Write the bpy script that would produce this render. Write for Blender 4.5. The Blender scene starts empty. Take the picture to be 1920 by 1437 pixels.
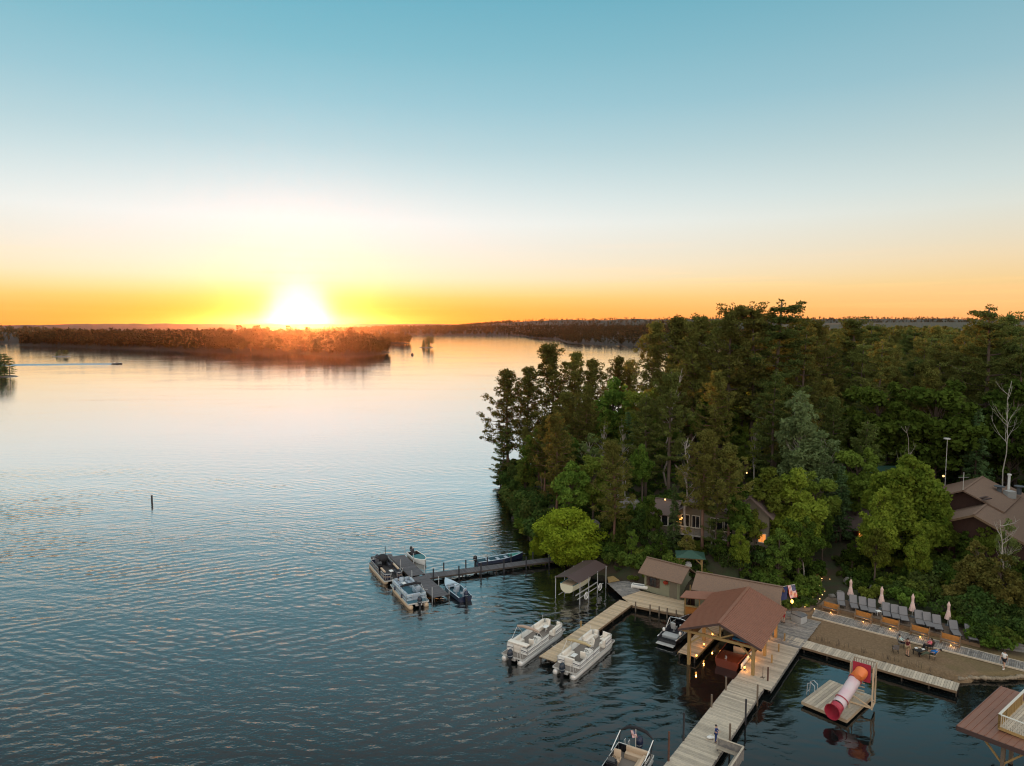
import bpy, bmesh, math, random
import numpy as np
from mathutils import Vector, Matrix, noise as mnoise

R = math.radians
rng = random.Random(7)
nrg = np.random.RandomState(11)
sc = bpy.context.scene
COL = sc.collection

# ------------------------------------------------------------------ camera
CAM_H = 33.0
PITCH = math.atan(107.5 / 1280)
cam_d = bpy.data.cameras.new("camera")
cam_d.sensor_width = 36; cam_d.lens = 24
cam_d.clip_start = 0.5; cam_d.clip_end = 40000
cam = bpy.data.objects.new("camera", cam_d)
COL.objects.link(cam)
cam.location = (0, 0, CAM_H)
cam.rotation_euler = (math.pi / 2 - PITCH, 0, 0)
sc.camera = cam

# ------------------------------------------------------------------ sky
EXPO = 0.78
SUN_AZ, SUN_EL = R(-17.25), R(1.0)
SUN_DIR = (math.sin(SUN_AZ) * math.cos(SUN_EL), math.cos(SUN_AZ) * math.cos(SUN_EL), math.sin(SUN_EL))

def lin(c):
    return tuple((x / 255 / 12.92) if x / 255 <= 0.04045 else ((x / 255 + 0.055) / 1.055) ** 2.4 for x in c)

world = bpy.data.worlds.new("World")
sc.world = world
world.use_nodes = True
nt = world.node_tree
nt.nodes.clear()
def N(tree, kind, **kw):
    n = tree.nodes.new(kind)
    for k, v in kw.items(): setattr(n, k, v)
    return n
def mth(tree, op, a, b=None, c=None, clamp=False):
    n = tree.nodes.new("ShaderNodeMath"); n.operation = op; n.use_clamp = clamp
    for i, x in enumerate((a, b, c)):
        if x is None: continue
        if isinstance(x, (int, float)): n.inputs[i].default_value = x
        else: tree.links.new(x, n.inputs[i])
    return n.outputs[0]
def ramp(tree, fac, stops, interp='LINEAR'):
    n = tree.nodes.new("ShaderNodeValToRGB"); n.color_ramp.interpolation = interp
    e = n.color_ramp.elements
    while len(e) > 1: e.remove(e[-1])
    e[0].position = stops[0][0]; e[0].color = (*stops[0][1], 1)
    for p_, c_ in stops[1:]:
        q = e.new(p_); q.color = (*c_, 1)
    if fac is not None: tree.links.new(fac, n.inputs[0])
    return n.outputs[0]
def mixc(tree, fac, a, b, blend='MIX'):
    n = tree.nodes.new("ShaderNodeMix"); n.data_type = 'RGBA'; n.blend_type = blend
    for i, x in ((0, fac), (6, a), (7, b)):
        if isinstance(x, (int, float)): n.inputs[i].default_value = x
        elif isinstance(x, tuple): n.inputs[i].default_value = (*x[:3], 1)
        else: tree.links.new(x, n.inputs[i])
    return n.outputs[2]

sky = N(nt, "ShaderNodeTexSky", sky_type='NISHITA', sun_disc=False)
sky.sun_elevation = SUN_EL; sky.sun_rotation = SUN_AZ
sky.air_density = 1.0; sky.dust_density = 0.2; sky.ozone_density = 2.0
bg1 = N(nt, "ShaderNodeBackground"); bg1.inputs[1].default_value = 0.05 * 2 ** (.6 - EXPO)
nt.links.new(sky.outputs[0], bg1.inputs[0])
tc = N(nt, "ShaderNodeTexCoord")
sep = N(nt, "ShaderNodeSeparateXYZ"); nt.links.new(tc.outputs['Generated'], sep.inputs[0])
z = sep.outputs[2]
zf = mth(nt, 'MULTIPLY', z, 1.6, clamp=True)
def st(el, c, k=.94 * 2 ** -EXPO):
    c = lin(c); w_ = max(0, 1 - el / 3.0); k = k * (.93 if el < 8 and k < 1 else 1)
    return (min(1, math.sin(R(el)) * 1.6), (c[0] * (k + .25 * w_), c[1] * k, c[2] * k))
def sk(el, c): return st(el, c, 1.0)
near_sun = ramp(nt, zf, [st(0, (250, 134, 24)), st(1.3, (252, 160, 52)), st(2.2, (252, 192, 100)), st(3.0, (250, 220, 164)), st(3.9, (248, 235, 208)), st(4.9, (247, 238, 224)),
                         st(6.5, (246, 241, 236)), st(8.3, (241, 241, 240)), st(10, (226, 233, 233)), st(12.1, (202, 222, 225)), st(14, (180, 211, 217)), st(17.3, (150, 198, 209)),
                         st(20.8, (122, 186, 200)), st(24.5, (103, 176, 193)), st(28, (122, 176, 188)), st(33, (158, 184, 190)), st(38.6, (184, 198, 202))])
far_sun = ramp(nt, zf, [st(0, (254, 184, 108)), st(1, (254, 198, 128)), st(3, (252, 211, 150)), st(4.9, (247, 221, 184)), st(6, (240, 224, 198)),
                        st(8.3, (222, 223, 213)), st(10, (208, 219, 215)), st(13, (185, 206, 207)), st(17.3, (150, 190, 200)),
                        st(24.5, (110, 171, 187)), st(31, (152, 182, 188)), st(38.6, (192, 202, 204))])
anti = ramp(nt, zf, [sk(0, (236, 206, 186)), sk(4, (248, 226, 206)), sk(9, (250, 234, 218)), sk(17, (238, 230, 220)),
                     sk(26, (222, 222, 218)), sk(38.6, (208, 212, 212))])  # sky behind and overhead made brighter and warmer to add fill light
az = mth(nt, 'ARCTAN2', sep.outputs[0], sep.outputs[1])
daz = mth(nt, 'ABSOLUTE', mth(nt, 'SUBTRACT', az, SUN_AZ))
daz = mth(nt, 'MINIMUM', daz, mth(nt, 'SUBTRACT', 2 * math.pi, daz))
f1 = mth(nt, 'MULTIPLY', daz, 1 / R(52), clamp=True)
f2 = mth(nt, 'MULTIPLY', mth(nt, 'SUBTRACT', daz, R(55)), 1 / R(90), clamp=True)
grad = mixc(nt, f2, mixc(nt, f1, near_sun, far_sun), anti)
# the low sun and its aureole
vdot = N(nt, "ShaderNodeVectorMath", operation='DOT_PRODUCT')
nrm = N(nt, "ShaderNodeVectorMath", operation='NORMALIZE'); nt.links.new(tc.outputs['Generated'], nrm.inputs[0])
nt.links.new(nrm.outputs[0], vdot.inputs[0]); vdot.inputs[1].default_value = SUN_DIR
ang = mth(nt, 'ARCCOSINE', mth(nt, 'MINIMUM', vdot.outputs['Value'], 0.9999999))
def glow(s, p): return mth(nt, 'EXPONENT', mth(nt, 'MULTIPLY', mth(nt, 'POWER', mth(nt, 'MULTIPLY', ang, 1 / R(s)), p), -1))
def addc(a, col, k):
    n = N(nt, "ShaderNodeVectorMath", operation='SCALE'); n.inputs[0].default_value = col; nt.links.new(k, n.inputs[3])
    m = N(nt, "ShaderNodeVectorMath", operation='ADD'); nt.links.new(a, m.inputs[0]); nt.links.new(n.outputs[0], m.inputs[1])
    return m.outputs[0]
g = addc(grad, (0.20, 0.30, 0.42), glow(2.3, 3.4))
g = addc(g, (8.0, 7.0, 5.6), glow(0.54, 2.0))
# a few thin streaks of cloud low in the west
mp = N(nt, "ShaderNodeMapping"); mp.inputs[3].default_value = (2.2, 2.2, 90)
nt.links.new(tc.outputs['Generated'], mp.inputs[0])
nz = N(nt, "ShaderNodeTexNoise"); nz.inputs['Scale'].default_value = 1.3; nz.inputs['Detail'].default_value = 5
nt.links.new(mp.outputs[0], nz.inputs[0])
band = mth(nt, 'MULTIPLY', mth(nt, 'SUBTRACT', 0.075, mth(nt, 'ABSOLUTE', mth(nt, 'SUBTRACT', z, 0.055))), 13, clamp=True)
strk = mth(nt, 'MULTIPLY', mth(nt, 'MULTIPLY', mth(nt, 'SUBTRACT', nz.outputs[0], 0.56), 4, clamp=True), band)
g = mixc(nt, mth(nt, 'MULTIPLY', strk, 0.35), g, lin((246, 178, 110)))
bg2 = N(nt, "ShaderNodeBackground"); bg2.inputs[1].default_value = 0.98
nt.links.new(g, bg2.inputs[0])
ads = N(nt, "ShaderNodeAddShader"); wo = N(nt, "ShaderNodeOutputWorld")
nt.links.new(bg1.outputs[0], ads.inputs[0]); nt.links.new(bg2.outputs[0], ads.inputs[1]); nt.links.new(ads.outputs[0], wo.inputs[0])

# ------------------------------------------------------------------ sun
sun_d = bpy.data.lights.new("sun", 'SUN')
sun_d.energy = 4.0; sun_d.angle = R(0.5); sun_d.color = (1.0, 0.34, 0.08)
sun = bpy.data.objects.new("sun", sun_d); COL.objects.link(sun)
sun.rotation_euler = Vector(SUN_DIR).to_track_quat('Z', 'Y').to_euler()
sun.location = (0, 0, 60)

sc.view_settings.view_transform = 'Standard'
sc.view_settings.look = 'None'
sc.view_settings.exposure = EXPO
sc.view_settings.gamma = 1.0
sc.view_settings.use_curve_mapping = False
sc.cycles.max_bounces = 6
sc.cycles.diffuse_bounces = 2
sc.cycles.glossy_bounces = 3
sc.cycles.transmission_bounces = 3
sc.cycles.transparent_max_bounces = 4
sc.cycles.use_denoising = True
sc.cycles.denoising_input_passes = 'RGB_ALBEDO_NORMAL'
sc.cycles.denoising_prefilter = 'ACCURATE'
sc.cycles.sample_clamp_indirect = 4.0
sc.cycles.filter_width = 1.15
sc.cycles.caustics_reflective = False
sc.cycles.caustics_refractive = False

# ------------------------------------------------------------------ helpers
def W(px, py, z=0.0):
    """point of the place on the level z that the survey photo shows at (px, py)"""
    c = (px - 960) / 1280; d = (py - 718.5) / 1280
    t = (CAM_H - z) / (math.sin(PITCH) + d * math.cos(PITCH))
    return Vector((c * t, (math.cos(PITCH) - d * math.sin(PITCH)) * t, z))
def WY(px, py, y):
    """height and x of what shows at (px, py) when it stands y metres north"""
    c = (px - 960) / 1280; d = (py - 718.5) / 1280
    t = y / (math.cos(PITCH) - d * math.sin(PITCH))
    return Vector((c * t, y, CAM_H - (math.sin(PITCH) + d * math.cos(PITCH)) * t))

def tag(o, label, cat, group=None, kind=None):
    if label: o["label"] = label
    if cat: o["category"] = cat
    if group: o["group"] = group
    if kind: o["kind"] = kind
    return o
def thing(name, label, cat, loc=(0, 0, 0), rz=0.0, group=None):
    o = bpy.data.objects.new(name, None); COL.objects.link(o)
    o.empty_display_size = 0.3
    o.location = loc; o.rotation_euler = (0, 0, rz)
    return tag(o, label, cat, group)
def copy_tree(o, parent=None):
    c = o.copy(); COL.objects.link(c)
    if parent is not None: c.parent = parent
    for ch in o.children: copy_tree(ch, c)
    return c

class MB:
    def __init__(s): s.v = []; s.f = []; s.m = []
    def add(s, vs, fs, m=0):
        b = len(s.v); s.v.extend(tuple(x) for x in vs)
        for f in fs: s.f.append(tuple(b + i for i in f)); s.m.append(m)
        return s
    def box(s, c, d, m=0, rz=0.0, rot=None):
        hx, hy, hz = d[0] / 2, d[1] / 2, d[2] / 2
        M = rot if rot is not None else Matrix.Rotation(rz, 3, 'Z')
        vs = [M @ Vector((x, y, zz)) + Vector(c) for x in (-hx, hx) for y in (-hy, hy) for zz in (-hz, hz)]
        return s.add(vs, [(0, 1, 3, 2), (4, 6, 7, 5), (0, 4, 5, 1), (2, 3, 7, 6), (0, 2, 6, 4), (1, 5, 7, 3)], m)
    def rbox(s, c, d, b=0.05, m=0, rz=0.0, seg=2, rot=None):
        bm = bmesh.new(); bmesh.ops.create_cube(bm, size=1)
        bmesh.ops.scale(bm, vec=d, verts=bm.verts)
        bmesh.ops.bevel(bm, geom=bm.edges[:], offset=min(b, min(d) * 0.45), segments=seg, profile=0.6, affect='EDGES')
        M = rot if rot is not None else Matrix.Rotation(rz, 3, 'Z')
        bm.verts.index_update()
        vs = [M @ v.co + Vector(c) for v in bm.verts]; fs = [tuple(v.index for v in f.verts) for f in bm.faces]
        bm.free(); return s.add(vs, fs, m)
    def bar(s, p0, p1, w, h, m=0):
        p0 = Vector(p0); p1 = Vector(p1); d = p1 - p0; L = d.length
        x = d.normalized(); up = Vector((0, 0, 1)) if abs(x.z) < 0.95 else Vector((0, 1, 0))
        y = up.cross(x).normalized(); zz = x.cross(y)
        M = Matrix((x, y, zz)).transposed()
        return s.box((p0 + p1) / 2, (L, w, h), m, rot=M)
    def tube(s, pts, r, n=8, m=0, cap=True, closed=False):
        pts = [Vector(p) for p in pts]
        k = len(pts)
        if not hasattr(r, '__len__'): r = [r] * k
        vs = []; prev = None
        for i, p in enumerate(pts):
            if closed: d = pts[(i + 1) % k] - pts[i - 1]
            else: d = pts[min(i + 1, k - 1)] - pts[max(i - 1, 0)]
            d.normalize()
            if prev is None:
                a = Vector((0, 0, 1)) if abs(d.z) < 0.9 else Vector((1, 0, 0))
                u = a.cross(d).normalized()
            else:
                u = prev - d * prev.dot(d); u.normalize()
            prev = u; w = d.cross(u)
            for j in range(n):
                t = 2 * math.pi * j / n
                vs.append(p + (u * math.cos(t) + w * math.sin(t)) * r[i])
        fs = []
        for i in range(k if closed else k - 1):
            a = i * n; b = ((i + 1) % k) * n
            for j in range(n): fs.append((a + j, a + (j + 1) % n, b + (j + 1) % n, b + j))
        if cap and not closed:
            fs.append(tuple(range(n - 1, -1, -1))); fs.append(tuple((k - 1) * n + j for j in range(n)))
        return s.add(vs, fs, m)
    def prism(s, poly, z0, z1, m=0):
        n = len(poly)
        a = sum(poly[i][0] * poly[(i + 1) % n][1] - poly[(i + 1) % n][0] * poly[i][1] for i in range(n))
        if a < 0: poly = poly[::-1]
        vs = [(p[0], p[1], z0) for p in poly] + [(p[0], p[1], z1) for p in poly]
        fs = [tuple(range(n - 1, -1, -1)), tuple(range(n, 2 * n))] + [(i, (i + 1) % n, n + (i + 1) % n, n + i) for i in range(n)]
        return s.add(vs, fs, m)
    def slab(s, quad, t, m=0):
        """thick plate: quad of 3d corners, thickness t downwards along its normal"""
        q = [Vector(p) for p in quad]; nn = (q[1] - q[0]).cross(q[-1] - q[0]).normalized()
        if nn.z < 0: q = q[::-1]; nn = -nn
        n = len(q)
        vs = q + [p - nn * t for p in q]
        fs = [tuple(range(n)), tuple(range(2 * n - 1, n - 1, -1))] + [(i, n + i, n + (i + 1) % n, (i + 1) % n) for i in range(n)]
        return s.add(vs, fs, m)
    def loft(s, rings, m=0, closed=True, cap0=False, cap1=False):
        n = len(rings[0]); vs = [p for r_ in rings for p in r_]; fs = []
        for i in range(len(rings) - 1):
            for j in range(n if closed else n - 1):
                fs.append((i * n + j, i * n + (j + 1) % n, (i + 1) * n + (j + 1) % n, (i + 1) * n + j))
        if cap0: fs.append(tuple(range(n - 1, -1, -1)))
        if cap1: fs.append(tuple((len(rings) - 1) * n + j for j in range(n)))
        return s.add(vs, fs, m)
    def ball(s, c, r, m=0, n=10, k=6):
        if not hasattr(r, '__len__'): r = (r, r, r)
        rings = []
        for i in range(k + 1):
            t = math.pi * (i + 0.02) / (k + 0.04)
            rings.append([(c[0] + r[0] * math.sin(t) * math.cos(2 * math.pi * j / n), c[1] + r[1] * math.sin(t) * math.sin(2 * math.pi * j / n),
                           c[2] - r[2] * math.cos(t)) for j in range(n)])
        return s.loft(rings, m, True, True, True)
    def mesh(s, name, mats, smooth=False):
        me = bpy.data.meshes.new(name); me.from_pydata(s.v, [], s.f)
        if not isinstance(mats, (list, tuple)): mats = [mats]
        for mm in mats: me.materials.append(mm)
        if len(mats) > 1: me.polygons.foreach_set("material_index", s.m)
        if smooth: me.polygons.foreach_set("use_smooth", [True] * len(s.f))
        me.update(); return me
    def build(s, name, mats, parent=None, loc=(0, 0, 0), rz=0.0, smooth=False, label=None):
        if smooth == 'auto':
            me = s.mesh(name, mats, True); me.set_sharp_from_angle(angle=R(38))
        else: me = s.mesh(name, mats, smooth)
        return place(name, me, parent, loc, rz, label)
def place(name, me, parent=None, loc=(0, 0, 0), rz=0.0, label=None):
    o = bpy.data.objects.new(name, me); COL.objects.link(o)
    if parent is not None: o.parent = parent
    o.location = loc; o.rotation_euler = (0, 0, rz)
    if label: o["label"] = label
    return o

# ------------------------------------------------------------------ materials
def mat(name, col, rough=0.6, metal=0.0, var=0.0, nscale=4.0, stretch=(1, 1, 1), bump=0.0, objvar=0.0, col2=None, spec=0.5, coord='Object', emis=None, estr=0.0, detail=4, bscale=None):
    m = bpy.data.materials.new(name); m.use_nodes = True
    t = m.node_tree; b = t.nodes['Principled BSDF']
    b.inputs['Roughness'].default_value = rough; b.inputs['Metallic'].default_value = metal
    b.inputs['Specular IOR Level'].default_value = spec
    b.inputs['Base Color'].default_value = (*col, 1)
    if emis: b.inputs['Emission Color'].default_value = (*emis, 1); b.inputs['Emission Strength'].default_value = estr
    if var or objvar or bump or col2:
        tcn = t.nodes.new("ShaderNodeTexCoord"); mpn = t.nodes.new("ShaderNodeMapping"); mpn.inputs[3].default_value = stretch
        t.links.new(tcn.outputs[coord], mpn.inputs[0])
        oi = t.nodes.new("ShaderNodeObjectInfo")
        cmb = t.nodes.new("ShaderNodeVectorMath"); cmb.operation = 'ADD'
        sc3 = t.nodes.new("ShaderNodeVectorMath"); sc3.operation = 'SCALE'; sc3.inputs[0].default_value = (37, 53, 71)
        t.links.new(oi.outputs['Random'], sc3.inputs[3])
        t.links.new(mpn.outputs[0], cmb.inputs[0]); t.links.new(sc3.outputs[0], cmb.inputs[1])
        nz = t.nodes.new("ShaderNodeTexNoise"); nz.inputs['Scale'].default_value = nscale; nz.inputs['Detail'].default_value = detail
        nz.inputs['Roughness'].default_value = 0.65
        t.links.new(cmb.outputs[0], nz.inputs[0])
        c = col
        if col2 is not None:
            fac = mth(t, 'MULTIPLY', mth(t, 'SUBTRACT', nz.outputs[0], 0.42), 5.5, clamp=True)
            c = mixc(t, fac, tuple(col), tuple(col2))
        if var or objvar:
            k = 1.0
            if var: k = mth(t, 'ADD', mth(t, 'MULTIPLY', mth(t, 'SUBTRACT', nz.outputs[0], 0.5), var * 3.0), 1.0)
            if objvar: k = mth(t, 'MULTIPLY', k, mth(t, 'ADD', mth(t, 'MULTIPLY', mth(t, 'SUBTRACT', oi.outputs['Random'], 0.5), 2 * objvar), 1.0))
            hs = t.nodes.new("ShaderNodeHueSaturation")
            if isinstance(c, tuple): hs.inputs['Color'].default_value = (*c, 1)
            else: t.links.new(c, hs.inputs['Color'])
            t.links.new(k, hs.inputs['Value'])
            c = hs.outputs[0]
        if not isinstance(c, tuple): t.links.new(c, b.inputs['Base Color'])
        if bump:
            bn = t.nodes.new("ShaderNodeBump"); bn.inputs['Strength'].default_value = bump; bn.inputs['Distance'].default_value = 0.03
            if bscale:
                n2 = t.nodes.new("ShaderNodeTexNoise"); n2.inputs['Scale'].default_value = bscale; n2.inputs['Detail'].default_value = 4
                t.links.new(cmb.outputs[0], n2.inputs[0]); t.links.new(n2.outputs[0], bn.inputs['Height'])
            else: t.links.new(nz.outputs[0], bn.inputs['Height'])
            t.links.new(bn.outputs[0], b.inputs['Normal'])
    return m

def leafmat(name, c1, c2, c3, trans=0.35, scale=0.55, vv=.85):
    """foliage: hue drifts from clump to clump and from tree to tree"""
    m = bpy.data.materials.new(name); m.use_nodes = True
    t = m.node_tree; t.nodes.clear()
    out = t.nodes.new("ShaderNodeOutputMaterial")
    geo = t.nodes.new("ShaderNodeTexCoord"); oi = t.nodes.new("ShaderNodeObjectInfo")
    nz = t.nodes.new("ShaderNodeTexNoise"); nz.inputs['Scale'].default_value = scale; nz.inputs['Detail'].default_value = 5
    nz.inputs['Roughness'].default_value = 0.75
    sc3 = t.nodes.new("ShaderNodeVectorMath"); sc3.operation = 'SCALE'; sc3.inputs[0].default_value = (31, 17, 43)
    t.links.new(oi.outputs['Random'], sc3.inputs[3])
    ad = t.nodes.new("ShaderNodeVectorMath"); ad.operation = 'ADD'
    t.links.new(geo.outputs['Object'], ad.inputs[0]); t.links.new(sc3.outputs[0], ad.inputs[1])
    t.links.new(ad.outputs[0], nz.inputs[0])
    f = mth(t, 'MULTIPLY', mth(t, 'SUBTRACT', nz.outputs[0], 0.32), 2.8, clamp=True)
    c = mixc(t, f, tuple(c1), tuple(c2))
    f3 = mth(t, 'MULTIPLY', mth(t, 'SUBTRACT', oi.outputs['Random'], 0.35), 1.2, clamp=True)
    c = mixc(t, mth(t, 'MULTIPLY', f3, 0.75), c, tuple(c3))
    hs = t.nodes.new("ShaderNodeHueSaturation"); t.links.new(c, hs.inputs['Color'])
    r2 = mth(t, 'FRACT', mth(t, 'MULTIPLY', oi.outputs['Random'], 17.3))
    t.links.new(mth(t, 'ADD', mth(t, 'MULTIPLY', r2, vv), 1.04 - vv / 2), hs.inputs['Value'])
    d = t.nodes.new("ShaderNodeBsdfDiffuse"); tr = t.nodes.new("ShaderNodeBsdfTranslucent"); mx = t.nodes.new("ShaderNodeMixShader")
    t.links.new(hs.outputs[0], d.inputs[0]); t.links.new(hs.outputs[0], tr.inputs[0])
    mx.inputs[0].default_value = trans
    t.links.new(d.outputs[0], mx.inputs[1]); t.links.new(tr.outputs[0], mx.inputs[2]); t.links.new(mx.outputs[0], out.inputs[0])
    return m

M = {}
M['deck_warm'] = mat('pale_warm_planks', (0.58, 0.42, 0.26), 0.75, var=0.22, nscale=3, stretch=(1, 1, 1), objvar=0.22, bump=0.3, col2=(0.46, 0.35, 0.24), bscale=14)
M['deck_pale'] = mat('pale_weathered_planks', (0.53, 0.44, 0.33), 0.8, var=0.25, nscale=2.2, objvar=0.22, bump=0.3, col2=(0.38, 0.32, 0.25), bscale=14)
M['deck_grey'] = mat('grey_weathered_planks', (0.30, 0.27, 0.235), 0.8, var=0.25, nscale=2.5, objvar=0.25, bump=0.3, col2=(0.15, 0.14, 0.135), bscale=14)
M['deck_dark'] = mat('dark_grey_planks', (0.12, 0.11, 0.115), 0.7, var=0.25, nscale=2.5, objvar=0.22, bump=0.3, col2=(0.08, 0.075, 0.08), bscale=14)
M['deck_brown'] = mat('brown_walkway_boards', (0.17, 0.12, 0.085), 0.8, var=0.25, nscale=2.5, objvar=0.22, bump=0.3)
M['beam'] = mat('dark_wet_beams', (0.06, 0.045, 0.035), 0.8, var=0.2)
M['fascia'] = mat('brown_fascia_boards', (0.20, 0.13, 0.075), 0.75, var=0.2, nscale=2)
M['post_dark'] = mat('dark_steel_posts', (0.03, 0.03, 0.035), 0.5)
M['post_wood'] = mat('weathered_wood_posts', (0.16, 0.12, 0.085), 0.85, var=0.3, nscale=6)
M['post_rust'] = mat('rusty_posts', (0.10, 0.045, 0.03), 0.8, var=0.3, nscale=6)
M['pipe_white'] = mat('galvanised_pipes', (0.55, 0.56, 0.56), 0.4, metal=0.3)
M['timber'] = mat('golden_timber', (0.34, 0.22, 0.085), 0.7, var=0.2, nscale=4, objvar=0.1)
M['roof_metal'] = mat('brown_ribbed_metal', (0.26, 0.118, 0.075), 0.42, var=0.14, nscale=1.5, spec=0.5)
M['roof_dark'] = mat('dark_brown_roofing', (0.075, 0.045, 0.04), 0.5, var=0.1)
M['shingle'] = mat('brown_shingles', (0.24, 0.15, 0.10), 0.9, var=0.28, nscale=5, bump=0.9, bscale=9, detail=8, col2=(0.17, 0.11, 0.08))
M['shingle2'] = mat('dark_brown_shingles', (0.145, 0.10, 0.085), 0.9, var=0.25, nscale=4, bump=0.9, bscale=9, detail=8, col2=(0.11, 0.078, 0.068))
M['roof_green'] = mat('green_metal_roof', (0.035, 0.085, 0.06), 0.45, var=0.1)
M['siding_olive'] = mat('olive_lap_siding', (0.22, 0.215, 0.14), 0.7, var=0.1, nscale=2)
M['siding_grey'] = mat('grey_green_lap_siding', (0.145, 0.125, 0.088), 0.7, var=0.12, nscale=2)
M['wall_brown'] = mat('red_brown_timber_wall', (0.055, 0.022, 0.014), 0.7, var=0.2, nscale=3)
M['trim_white'] = mat('cream_trim', (0.62, 0.58, 0.5), 0.6)
M['glass'] = mat('dark_window_glass', (0.015, 0.017, 0.02), 0.06, spec=0.7)
M['glass_lit'] = mat('lit_window_glass', (0.2, 0.1, 0.04), 0.3, emis=(1.0, 0.32, 0.06), estr=0.55)
M['bench_box'] = mat('orange_brown_planter', (0.40, 0.16, 0.03), 0.6, var=0.25, nscale=6)
M['black'] = mat('black_plastic', (0.012, 0.012, 0.014), 0.35)
M['cowl'] = mat('dark_navy_engine_cowl', (0.012, 0.02, 0.035), 0.25)
M['chrome'] = mat('polished_metal', (0.75, 0.75, 0.75), 0.2, metal=0.9)
M['alu'] = mat('dull_aluminium', (0.72, 0.70, 0.66), 0.35, metal=0.35, var=0.08)
M['alu_tan'] = mat('tan_reflection_aluminium', (0.62, 0.46, 0.30), 0.45, metal=0.25, var=0.15)  # tan of a reflection painted into the tube colour
M['gel_white'] = mat('white_gelcoat', (0.86, 0.84, 0.79), 0.35, var=0.04)
M['gel_pale'] = mat('pale_blue_gelcoat', (0.45, 0.55, 0.62), 0.35, var=0.04)
M['gel_navy'] = mat('navy_gelcoat', (0.015, 0.022, 0.055), 0.3)
M['gel_black'] = mat('black_gelcoat', (0.012, 0.012, 0.015), 0.2)
M['gel_cream'] = mat('cream_gelcoat', (0.72, 0.68, 0.50), 0.35)
M['vinyl_tan'] = mat('tan_vinyl', (0.55, 0.40, 0.27), 0.55, var=0.06)
M['vinyl_cream'] = mat('cream_vinyl', (0.80, 0.72, 0.62), 0.5, var=0.06)
M['vinyl_grey'] = mat('blue_grey_vinyl', (0.38, 0.44, 0.50), 0.5, var=0.06)
M['vinyl_dark'] = mat('charcoal_vinyl', (0.05, 0.05, 0.06), 0.5)
M['carpet'] = mat('grey_brown_carpet', (0.20, 0.17, 0.145), 0.95, var=0.15, nscale=20)
M['carpet_blue'] = mat('teal_carpet', (0.05, 0.13, 0.17), 0.95, var=0.15, nscale=20)
M['carpet_dark'] = mat('dark_carpet', (0.05, 0.045, 0.045), 0.95, var=0.15, nscale=20)
M['teal'] = mat('teal_boat_cover', (0.02, 0.15, 0.17), 0.6, var=0.2, nscale=4)
M['teal_green'] = mat('green_teal_paint', (0.03, 0.22, 0.18), 0.5, var=0.2, nscale=4)
M['mahogany'] = mat('varnished_mahogany', (0.17, 0.038, 0.018), 0.22, var=0.2, nscale=3, stretch=(0.3, 4, 4))
M['canvas_tan'] = mat('tan_canvas', (0.42, 0.31, 0.24), 0.9, var=0.15, nscale=5)
M['canvas_gold'] = mat('straw_canvas', (0.46, 0.36, 0.20), 0.9, var=0.15, nscale=5)
M['canvas_black'] = mat('black_canvas', (0.015, 0.015, 0.018), 0.85)
M['canvas_blue'] = mat('blue_canvas', (0.01, 0.12, 0.26), 0.8, var=0.15)
M['canvas_pink'] = mat('blush_canvas', (0.72, 0.50, 0.44), 0.85, var=0.1, nscale=5)
M['mesh_grey'] = mat('grey_sling_fabric', (0.19, 0.175, 0.175), 0.8, var=0.08)
M['red'] = mat('raspberry_plastic', (0.38, 0.028, 0.05), 0.4, var=0.12, nscale=2)
M['orange'] = mat('faded_orange_plastic', (0.80, 0.20, 0.05), 0.45, var=0.12, nscale=2)
M['slide_white'] = mat('white_plastic_stained_pink', (0.66, 0.55, 0.56), 0.4, var=0.12, nscale=1.2, col2=(0.62, 0.44, 0.47))
M['white'] = mat('white_paint', (0.78, 0.76, 0.72), 0.5, var=0.04)
M['grey_box'] = mat('grey_white_panel', (0.40, 0.40, 0.39), 0.6, var=0.06)
M['grey_dark'] = mat('slate_grey_lid', (0.10, 0.115, 0.13), 0.6)
M['rail_blue'] = mat('deep_blue_fabric', (0.01, 0.03, 0.13), 0.8)
M['flag_red'] = mat('flag_red', (0.42, 0.02, 0.03), 0.8); M['flag_white'] = mat('flag_white', (0.78, 0.76, 0.74), 0.8); M['flag_blue'] = mat('flag_blue', (0.02, 0.03, 0.12), 0.8)
M['skin'] = mat('skin', (0.50, 0.29, 0.20), 0.55)
M['hair'] = mat('dark_hair', (0.02, 0.014, 0.01), 0.6)
M['bark'] = mat('grey_brown_bark', (0.11, 0.08, 0.06), 0.95, var=0.35, nscale=3, stretch=(3, 3, 0.6), bump=0.8)
M['bark_red'] = mat('red_brown_pine_bark', (0.17, 0.095, 0.065), 0.95, var=0.35, nscale=3, stretch=(3, 3, 0.6), bump=0.8)
M['bark_birch'] = mat('white_birch_bark', (0.44, 0.40, 0.34), 0.8, nscale=2.2, stretch=(0.6, 0.6, 3.0), col2=(0.36, 0.32, 0.27), var=0.25)
M['bark_dead'] = mat('bleached_dead_wood', (0.30, 0.25, 0.21), 0.9, var=0.3, nscale=3)
M['rock'] = mat('grey_granite', (0.22, 0.20, 0.18), 0.9, var=0.35, nscale=1.4, bump=0.8, col2=(0.13, 0.12, 0.105), detail=8)
M['rock_tan'] = mat('tan_shore_stone', (0.26, 0.20, 0.135), 0.9, var=0.3, nscale=2.4, bump=0.8, objvar=0.2)
M['lamp'] = mat('warm_lamp_glass', (0.9, 0.6, 0.3), 0.4, emis=(1.0, 0.42, 0.07), estr=3.0)
M['lamp_soft'] = mat('warm_lamp_glass_soft', (0.9, 0.6, 0.3), 0.4, emis=(1.0, 0.55, 0.2), estr=1.5)
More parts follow.
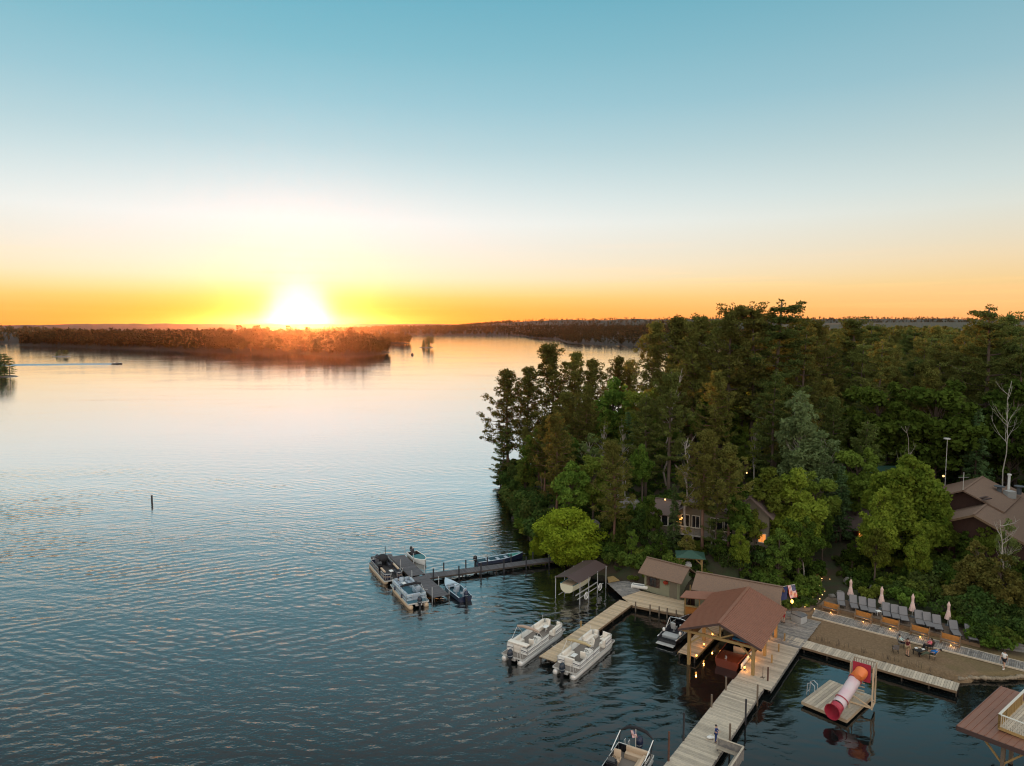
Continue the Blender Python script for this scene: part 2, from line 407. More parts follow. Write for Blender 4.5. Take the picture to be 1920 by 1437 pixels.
# ------------------------------------------------------------------ land and water
HAZE = 1.2e-5
SHORE = [(48.0, 61.3), (44, 61.4), (41.6, 60.7), (35.2, 65.7), (29.3, 70.2), (28.4, 71.6), (24.5, 74.6), (20.8, 77.6), (16.2, 80.4), (13.9, 85.4),
         (12.6, 87.6), (9.8, 89.6), (7.2, 92.6), (5.6, 95.6), (3.4, 99.4), (1.9, 108.0), (0.6, 120.0), (-1.0, 131.0), (-1.6, 139.5), (0.2, 147.5), (6.0, 154.0),
         (18, 163), (36, 180), (60, 205), (86, 255), (112, 335), (180, 500), (300, 800), (430, 1150), (700, 2000),
         (1500, 4200), (9000, 9000), (9000, -400), (300, -60), (110, 25), (70, 52), (56, 59.2)]
def seg_dist(X, Y, poly):
    d = np.full(X.shape, 1e9)
    n = len(poly)
    inside = np.zeros(X.shape, bool)
    for i in range(n):
        x0, y0 = poly[i]; x1, y1 = poly[(i + 1) % n]
        dx, dy = x1 - x0, y1 - y0
        t = np.clip(((X - x0) * dx + (Y - y0) * dy) / (dx * dx + dy * dy), 0, 1)
        d = np.minimum(d, np.hypot(X - x0 - t * dx, Y - y0 - t * dy))
        cond = ((y0 > Y) != (y1 > Y))
        with np.errstate(divide='ignore', invalid='ignore'):
            xi = (x1 - x0) * (Y - y0) / ((y1 - y0) if y1 != y0 else 1e-9) + x0
        inside ^= cond & (X < xi)
    return np.where(inside, d, -d)
CTRL = np.array([
    (39, 66, .42), (45, 63.5, .42), (33, 71, .42), (36, 69, .42), (42, 66.5, .42), (48, 62.6, .45), (31, 73.4, .45), (34.5, 73.5, .45), (43, 63, .42),
    (38, 72.2, .45), (42, 69, .45), (46, 65.8, .5), (38, 76, .62), (42, 73, .62), (46, 69.5, .62), (35.5, 76.5, .5), (50, 66, .8), (33, 76, .5),
    (40, 79.8, 1.5), (44, 76.5, 1.6), (49, 72.5, 1.6), (37, 80, .9), (39.5, 84, 1.3), (41.5, 88.5, 1.9),
    (18, 80.5, .5), (22, 77.8, .5), (26, 75.2, .5), (30, 73.6, .5), (22, 80.0, 2.2), (21, 82, 2.8), (27, 78.5, 1.6), (31, 78, 1.4), (26, 83, 3.8),
    (15.6, 83.2, .5), (14.4, 87, 1.2), (12, 90.5, 1.6), (17, 87, 3.6), (19, 91, 5.4), (25, 88.6, 5.4), (30, 86.5, 5.2), (35, 88, 5.2), (30, 93, 6.0), (36, 95, 6.2),
    (20, 97, 6.2), (10, 97, 3.2), (8, 104, 4.2), (6, 116, 4.0), (4, 130, 3.0), (3, 142, 2.2), (16, 115, 7.0), (14, 140, 6.0), (30, 150, 8), (30, 112, 8.2),
    (46, 92, 3.2), (44, 97, 4.0), (55, 92, 3.8), (64, 93, 4.2), (75, 97, 4.6), (68, 104, 5.4), (58, 104, 5.5), (45, 110, 7.5), (60, 85, 3.2), (52, 80, 2.6),
    (60, 70, 2.0), (60, 63, 1.0), (75, 70, 2.5), (90, 85, 4), (60, 130, 9), (90, 130, 9.5), (60, 170, 10), (110, 190, 11), (60, 215, 9), (130, 130, 10),
    (120, 300, 10), (200, 300, 13), (300, 500, 16), (500, 500, 18), (400, 200, 14), (300, 900, 16), (800, 1200, 24), (1500, 2500, 45), (2500, 2600, 50), (2000, 800, 30), (3500, 4200, 60), (6000, 6000, 80)])
def land_h(X, Y):
    X = np.asarray(X, float); Y = np.asarray(Y, float)
    num = np.zeros(X.shape); den = np.zeros(X.shape)
    for cx, cy, cz in CTRL:
        w = 1.0 / ((X - cx) ** 2 + (Y - cy) ** 2 + 0.4) ** 1.75
        num += w * cz; den += w
    idw = num / den
    sd = seg_dist(X, Y, SHORE)
    rough = 0.14 * np.sin(X * 0.9 + 1.7 * np.sin(Y * 0.33)) * np.sin(Y * 0.8 + X * 0.21) * np.clip((idw - 1.0) / 2, 0, 1)
    up = np.clip(0.32 + sd * 0.8, -2.2, None)
    return np.where(sd > 0, np.minimum(idw + rough, up), np.clip(-0.25 + sd * 0.55, -3.0, 0.1))
def hz(x, y): return float(land_h(np.array([x]), np.array([y]))[0])

def grid_obj(name, xs, ys, fn, material, kind='structure', keep=None):
    X, Y = np.meshgrid(xs, ys); Z = fn(X, Y)
    nx, ny = len(xs), len(ys)
    v = np.stack([X.ravel(), Y.ravel(), Z.ravel()], 1)
    i = np.arange(nx * ny).reshape(ny, nx)
    f = np.stack([i[:-1, :-1].ravel(), i[:-1, 1:].ravel(), i[1:, 1:].ravel(), i[1:, :-1].ravel()], 1)
    if keep is not None:
        kz = Z.ravel()[f].max(1) > keep; f = f[kz]
    return np_obj(name, v, f, material, True, kind)
def np_mesh(name, v, f, materials, smooth=False, mi=None):
    me = bpy.data.meshes.new(name); k = f.shape[1]
    me.vertices.add(len(v)); me.vertices.foreach_set("co", np.ascontiguousarray(v, dtype=np.float32).ravel())
    me.loops.add(len(f) * k); me.loops.foreach_set("vertex_index", np.ascontiguousarray(f, dtype=np.int32).ravel())
    me.polygons.add(len(f)); me.polygons.foreach_set("loop_start", np.arange(0, len(f) * k, k, dtype=np.int32))
    if not isinstance(materials, (list, tuple)): materials = [materials]
    for m_ in materials: me.materials.append(m_)
    if mi is not None: me.polygons.foreach_set("material_index", np.ascontiguousarray(mi, dtype=np.int32))
    me.polygons.foreach_set("use_smooth", np.full(len(f), bool(smooth)))
    me.update(calc_edges=True); return me
def np_obj(name, v, f, material, smooth=True, kind=None):
    o = bpy.data.objects.new(name, np_mesh(name, v, f, material, smooth)); COL.objects.link(o)
    if kind: o["kind"] = kind
    return o

# ground: forest litter with moss; sand and thin grass by the beach where the ground is low and flat
def ground_mat():
    m = bpy.data.materials.new('forest_floor_and_beach'); m.use_nodes = True; t = m.node_tree; b = t.nodes['Principled BSDF']
    b.inputs['Roughness'].default_value = 0.95
    g = t.nodes.new("ShaderNodeNewGeometry"); s = t.nodes.new("ShaderNodeSeparateXYZ"); t.links.new(g.outputs['Position'], s.inputs[0])
    n1 = t.nodes.new("ShaderNodeTexNoise"); n1.inputs['Scale'].default_value = 0.5; n1.inputs['Detail'].default_value = 8; t.links.new(g.outputs['Position'], n1.inputs[0])
    n2 = t.nodes.new("ShaderNodeTexNoise"); n2.inputs['Scale'].default_value = 5; n2.inputs['Detail'].default_value = 6; t.links.new(g.outputs['Position'], n2.inputs[0])
    litter = mixc(t, mth(t, 'MULTIPLY', mth(t, 'SUBTRACT', n1.outputs[0], .38), 4, clamp=True), (0.05, 0.034, 0.02), (0.035, 0.045, 0.016))
    sand = mixc(t, mth(t, 'MULTIPLY', mth(t, 'SUBTRACT', n2.outputs[0], .35), 3, clamp=True), (0.15, 0.095, 0.048), (0.225, 0.145, 0.08))
    grass = mixc(t, mth(t, 'MULTIPLY', mth(t, 'SUBTRACT', n2.outputs[0], .35), 3, clamp=True), (0.125, 0.088, 0.036), (0.175, 0.125, 0.055))
    # sward grows in the middle and east of the beach
    fg = mth(t, 'MULTIPLY', mth(t, 'ADD', mth(t, 'SUBTRACT', s.outputs[0], 41.0), mth(t, 'MULTIPLY', mth(t, 'SUBTRACT', n1.outputs[0], .5), 26)), .22, clamp=True)
    beach = mixc(t, mth(t, 'MULTIPLY', fg, .8), sand, grass)
    low = mth(t, 'MULTIPLY', mth(t, 'SUBTRACT', 0.80, s.outputs[2]), 6, clamp=True)
    inx = mth(t, 'MULTIPLY', mth(t, 'SUBTRACT', s.outputs[0], 28.0), 2, clamp=True)
    iny = mth(t, 'MULTIPLY', mth(t, 'SUBTRACT', 78.0, s.outputs[1]), 1, clamp=True)
    t.links.new(mixc(t, mth(t, 'MULTIPLY', mth(t, 'MULTIPLY', low, inx), iny), litter, beach), b.inputs['Base Color'])
    bn = t.nodes.new("ShaderNodeBump"); bn.inputs['Strength'].default_value = .6; bn.inputs['Distance'].default_value = .06
    t.links.new(n2.outputs[0], bn.inputs['Height']); t.links.new(bn.outputs[0], b.inputs['Normal'])
    return m
xs = np.concatenate([np.arange(-400, -12, 30), np.arange(-12, 110, 0.6), np.arange(110, 260, 8), np.arange(260, 1000, 60), np.geomspace(1000, 9000, 12)])
ys = np.concatenate([np.arange(-400, 40, 20), np.arange(40, 160, 0.6), np.arange(160, 340, 6), np.arange(340, 1500, 50), np.geomspace(1500, 9000, 14)])
grid_obj('ground', xs, ys, land_h, ground_mat())

def water_mat():
    m = bpy.data.materials.new('lake_water'); m.use_nodes = True; t = m.node_tree; b = t.nodes['Principled BSDF']
    b.inputs['Base Color'].default_value = (0.005, 0.007, 0.007, 1)
    b.inputs['IOR'].default_value = 2.0; b.inputs['Specular IOR Level'].default_value = 0.5
    b.inputs['Roughness'].default_value = 0.03
    g = t.nodes.new("ShaderNodeNewGeometry"); pos = g.outputs['Position']
    sp = t.nodes.new("ShaderNodeSeparateXYZ"); t.links.new(pos, sp.inputs[0])
    def nz(scale, stretch, rot, detail, rough=.55):
        mp = t.nodes.new("ShaderNodeMapping"); mp.inputs[2].default_value = (0, 0, R(rot)); mp.inputs[3].default_value = (*stretch, 1)
        t.links.new(pos, mp.inputs[0])
        n = t.nodes.new("ShaderNodeTexNoise"); n.inputs['Scale'].default_value = scale; n.inputs['Detail'].default_value = detail; n.inputs['Roughness'].default_value = rough
        t.links.new(mp.outputs[0], n.inputs[0]); return n.outputs[0]
    swell = nz(0.42, (0.42, 1.15), 24, 2)
    rip = nz(1.5, (0.55, 1.2), 14, 3)
    fine = nz(5.0, (0.7, 1.0), -8, 2)
    patch = nz(0.016, (0.5, 1.6), 12, 3)
    # sheltered harbour is calmer than the open lake
    dxh = mth(t, 'MULTIPLY', mth(t, 'SUBTRACT', sp.outputs[0], 3.0), 0.09, clamp=True)
    dyh = mth(t, 'MULTIPLY', mth(t, 'SUBTRACT', 96.0, sp.outputs[1]), 0.12, clamp=True)
    calm = mth(t, 'MULTIPLY', dxh, dyh)
    def train(rot, wl, dist, sc_):
        mp = t.nodes.new("ShaderNodeMapping"); mp.inputs[2].default_value = (0, 0, R(rot)); t.links.new(pos, mp.inputs[0])
        w = t.nodes.new("ShaderNodeTexWave"); w.wave_type = 'BANDS'; w.bands_direction = 'Y'; w.inputs['Scale'].default_value = .314 / wl
        w.inputs['Distortion'].default_value = dist; w.inputs['Detail'].default_value = 2; w.inputs['Detail Scale'].default_value = sc_
        t.links.new(mp.outputs[0], w.inputs[0]); return w.outputs['Fac']
    m1 = mth(t, 'MULTIPLY', mth(t, 'SUBTRACT', nz(0.045, (0.6, 1.4), -20, 2), .40), 4, clamp=True)
    m2 = mth(t, 'MULTIPLY', mth(t, 'SUBTRACT', nz(0.06, (0.6, 1.3), 35, 2), .42), 4, clamp=True)
    h = mth(t, 'ADD', mth(t, 'MULTIPLY', swell, 0.27), mth(t, 'MULTIPLY', rip, 0.12))
    h = mth(t, 'ADD', h, mth(t, 'MULTIPLY', fine, 0.016))
    h = mth(t, 'ADD', h, mth(t, 'MULTIPLY', mth(t, 'MULTIPLY', train(-28, 1.5, 5.0, 1.2), m1), 0.085))
    h = mth(t, 'ADD', h, mth(t, 'MULTIPLY', mth(t, 'MULTIPLY', train(22, 1.15, 5.0, 1.6), m2), 0.060))
    # rings spreading from the moored boats
    dv_ = t.nodes.new("ShaderNodeVectorMath"); dv_.operation = 'DISTANCE'; t.links.new(pos, dv_.inputs[0]); dv_.inputs[1].default_value = (-12.5, 90.0, 0)
    dd = dv_.outputs['Value']
    ring = mth(t, 'MULTIPLY', mth(t, 'SINE', mth(t, 'MULTIPLY', dd, 4.4)), mth(t, 'EXPONENT', mth(t, 'MULTIPLY', dd, -.11)))
    h = mth(t, 'ADD', h, mth(t, 'MULTIPLY', ring, 0.030))
    # boat wake rings near the T dock
    amp = mth(t, 'SUBTRACT', 1.0, mth(t, 'MULTIPLY', calm, 0.87))
    amp = mth(t, 'MULTIPLY', amp, mth(t, 'ADD', 0.45, mth(t, 'MULTIPLY', mth(t, 'MULTIPLY', mth(t, 'SUBTRACT', patch, .32), 2.6, clamp=True), 0.85)))
    # the lake lies calmer the farther out
    far = mth(t, 'MULTIPLY', mth(t, 'SUBTRACT', sp.outputs[1], 46.0), 1 / 120.0, clamp=True)
    amp = mth(t, 'MULTIPLY', amp, mth(t, 'SUBTRACT', 1.0, mth(t, 'MULTIPLY', far, 0.90)))
    bn = t.nodes.new("ShaderNodeBump"); bn.inputs['Strength'].default_value = 1.0; bn.inputs['Distance'].default_value = 1.0
    t.links.new(mth(t, 'MULTIPLY', h, amp), bn.inputs['Height']); t.links.new(bn.outputs[0], b.inputs['Normal'])
    far2 = mth(t, 'MULTIPLY', mth(t, 'SUBTRACT', sp.outputs[1], 48.0), 1 / 88.0, clamp=True)
    t.links.new(mth(t, 'ADD', 1.40, mth(t, 'MULTIPLY', far2, 0.0)), b.inputs['IOR'])
    t.links.new(mth(t, 'ADD', 0.03, mth(t, 'MULTIPLY', far, 0.07)), b.inputs['Roughness'])
    # mirror layer added to the open lake, growing outwards, to raise its pale sheen
    gl = t.nodes.new('ShaderNodeBsdfGlossy'); gl.inputs['Color'].default_value = (.96, .96, .96, 1); gl.inputs['Roughness'].default_value = .06
    t.links.new(bn.outputs[0], gl.inputs['Normal']); mx = t.nodes.new('ShaderNodeMixShader')
    t.links.new(mth(t, 'ADD', .02, mth(t, 'MULTIPLY', far2, .72)), mx.inputs[0]); t.links.new(b.outputs[0], mx.inputs[1]); t.links.new(gl.outputs[0], mx.inputs[2])
    t.links.new(mx.outputs[0], t.nodes['Material Output'].inputs['Surface'])
    return m
wm = MB(); wm.add([(-9000, -1500, 0), (9000, -1500, 0), (9000, 9000, 0), (-9000, 9000, 0)], [(0, 1, 2, 3)])
lake = wm.build('lake_water', water_mat()); lake["kind"] = 'structure'

# evening haze over the lake
hzm = bpy.data.materials.new('evening_haze'); hzm.use_nodes = True; t_ = hzm.node_tree; t_.nodes.clear()
ho = t_.nodes.new('ShaderNodeOutputMaterial'); hv = t_.nodes.new('ShaderNodeVolumePrincipled')
hv.inputs['Color'].default_value = (0.95, 0.66, 0.62, 1); hv.inputs['Density'].default_value = HAZE; hv.inputs['Anisotropy'].default_value = 0.93
t_.links.new(hv.outputs[0], ho.inputs['Volume'])
hb = MB(); hb.box((0, 3750, 58), (18400, 10700, 126)); hb.build('haze', hzm)['kind'] = 'stuff'
# ------------------------------------------------------------------ vegetation
def rand_dirs(n, r):
    v = r.normal(size=(n, 3)); return v / np.linalg.norm(v, axis=1)[:, None]
def leaves(centers, size, r, outn=None, flat=0.0, aspect=0.55, drop=0.0):
    """one rhombus leaf / needle tuft per centre"""
    n = len(centers); s = size * r.uniform(0.6, 1.35, n)[:, None]
    nn = rand_dirs(n, r)
    if outn is not None: nn = nn * 0.75 + outn; nn /= np.linalg.norm(nn, axis=1)[:, None] + 1e-9
    if flat: nn = nn + np.array([0, 0, flat]); nn /= np.linalg.norm(nn, axis=1)[:, None] + 1e-9
    a = np.cross(nn, rand_dirs(n, r)); a /= np.linalg.norm(a, axis=1)[:, None] + 1e-9
    if drop: a = a + np.array([0, 0, -drop]); a /= np.linalg.norm(a, axis=1)[:, None]
    b = np.cross(nn, a); b /= np.linalg.norm(b, axis=1)[:, None] + 1e-9
    v = np.stack([centers - a * s, centers + b * s * aspect, centers + a * s, centers - b * s * aspect], 1).reshape(-1, 3)
    f = np.arange(4 * n).reshape(n, 4); return v, f
def clump(c, rad, n, r, shell=0.55, sq=1.0):
    d = rand_dirs(n, r); rr = (shell + (1 - shell) * r.uniform(0, 1, n)) ** 0.8
    rad = np.array(rad) if hasattr(rad, '__len__') else np.array([rad] * 3)
    p = np.array(c) + d * rr[:, None] * rad
    return p, d
def join_leaves(parts):
    vs, fs, b = [], [], 0
    for v, f in parts: vs.append(v); fs.append(f + b); b += len(v)
    return np.concatenate(vs), np.concatenate(fs)

def trunk_curve(h, r, lean=0.03, k=7):
    dx, dy = r.normal(0, lean, 2); pts = []
    for i in range(k):
        t = i / (k - 1)
        pts.append((dx * h * t * t + 0.012 * h * math.sin(3 * t + dx * 90), dy * h * t * t + 0.010 * h * math.sin(4 * t + dy * 90), h * t - 0.6 * (1 - t) * (i == 0)))
    return pts
def along(pts, t):
    f = t * (len(pts) - 1); i = min(int(f), len(pts) - 2); f -= i
    return np.array(pts[i]) * (1 - f) + np.array(pts[i + 1]) * f

def proto_red_pine(seed, h=20, c0=0.4, wid=3.6, dens=1.0):
    r = np.random.RandomState(seed); tm = MB(); tp = trunk_curve(h, r, .02)
    tm.tube(tp, [h * .0125 * (1 - .85 * i / 6) + .03 for i in range(7)], 7)
    L = []
    nb = int(54 * dens)
    for i in range(nb):
        t = c0 + (1 - c0) * (i + r.uniform(0, 1)) / nb
        q = (t - c0) / (1 - c0)
        ln = wid * (0.38 + 0.9 * math.sin(math.pi * min(1, q * .8 + .16))) * (1 - .70 * q ** 2.2) * r.uniform(.55, 1.15)
        a = i * 2.4 + r.uniform(-.5, .5); p0 = along(tp, min(.985, t))
        rise = (-.05 + .75 * q) * ln + r.uniform(-.2, .3)
        p1 = p0 + np.array([math.cos(a) * ln * .6, math.sin(a) * ln * .6, rise * .35]); p2 = p0 + np.array([math.cos(a) * ln, math.sin(a) * ln, rise + .15 * ln])
        tm.tube([p0, p1, p2], [.06 + .012 * ln, .04, .015], 4, cap=False)
        for k in range(6):
            u = 0.30 + .70 * (k + r.uniform(0, 1)) / 6
            c = (p0 * (1 - u) + p1 * u) if u < .6 else (p1 * (1 - (u - .6) / .4) + p2 * (u - .6) / .4)
            c = c + r.normal(0, .28, 3) * [1, 1, .6]
            rad = r.uniform(.42, .78)
            p, d = clump(c, (rad, rad, rad * .72), int(42 * dens), r, .3)
            L.append(leaves(p, .20, r, outn=d * .2, aspect=.34))
    p, d = clump(along(tp, .99), .6, 60, r); L.append(leaves(p, .2, r, aspect=.34))
    return tm, join_leaves(L)
def proto_white_pine(seed, h=25, c0=0.3, wid=4.6, up=0.5):
    r = np.random.RandomState(seed); tm = MB(); tp = trunk_curve(h, r, .025)
    tm.tube(tp, [h * .0135 * (1 - .85 * i / 6) + .03 for i in range(7)], 7)
    L = []; lev = 15
    for j in range(lev):
        t = c0 + (1 - c0) * (j + r.uniform(-.2, .2)) / lev; q = max(0, (t - c0) / (1 - c0))
        for i in range(r.randint(3, 6)):
            ln = wid * (0.55 + .55 * math.sin(math.pi * min(1, q * .75 + .2))) * (1 - .55 * q ** 2) * r.uniform(.45, 1.2)
            a = r.uniform(0, 6.28); p0 = along(tp, min(.985, max(0, t)))
            rise = ln * (.02 + up * (.25 + q))
            p1 = p0 + np.array([math.cos(a) * ln * .55, math.sin(a) * ln * .55, rise * .25]); p2 = p0 + np.array([math.cos(a) * ln, math.sin(a) * ln, rise])
            tm.tube([p0, p1, p2], [.07 + .014 * ln, .05, .015], 4, cap=False)
            for k in range(6):
                u = .3 + .7 * (k + r.uniform(0, 1)) / 6
                c = (p0 * (1 - u / .55) + p1 * u / .55) if u < .55 else (p1 * (1 - (u - .55) / .45) + p2 * (u - .55) / .45)
                c = c + r.normal(0, .25, 3) * [1.3, 1.3, .5]
                rad = r.uniform(.5, .95)
                p, d = clump(c, (rad, rad, rad * .5), 42, r, .3)
                L.append(leaves(p, .21, r, flat=.5, aspect=.36))
    p, d = clump(along(tp, .99), (.5, .5, .9), 60, r); L.append(leaves(p, .2, r, aspect=.36))
    return tm, join_leaves(L)
def proto_spruce(seed, h=16, wid=2.7, c0=.08):
    r = np.random.RandomState(seed); tm = MB(); tp = trunk_curve(h, r, .01)
    tm.tube(tp, [h * .011 * (1 - .9 * i / 6) + .02 for i in range(7)], 6)
    P = []
    lev = 26
    for j in range(lev):
        q = j / lev; t = c0 + (1 - c0) * q
        for i in range(8):
            ln = wid * (1 - q) ** .85 * r.uniform(.6, 1.2) + .15; a = r.uniform(0, 6.28); p0 = along(tp, t)
            n = int(9 + 16 * ln)
            u = r.uniform(.1, 1, n) ** .7
            P.append(p0 + np.stack([math.cos(a) * ln * u, math.sin(a) * ln * u, ln * (-.28 * u + .12 * u * u)], 1) + r.normal(0, .14, (n, 3)) * [1, 1, .6])
    return tm, leaves(np.concatenate(P), .24, r, flat=.35, aspect=.42)
def proto_broad(seed, h=13, rad=4.0, c0=.3, lobes=30, size=.23, dens=230, lean=.04, trunkw=.016, droop=0, airy=0.0, lrr=(.13, .34)):
    lobes = int(lobes * 1.55) if lrr[0] < .2 else lobes
    r = np.random.RandomState(seed); tm = MB(); tp = trunk_curve(h * .8, r, lean)
    tm.tube(tp, [h * trunkw * (1 - .85 * i / 6) + .03 for i in range(7)], 7)
    L = []; cz = h * (1 + c0) / 2; rz = h * (1 - c0) / 2
    for i in range(lobes):
        d = rand_dirs(1, r)[0]; rr = r.uniform(.2, 1.12) ** .6
        taper = 1.0 - .35 * max(0, d[2])
        c = np.array([d[0] * rr * rad * taper * .8, d[1] * rr * rad * taper * .8, cz + d[2] * rr * rz * .86])
        lr = rad * r.uniform(*lrr) * (1 - .2 * max(0, d[2]))
        base = along(tp, np.clip((c[2] - lr * 1.3) / (h * .8) * .8, .2, .97))
        c[:2] += base[:2] * .7
        mid = (base + c) / 2 + r.normal(0, .15, 3)
        tm.tube([base, mid, c], [.02 + .0035 * h, .03, .012], 4, cap=False)
        p, dd = clump(c, (lr, lr, lr * .8), int(dens * (lr / 1.2) ** 1.6), r, .35 - airy)
        if droop: p[:, 2] -= droop * r.uniform(0, 1, len(p)) ** 1.5 * 1.2
        L.append(leaves(p, size, r, outn=dd * .35, flat=.25, aspect=.62, drop=droop * .9))
    return tm, join_leaves(L)
def proto_willow(seed, h=8.4, rad=4.6):
    r = np.random.RandomState(seed); tm = MB()
    for k in range(3):
        a = k * 2.1 + .4
        tm.tube([(0, 0, -.6), (math.cos(a) * .5, math.sin(a) * .5, 1.6), (math.cos(a) * 1.6, math.sin(a) * 1.6, 4.0), (math.cos(a) * 2.3, math.sin(a) * 2.3, 6)], [.28, .22, .14, .04], 7)
    P = []
    for i in range(900):
        d = rand_dirs(1, r)[0]; d[2] = abs(d[2]); rr = r.uniform(.55, 1.02)
        lump = 1 + .13 * math.sin(5 * math.atan2(d[1], d[0]) + 2.0) * (1 - d[2]) + .10 * math.sin(9 * d[0] + 7 * d[2])
        bul = 1 - .28 * max(0, .35 - d[2]) / .35
        c = np.array([d[0] * rad * rr * lump * bul, d[1] * rad * rr * lump * bul, 1.3 + d[2] ** .9 * (h - 1.6) * rr * lump])
        ln = r.uniform(.5, 1.5); n = 20; u = r.uniform(0, 1, n)
        P.append(np.stack([c[0] + d[0] * .35 * u, c[1] + d[1] * .35 * u, np.maximum(.3, c[2] - ln * u)], 1) + r.normal(0, .10, (n, 3)))
    return tm, leaves(np.concatenate(P), .19, r, aspect=.34, drop=1.1)
def proto_bush(seed, h=2.2, rad=1.5, n=1100, size=.17, lobes=9):
    r = np.random.RandomState(seed); tm = MB(); L = []
    for k in range(4):
        a = k * 1.6 + r.uniform(0, .5); tm.tube([(0, 0, -.3), (math.cos(a) * rad * .3, math.sin(a) * rad * .3, h * .6)], [.05, .015], 4, cap=False)
    for i in range(lobes):
        a = r.uniform(0, 6.28); q = r.uniform(0, .75) ** .6 * rad
        lr = rad * r.uniform(.3, .5)
        p, d = clump((math.cos(a) * q, math.sin(a) * q, r.uniform(.3, .8) * h), (lr, lr, lr * .8), n // lobes, r, .3)
        p[:, 2] = np.maximum(p[:, 2], .02)
        L.append(leaves(p, size, r, outn=d * .3, flat=.3, aspect=.6))
    return tm, join_leaves(L)
def bare_limbs(seed, h, nb=9, wid=.35, fork=True, r0=.16):
    r = np.random.RandomState(seed); tm = MB(); tp = trunk_curve(h, r, .035, 9)
    tp = [tuple(np.array(p) + (r.normal(0, .012 * h, 3) * [1, 1, 0] if 0 < i else 0)) for i, p in enumerate(tp)]
    tm.tube(tp, [r0 * (1 - .9 * i / 8) + .012 for i in range(9)], 7)
    def limb(p0, a, ln, up, rad, lvl):
        pts = [p0]; p = np.array(p0)
        for k in range(4):
            a += r.normal(0, .22); up_ = up + .12 * k
            p = p + np.array([math.cos(a) * math.cos(up_), math.sin(a) * math.cos(up_), math.sin(up_)]) * ln / 4 * r.uniform(.8, 1.2); pts.append(p)
        tm.tube(pts, [rad, rad * .75, rad * .5, rad * .3, .008], 5, cap=False)
        if lvl and fork:
            for k in (1, 2, 3): limb(pts[k], a + r.choice((-1, 1)) * r.uniform(.5, 1), ln * .45, up + r.uniform(-.1, .3), rad * .45, lvl - 1)
    for i in range(nb):
        t = r.uniform(.40, .95); limb(along(tp, t), r.uniform(0, 6.28), h * wid * r.uniform(.6, 1.1) * (1.35 - t), r.uniform(.35, .9), r0 * .38, 1 if nb > 5 else 0)
    return tm

LEAF = {
 'red_pine': leafmat('pine_needles', (0.085, 0.095, 0.024), (0.195, 0.185, 0.046), (0.190, 0.160, 0.040), .32),
 'white_pine': leafmat('white_pine_needles', (0.062, 0.092, 0.028), (0.160, 0.195, 0.050), (0.200, 0.170, 0.042), .32),
 'spruce': leafmat('spruce_needles', (0.045, 0.090, 0.036), (0.115, 0.175, 0.065), (0.125, 0.150, 0.050), .2),
 'broad': leafmat('broad_leaves', (0.055, 0.105, 0.020), (0.165, 0.250, 0.040), (0.240, 0.240, 0.040), .42),
 'bright': leafmat('bright_maple_leaves', (0.095, 0.160, 0.022), (0.300, 0.360, 0.048), (0.27, 0.32, 0.042), .42, .55, .3),
 'pale': leafmat('pale_birch_leaves', (0.10, 0.15, 0.06), (0.24, 0.31, 0.13), (0.24, 0.29, 0.12), .42, .55, .2),
 'birch': leafmat('birch_leaves', (0.085, 0.130, 0.042), (0.205, 0.255, 0.085), (0.230, 0.230, 0.055), .42),
 'willow': leafmat('willow_leaves', (0.130, 0.200, 0.020), (0.36, 0.43, 0.035), (0.30, 0.38, 0.035), .40, .9, .2),
 'cedar': leafmat('cedar_sprays', (0.070, 0.082, 0.020), (0.240, 0.205, 0.055), (0.200, 0.165, 0.048), .28),
 'bush': leafmat('shrub_leaves', (0.038, 0.078, 0.018), (0.140, 0.215, 0.034), (0.15, 0.165, 0.034), .4),
 'dark': leafmat('dark_shrub_leaves', (0.030, 0.060, 0.018), (0.090, 0.145, 0.032), (0.105, 0.125, 0.034), .35),  # darker green of the taller shrubs
}
PROTO = {}
def make_proto(kind, gen, leaf, bark):
    tm, (v, f) = gen
    PROTO[kind] = (tm.mesh('trunk', M[bark], True), np_mesh('crown', v, f, LEAF[leaf]))
for i in range(3): make_proto('red_pine%d' % i, proto_red_pine(10 + i, 20, (.36, .28, .45)[i], (3.4, 3.8, 3.2)[i]), 'red_pine', 'bark_red')
for i in range(3): make_proto('white_pine%d' % i, proto_white_pine(20 + i, 25, (.22, .34, .12)[i], (4.6, 4.2, 4.9)[i], (.42, .7, .3)[i]), 'white_pine', 'bark')
for i in range(2): make_proto('spruce%d' % i, proto_spruce(30 + i, 16, (2.7, 2.2)[i]), 'spruce', 'bark')
make_proto('broad0', proto_broad(40, 13, 4.2, .22, 40), 'broad', 'bark')
make_proto('broad1', proto_broad(41, 14, 3.6, .30, 34), 'broad', 'bark')
make_proto('broad2', proto_broad(42, 12, 3.3, .15, 34), 'bush', 'bark')
make_proto('bright0', proto_broad(43, 15, 4.6, .10, 62, .24, 250), 'bright', 'bark')
make_proto('birch0', proto_broad(44, 15, 2.6, .32, 26, .19, 150, .05, .010, .35, .2), 'birch', 'bark_birch')
make_proto('birch1', proto_broad(45, 16, 2.2, .25, 24, .19, 140, .04, .010, .35, .2), 'broad', 'bark_birch')
make_proto('birch2', proto_broad(48, 16, 2.9, .22, 52, .19, 260, .03, .010, .4, .1), 'pale', 'bark_birch')
make_proto('bright1', proto_broad(49, 15, 5.4, .04, 80, .24, 260, .04), 'bright', 'bark')
make_proto('cedar0', proto_broad(46, 11, 3.2, .0, 46, .23, 200), 'cedar', 'bark')
make_proto('willow0', proto_broad(47, 8.4, 4.5, .03, 64, .17, 430, .03, .03, .35, 0, (.22, .38)), 'willow', 'bark')
for i in range(3): make_proto('bush%d' % i, proto_bush(50 + i, (1.8, 2.6, 1.3)[i], (1.5, 1.8, 1.4)[i]), ('bush', 'dark', 'broad')[i], 'bark')
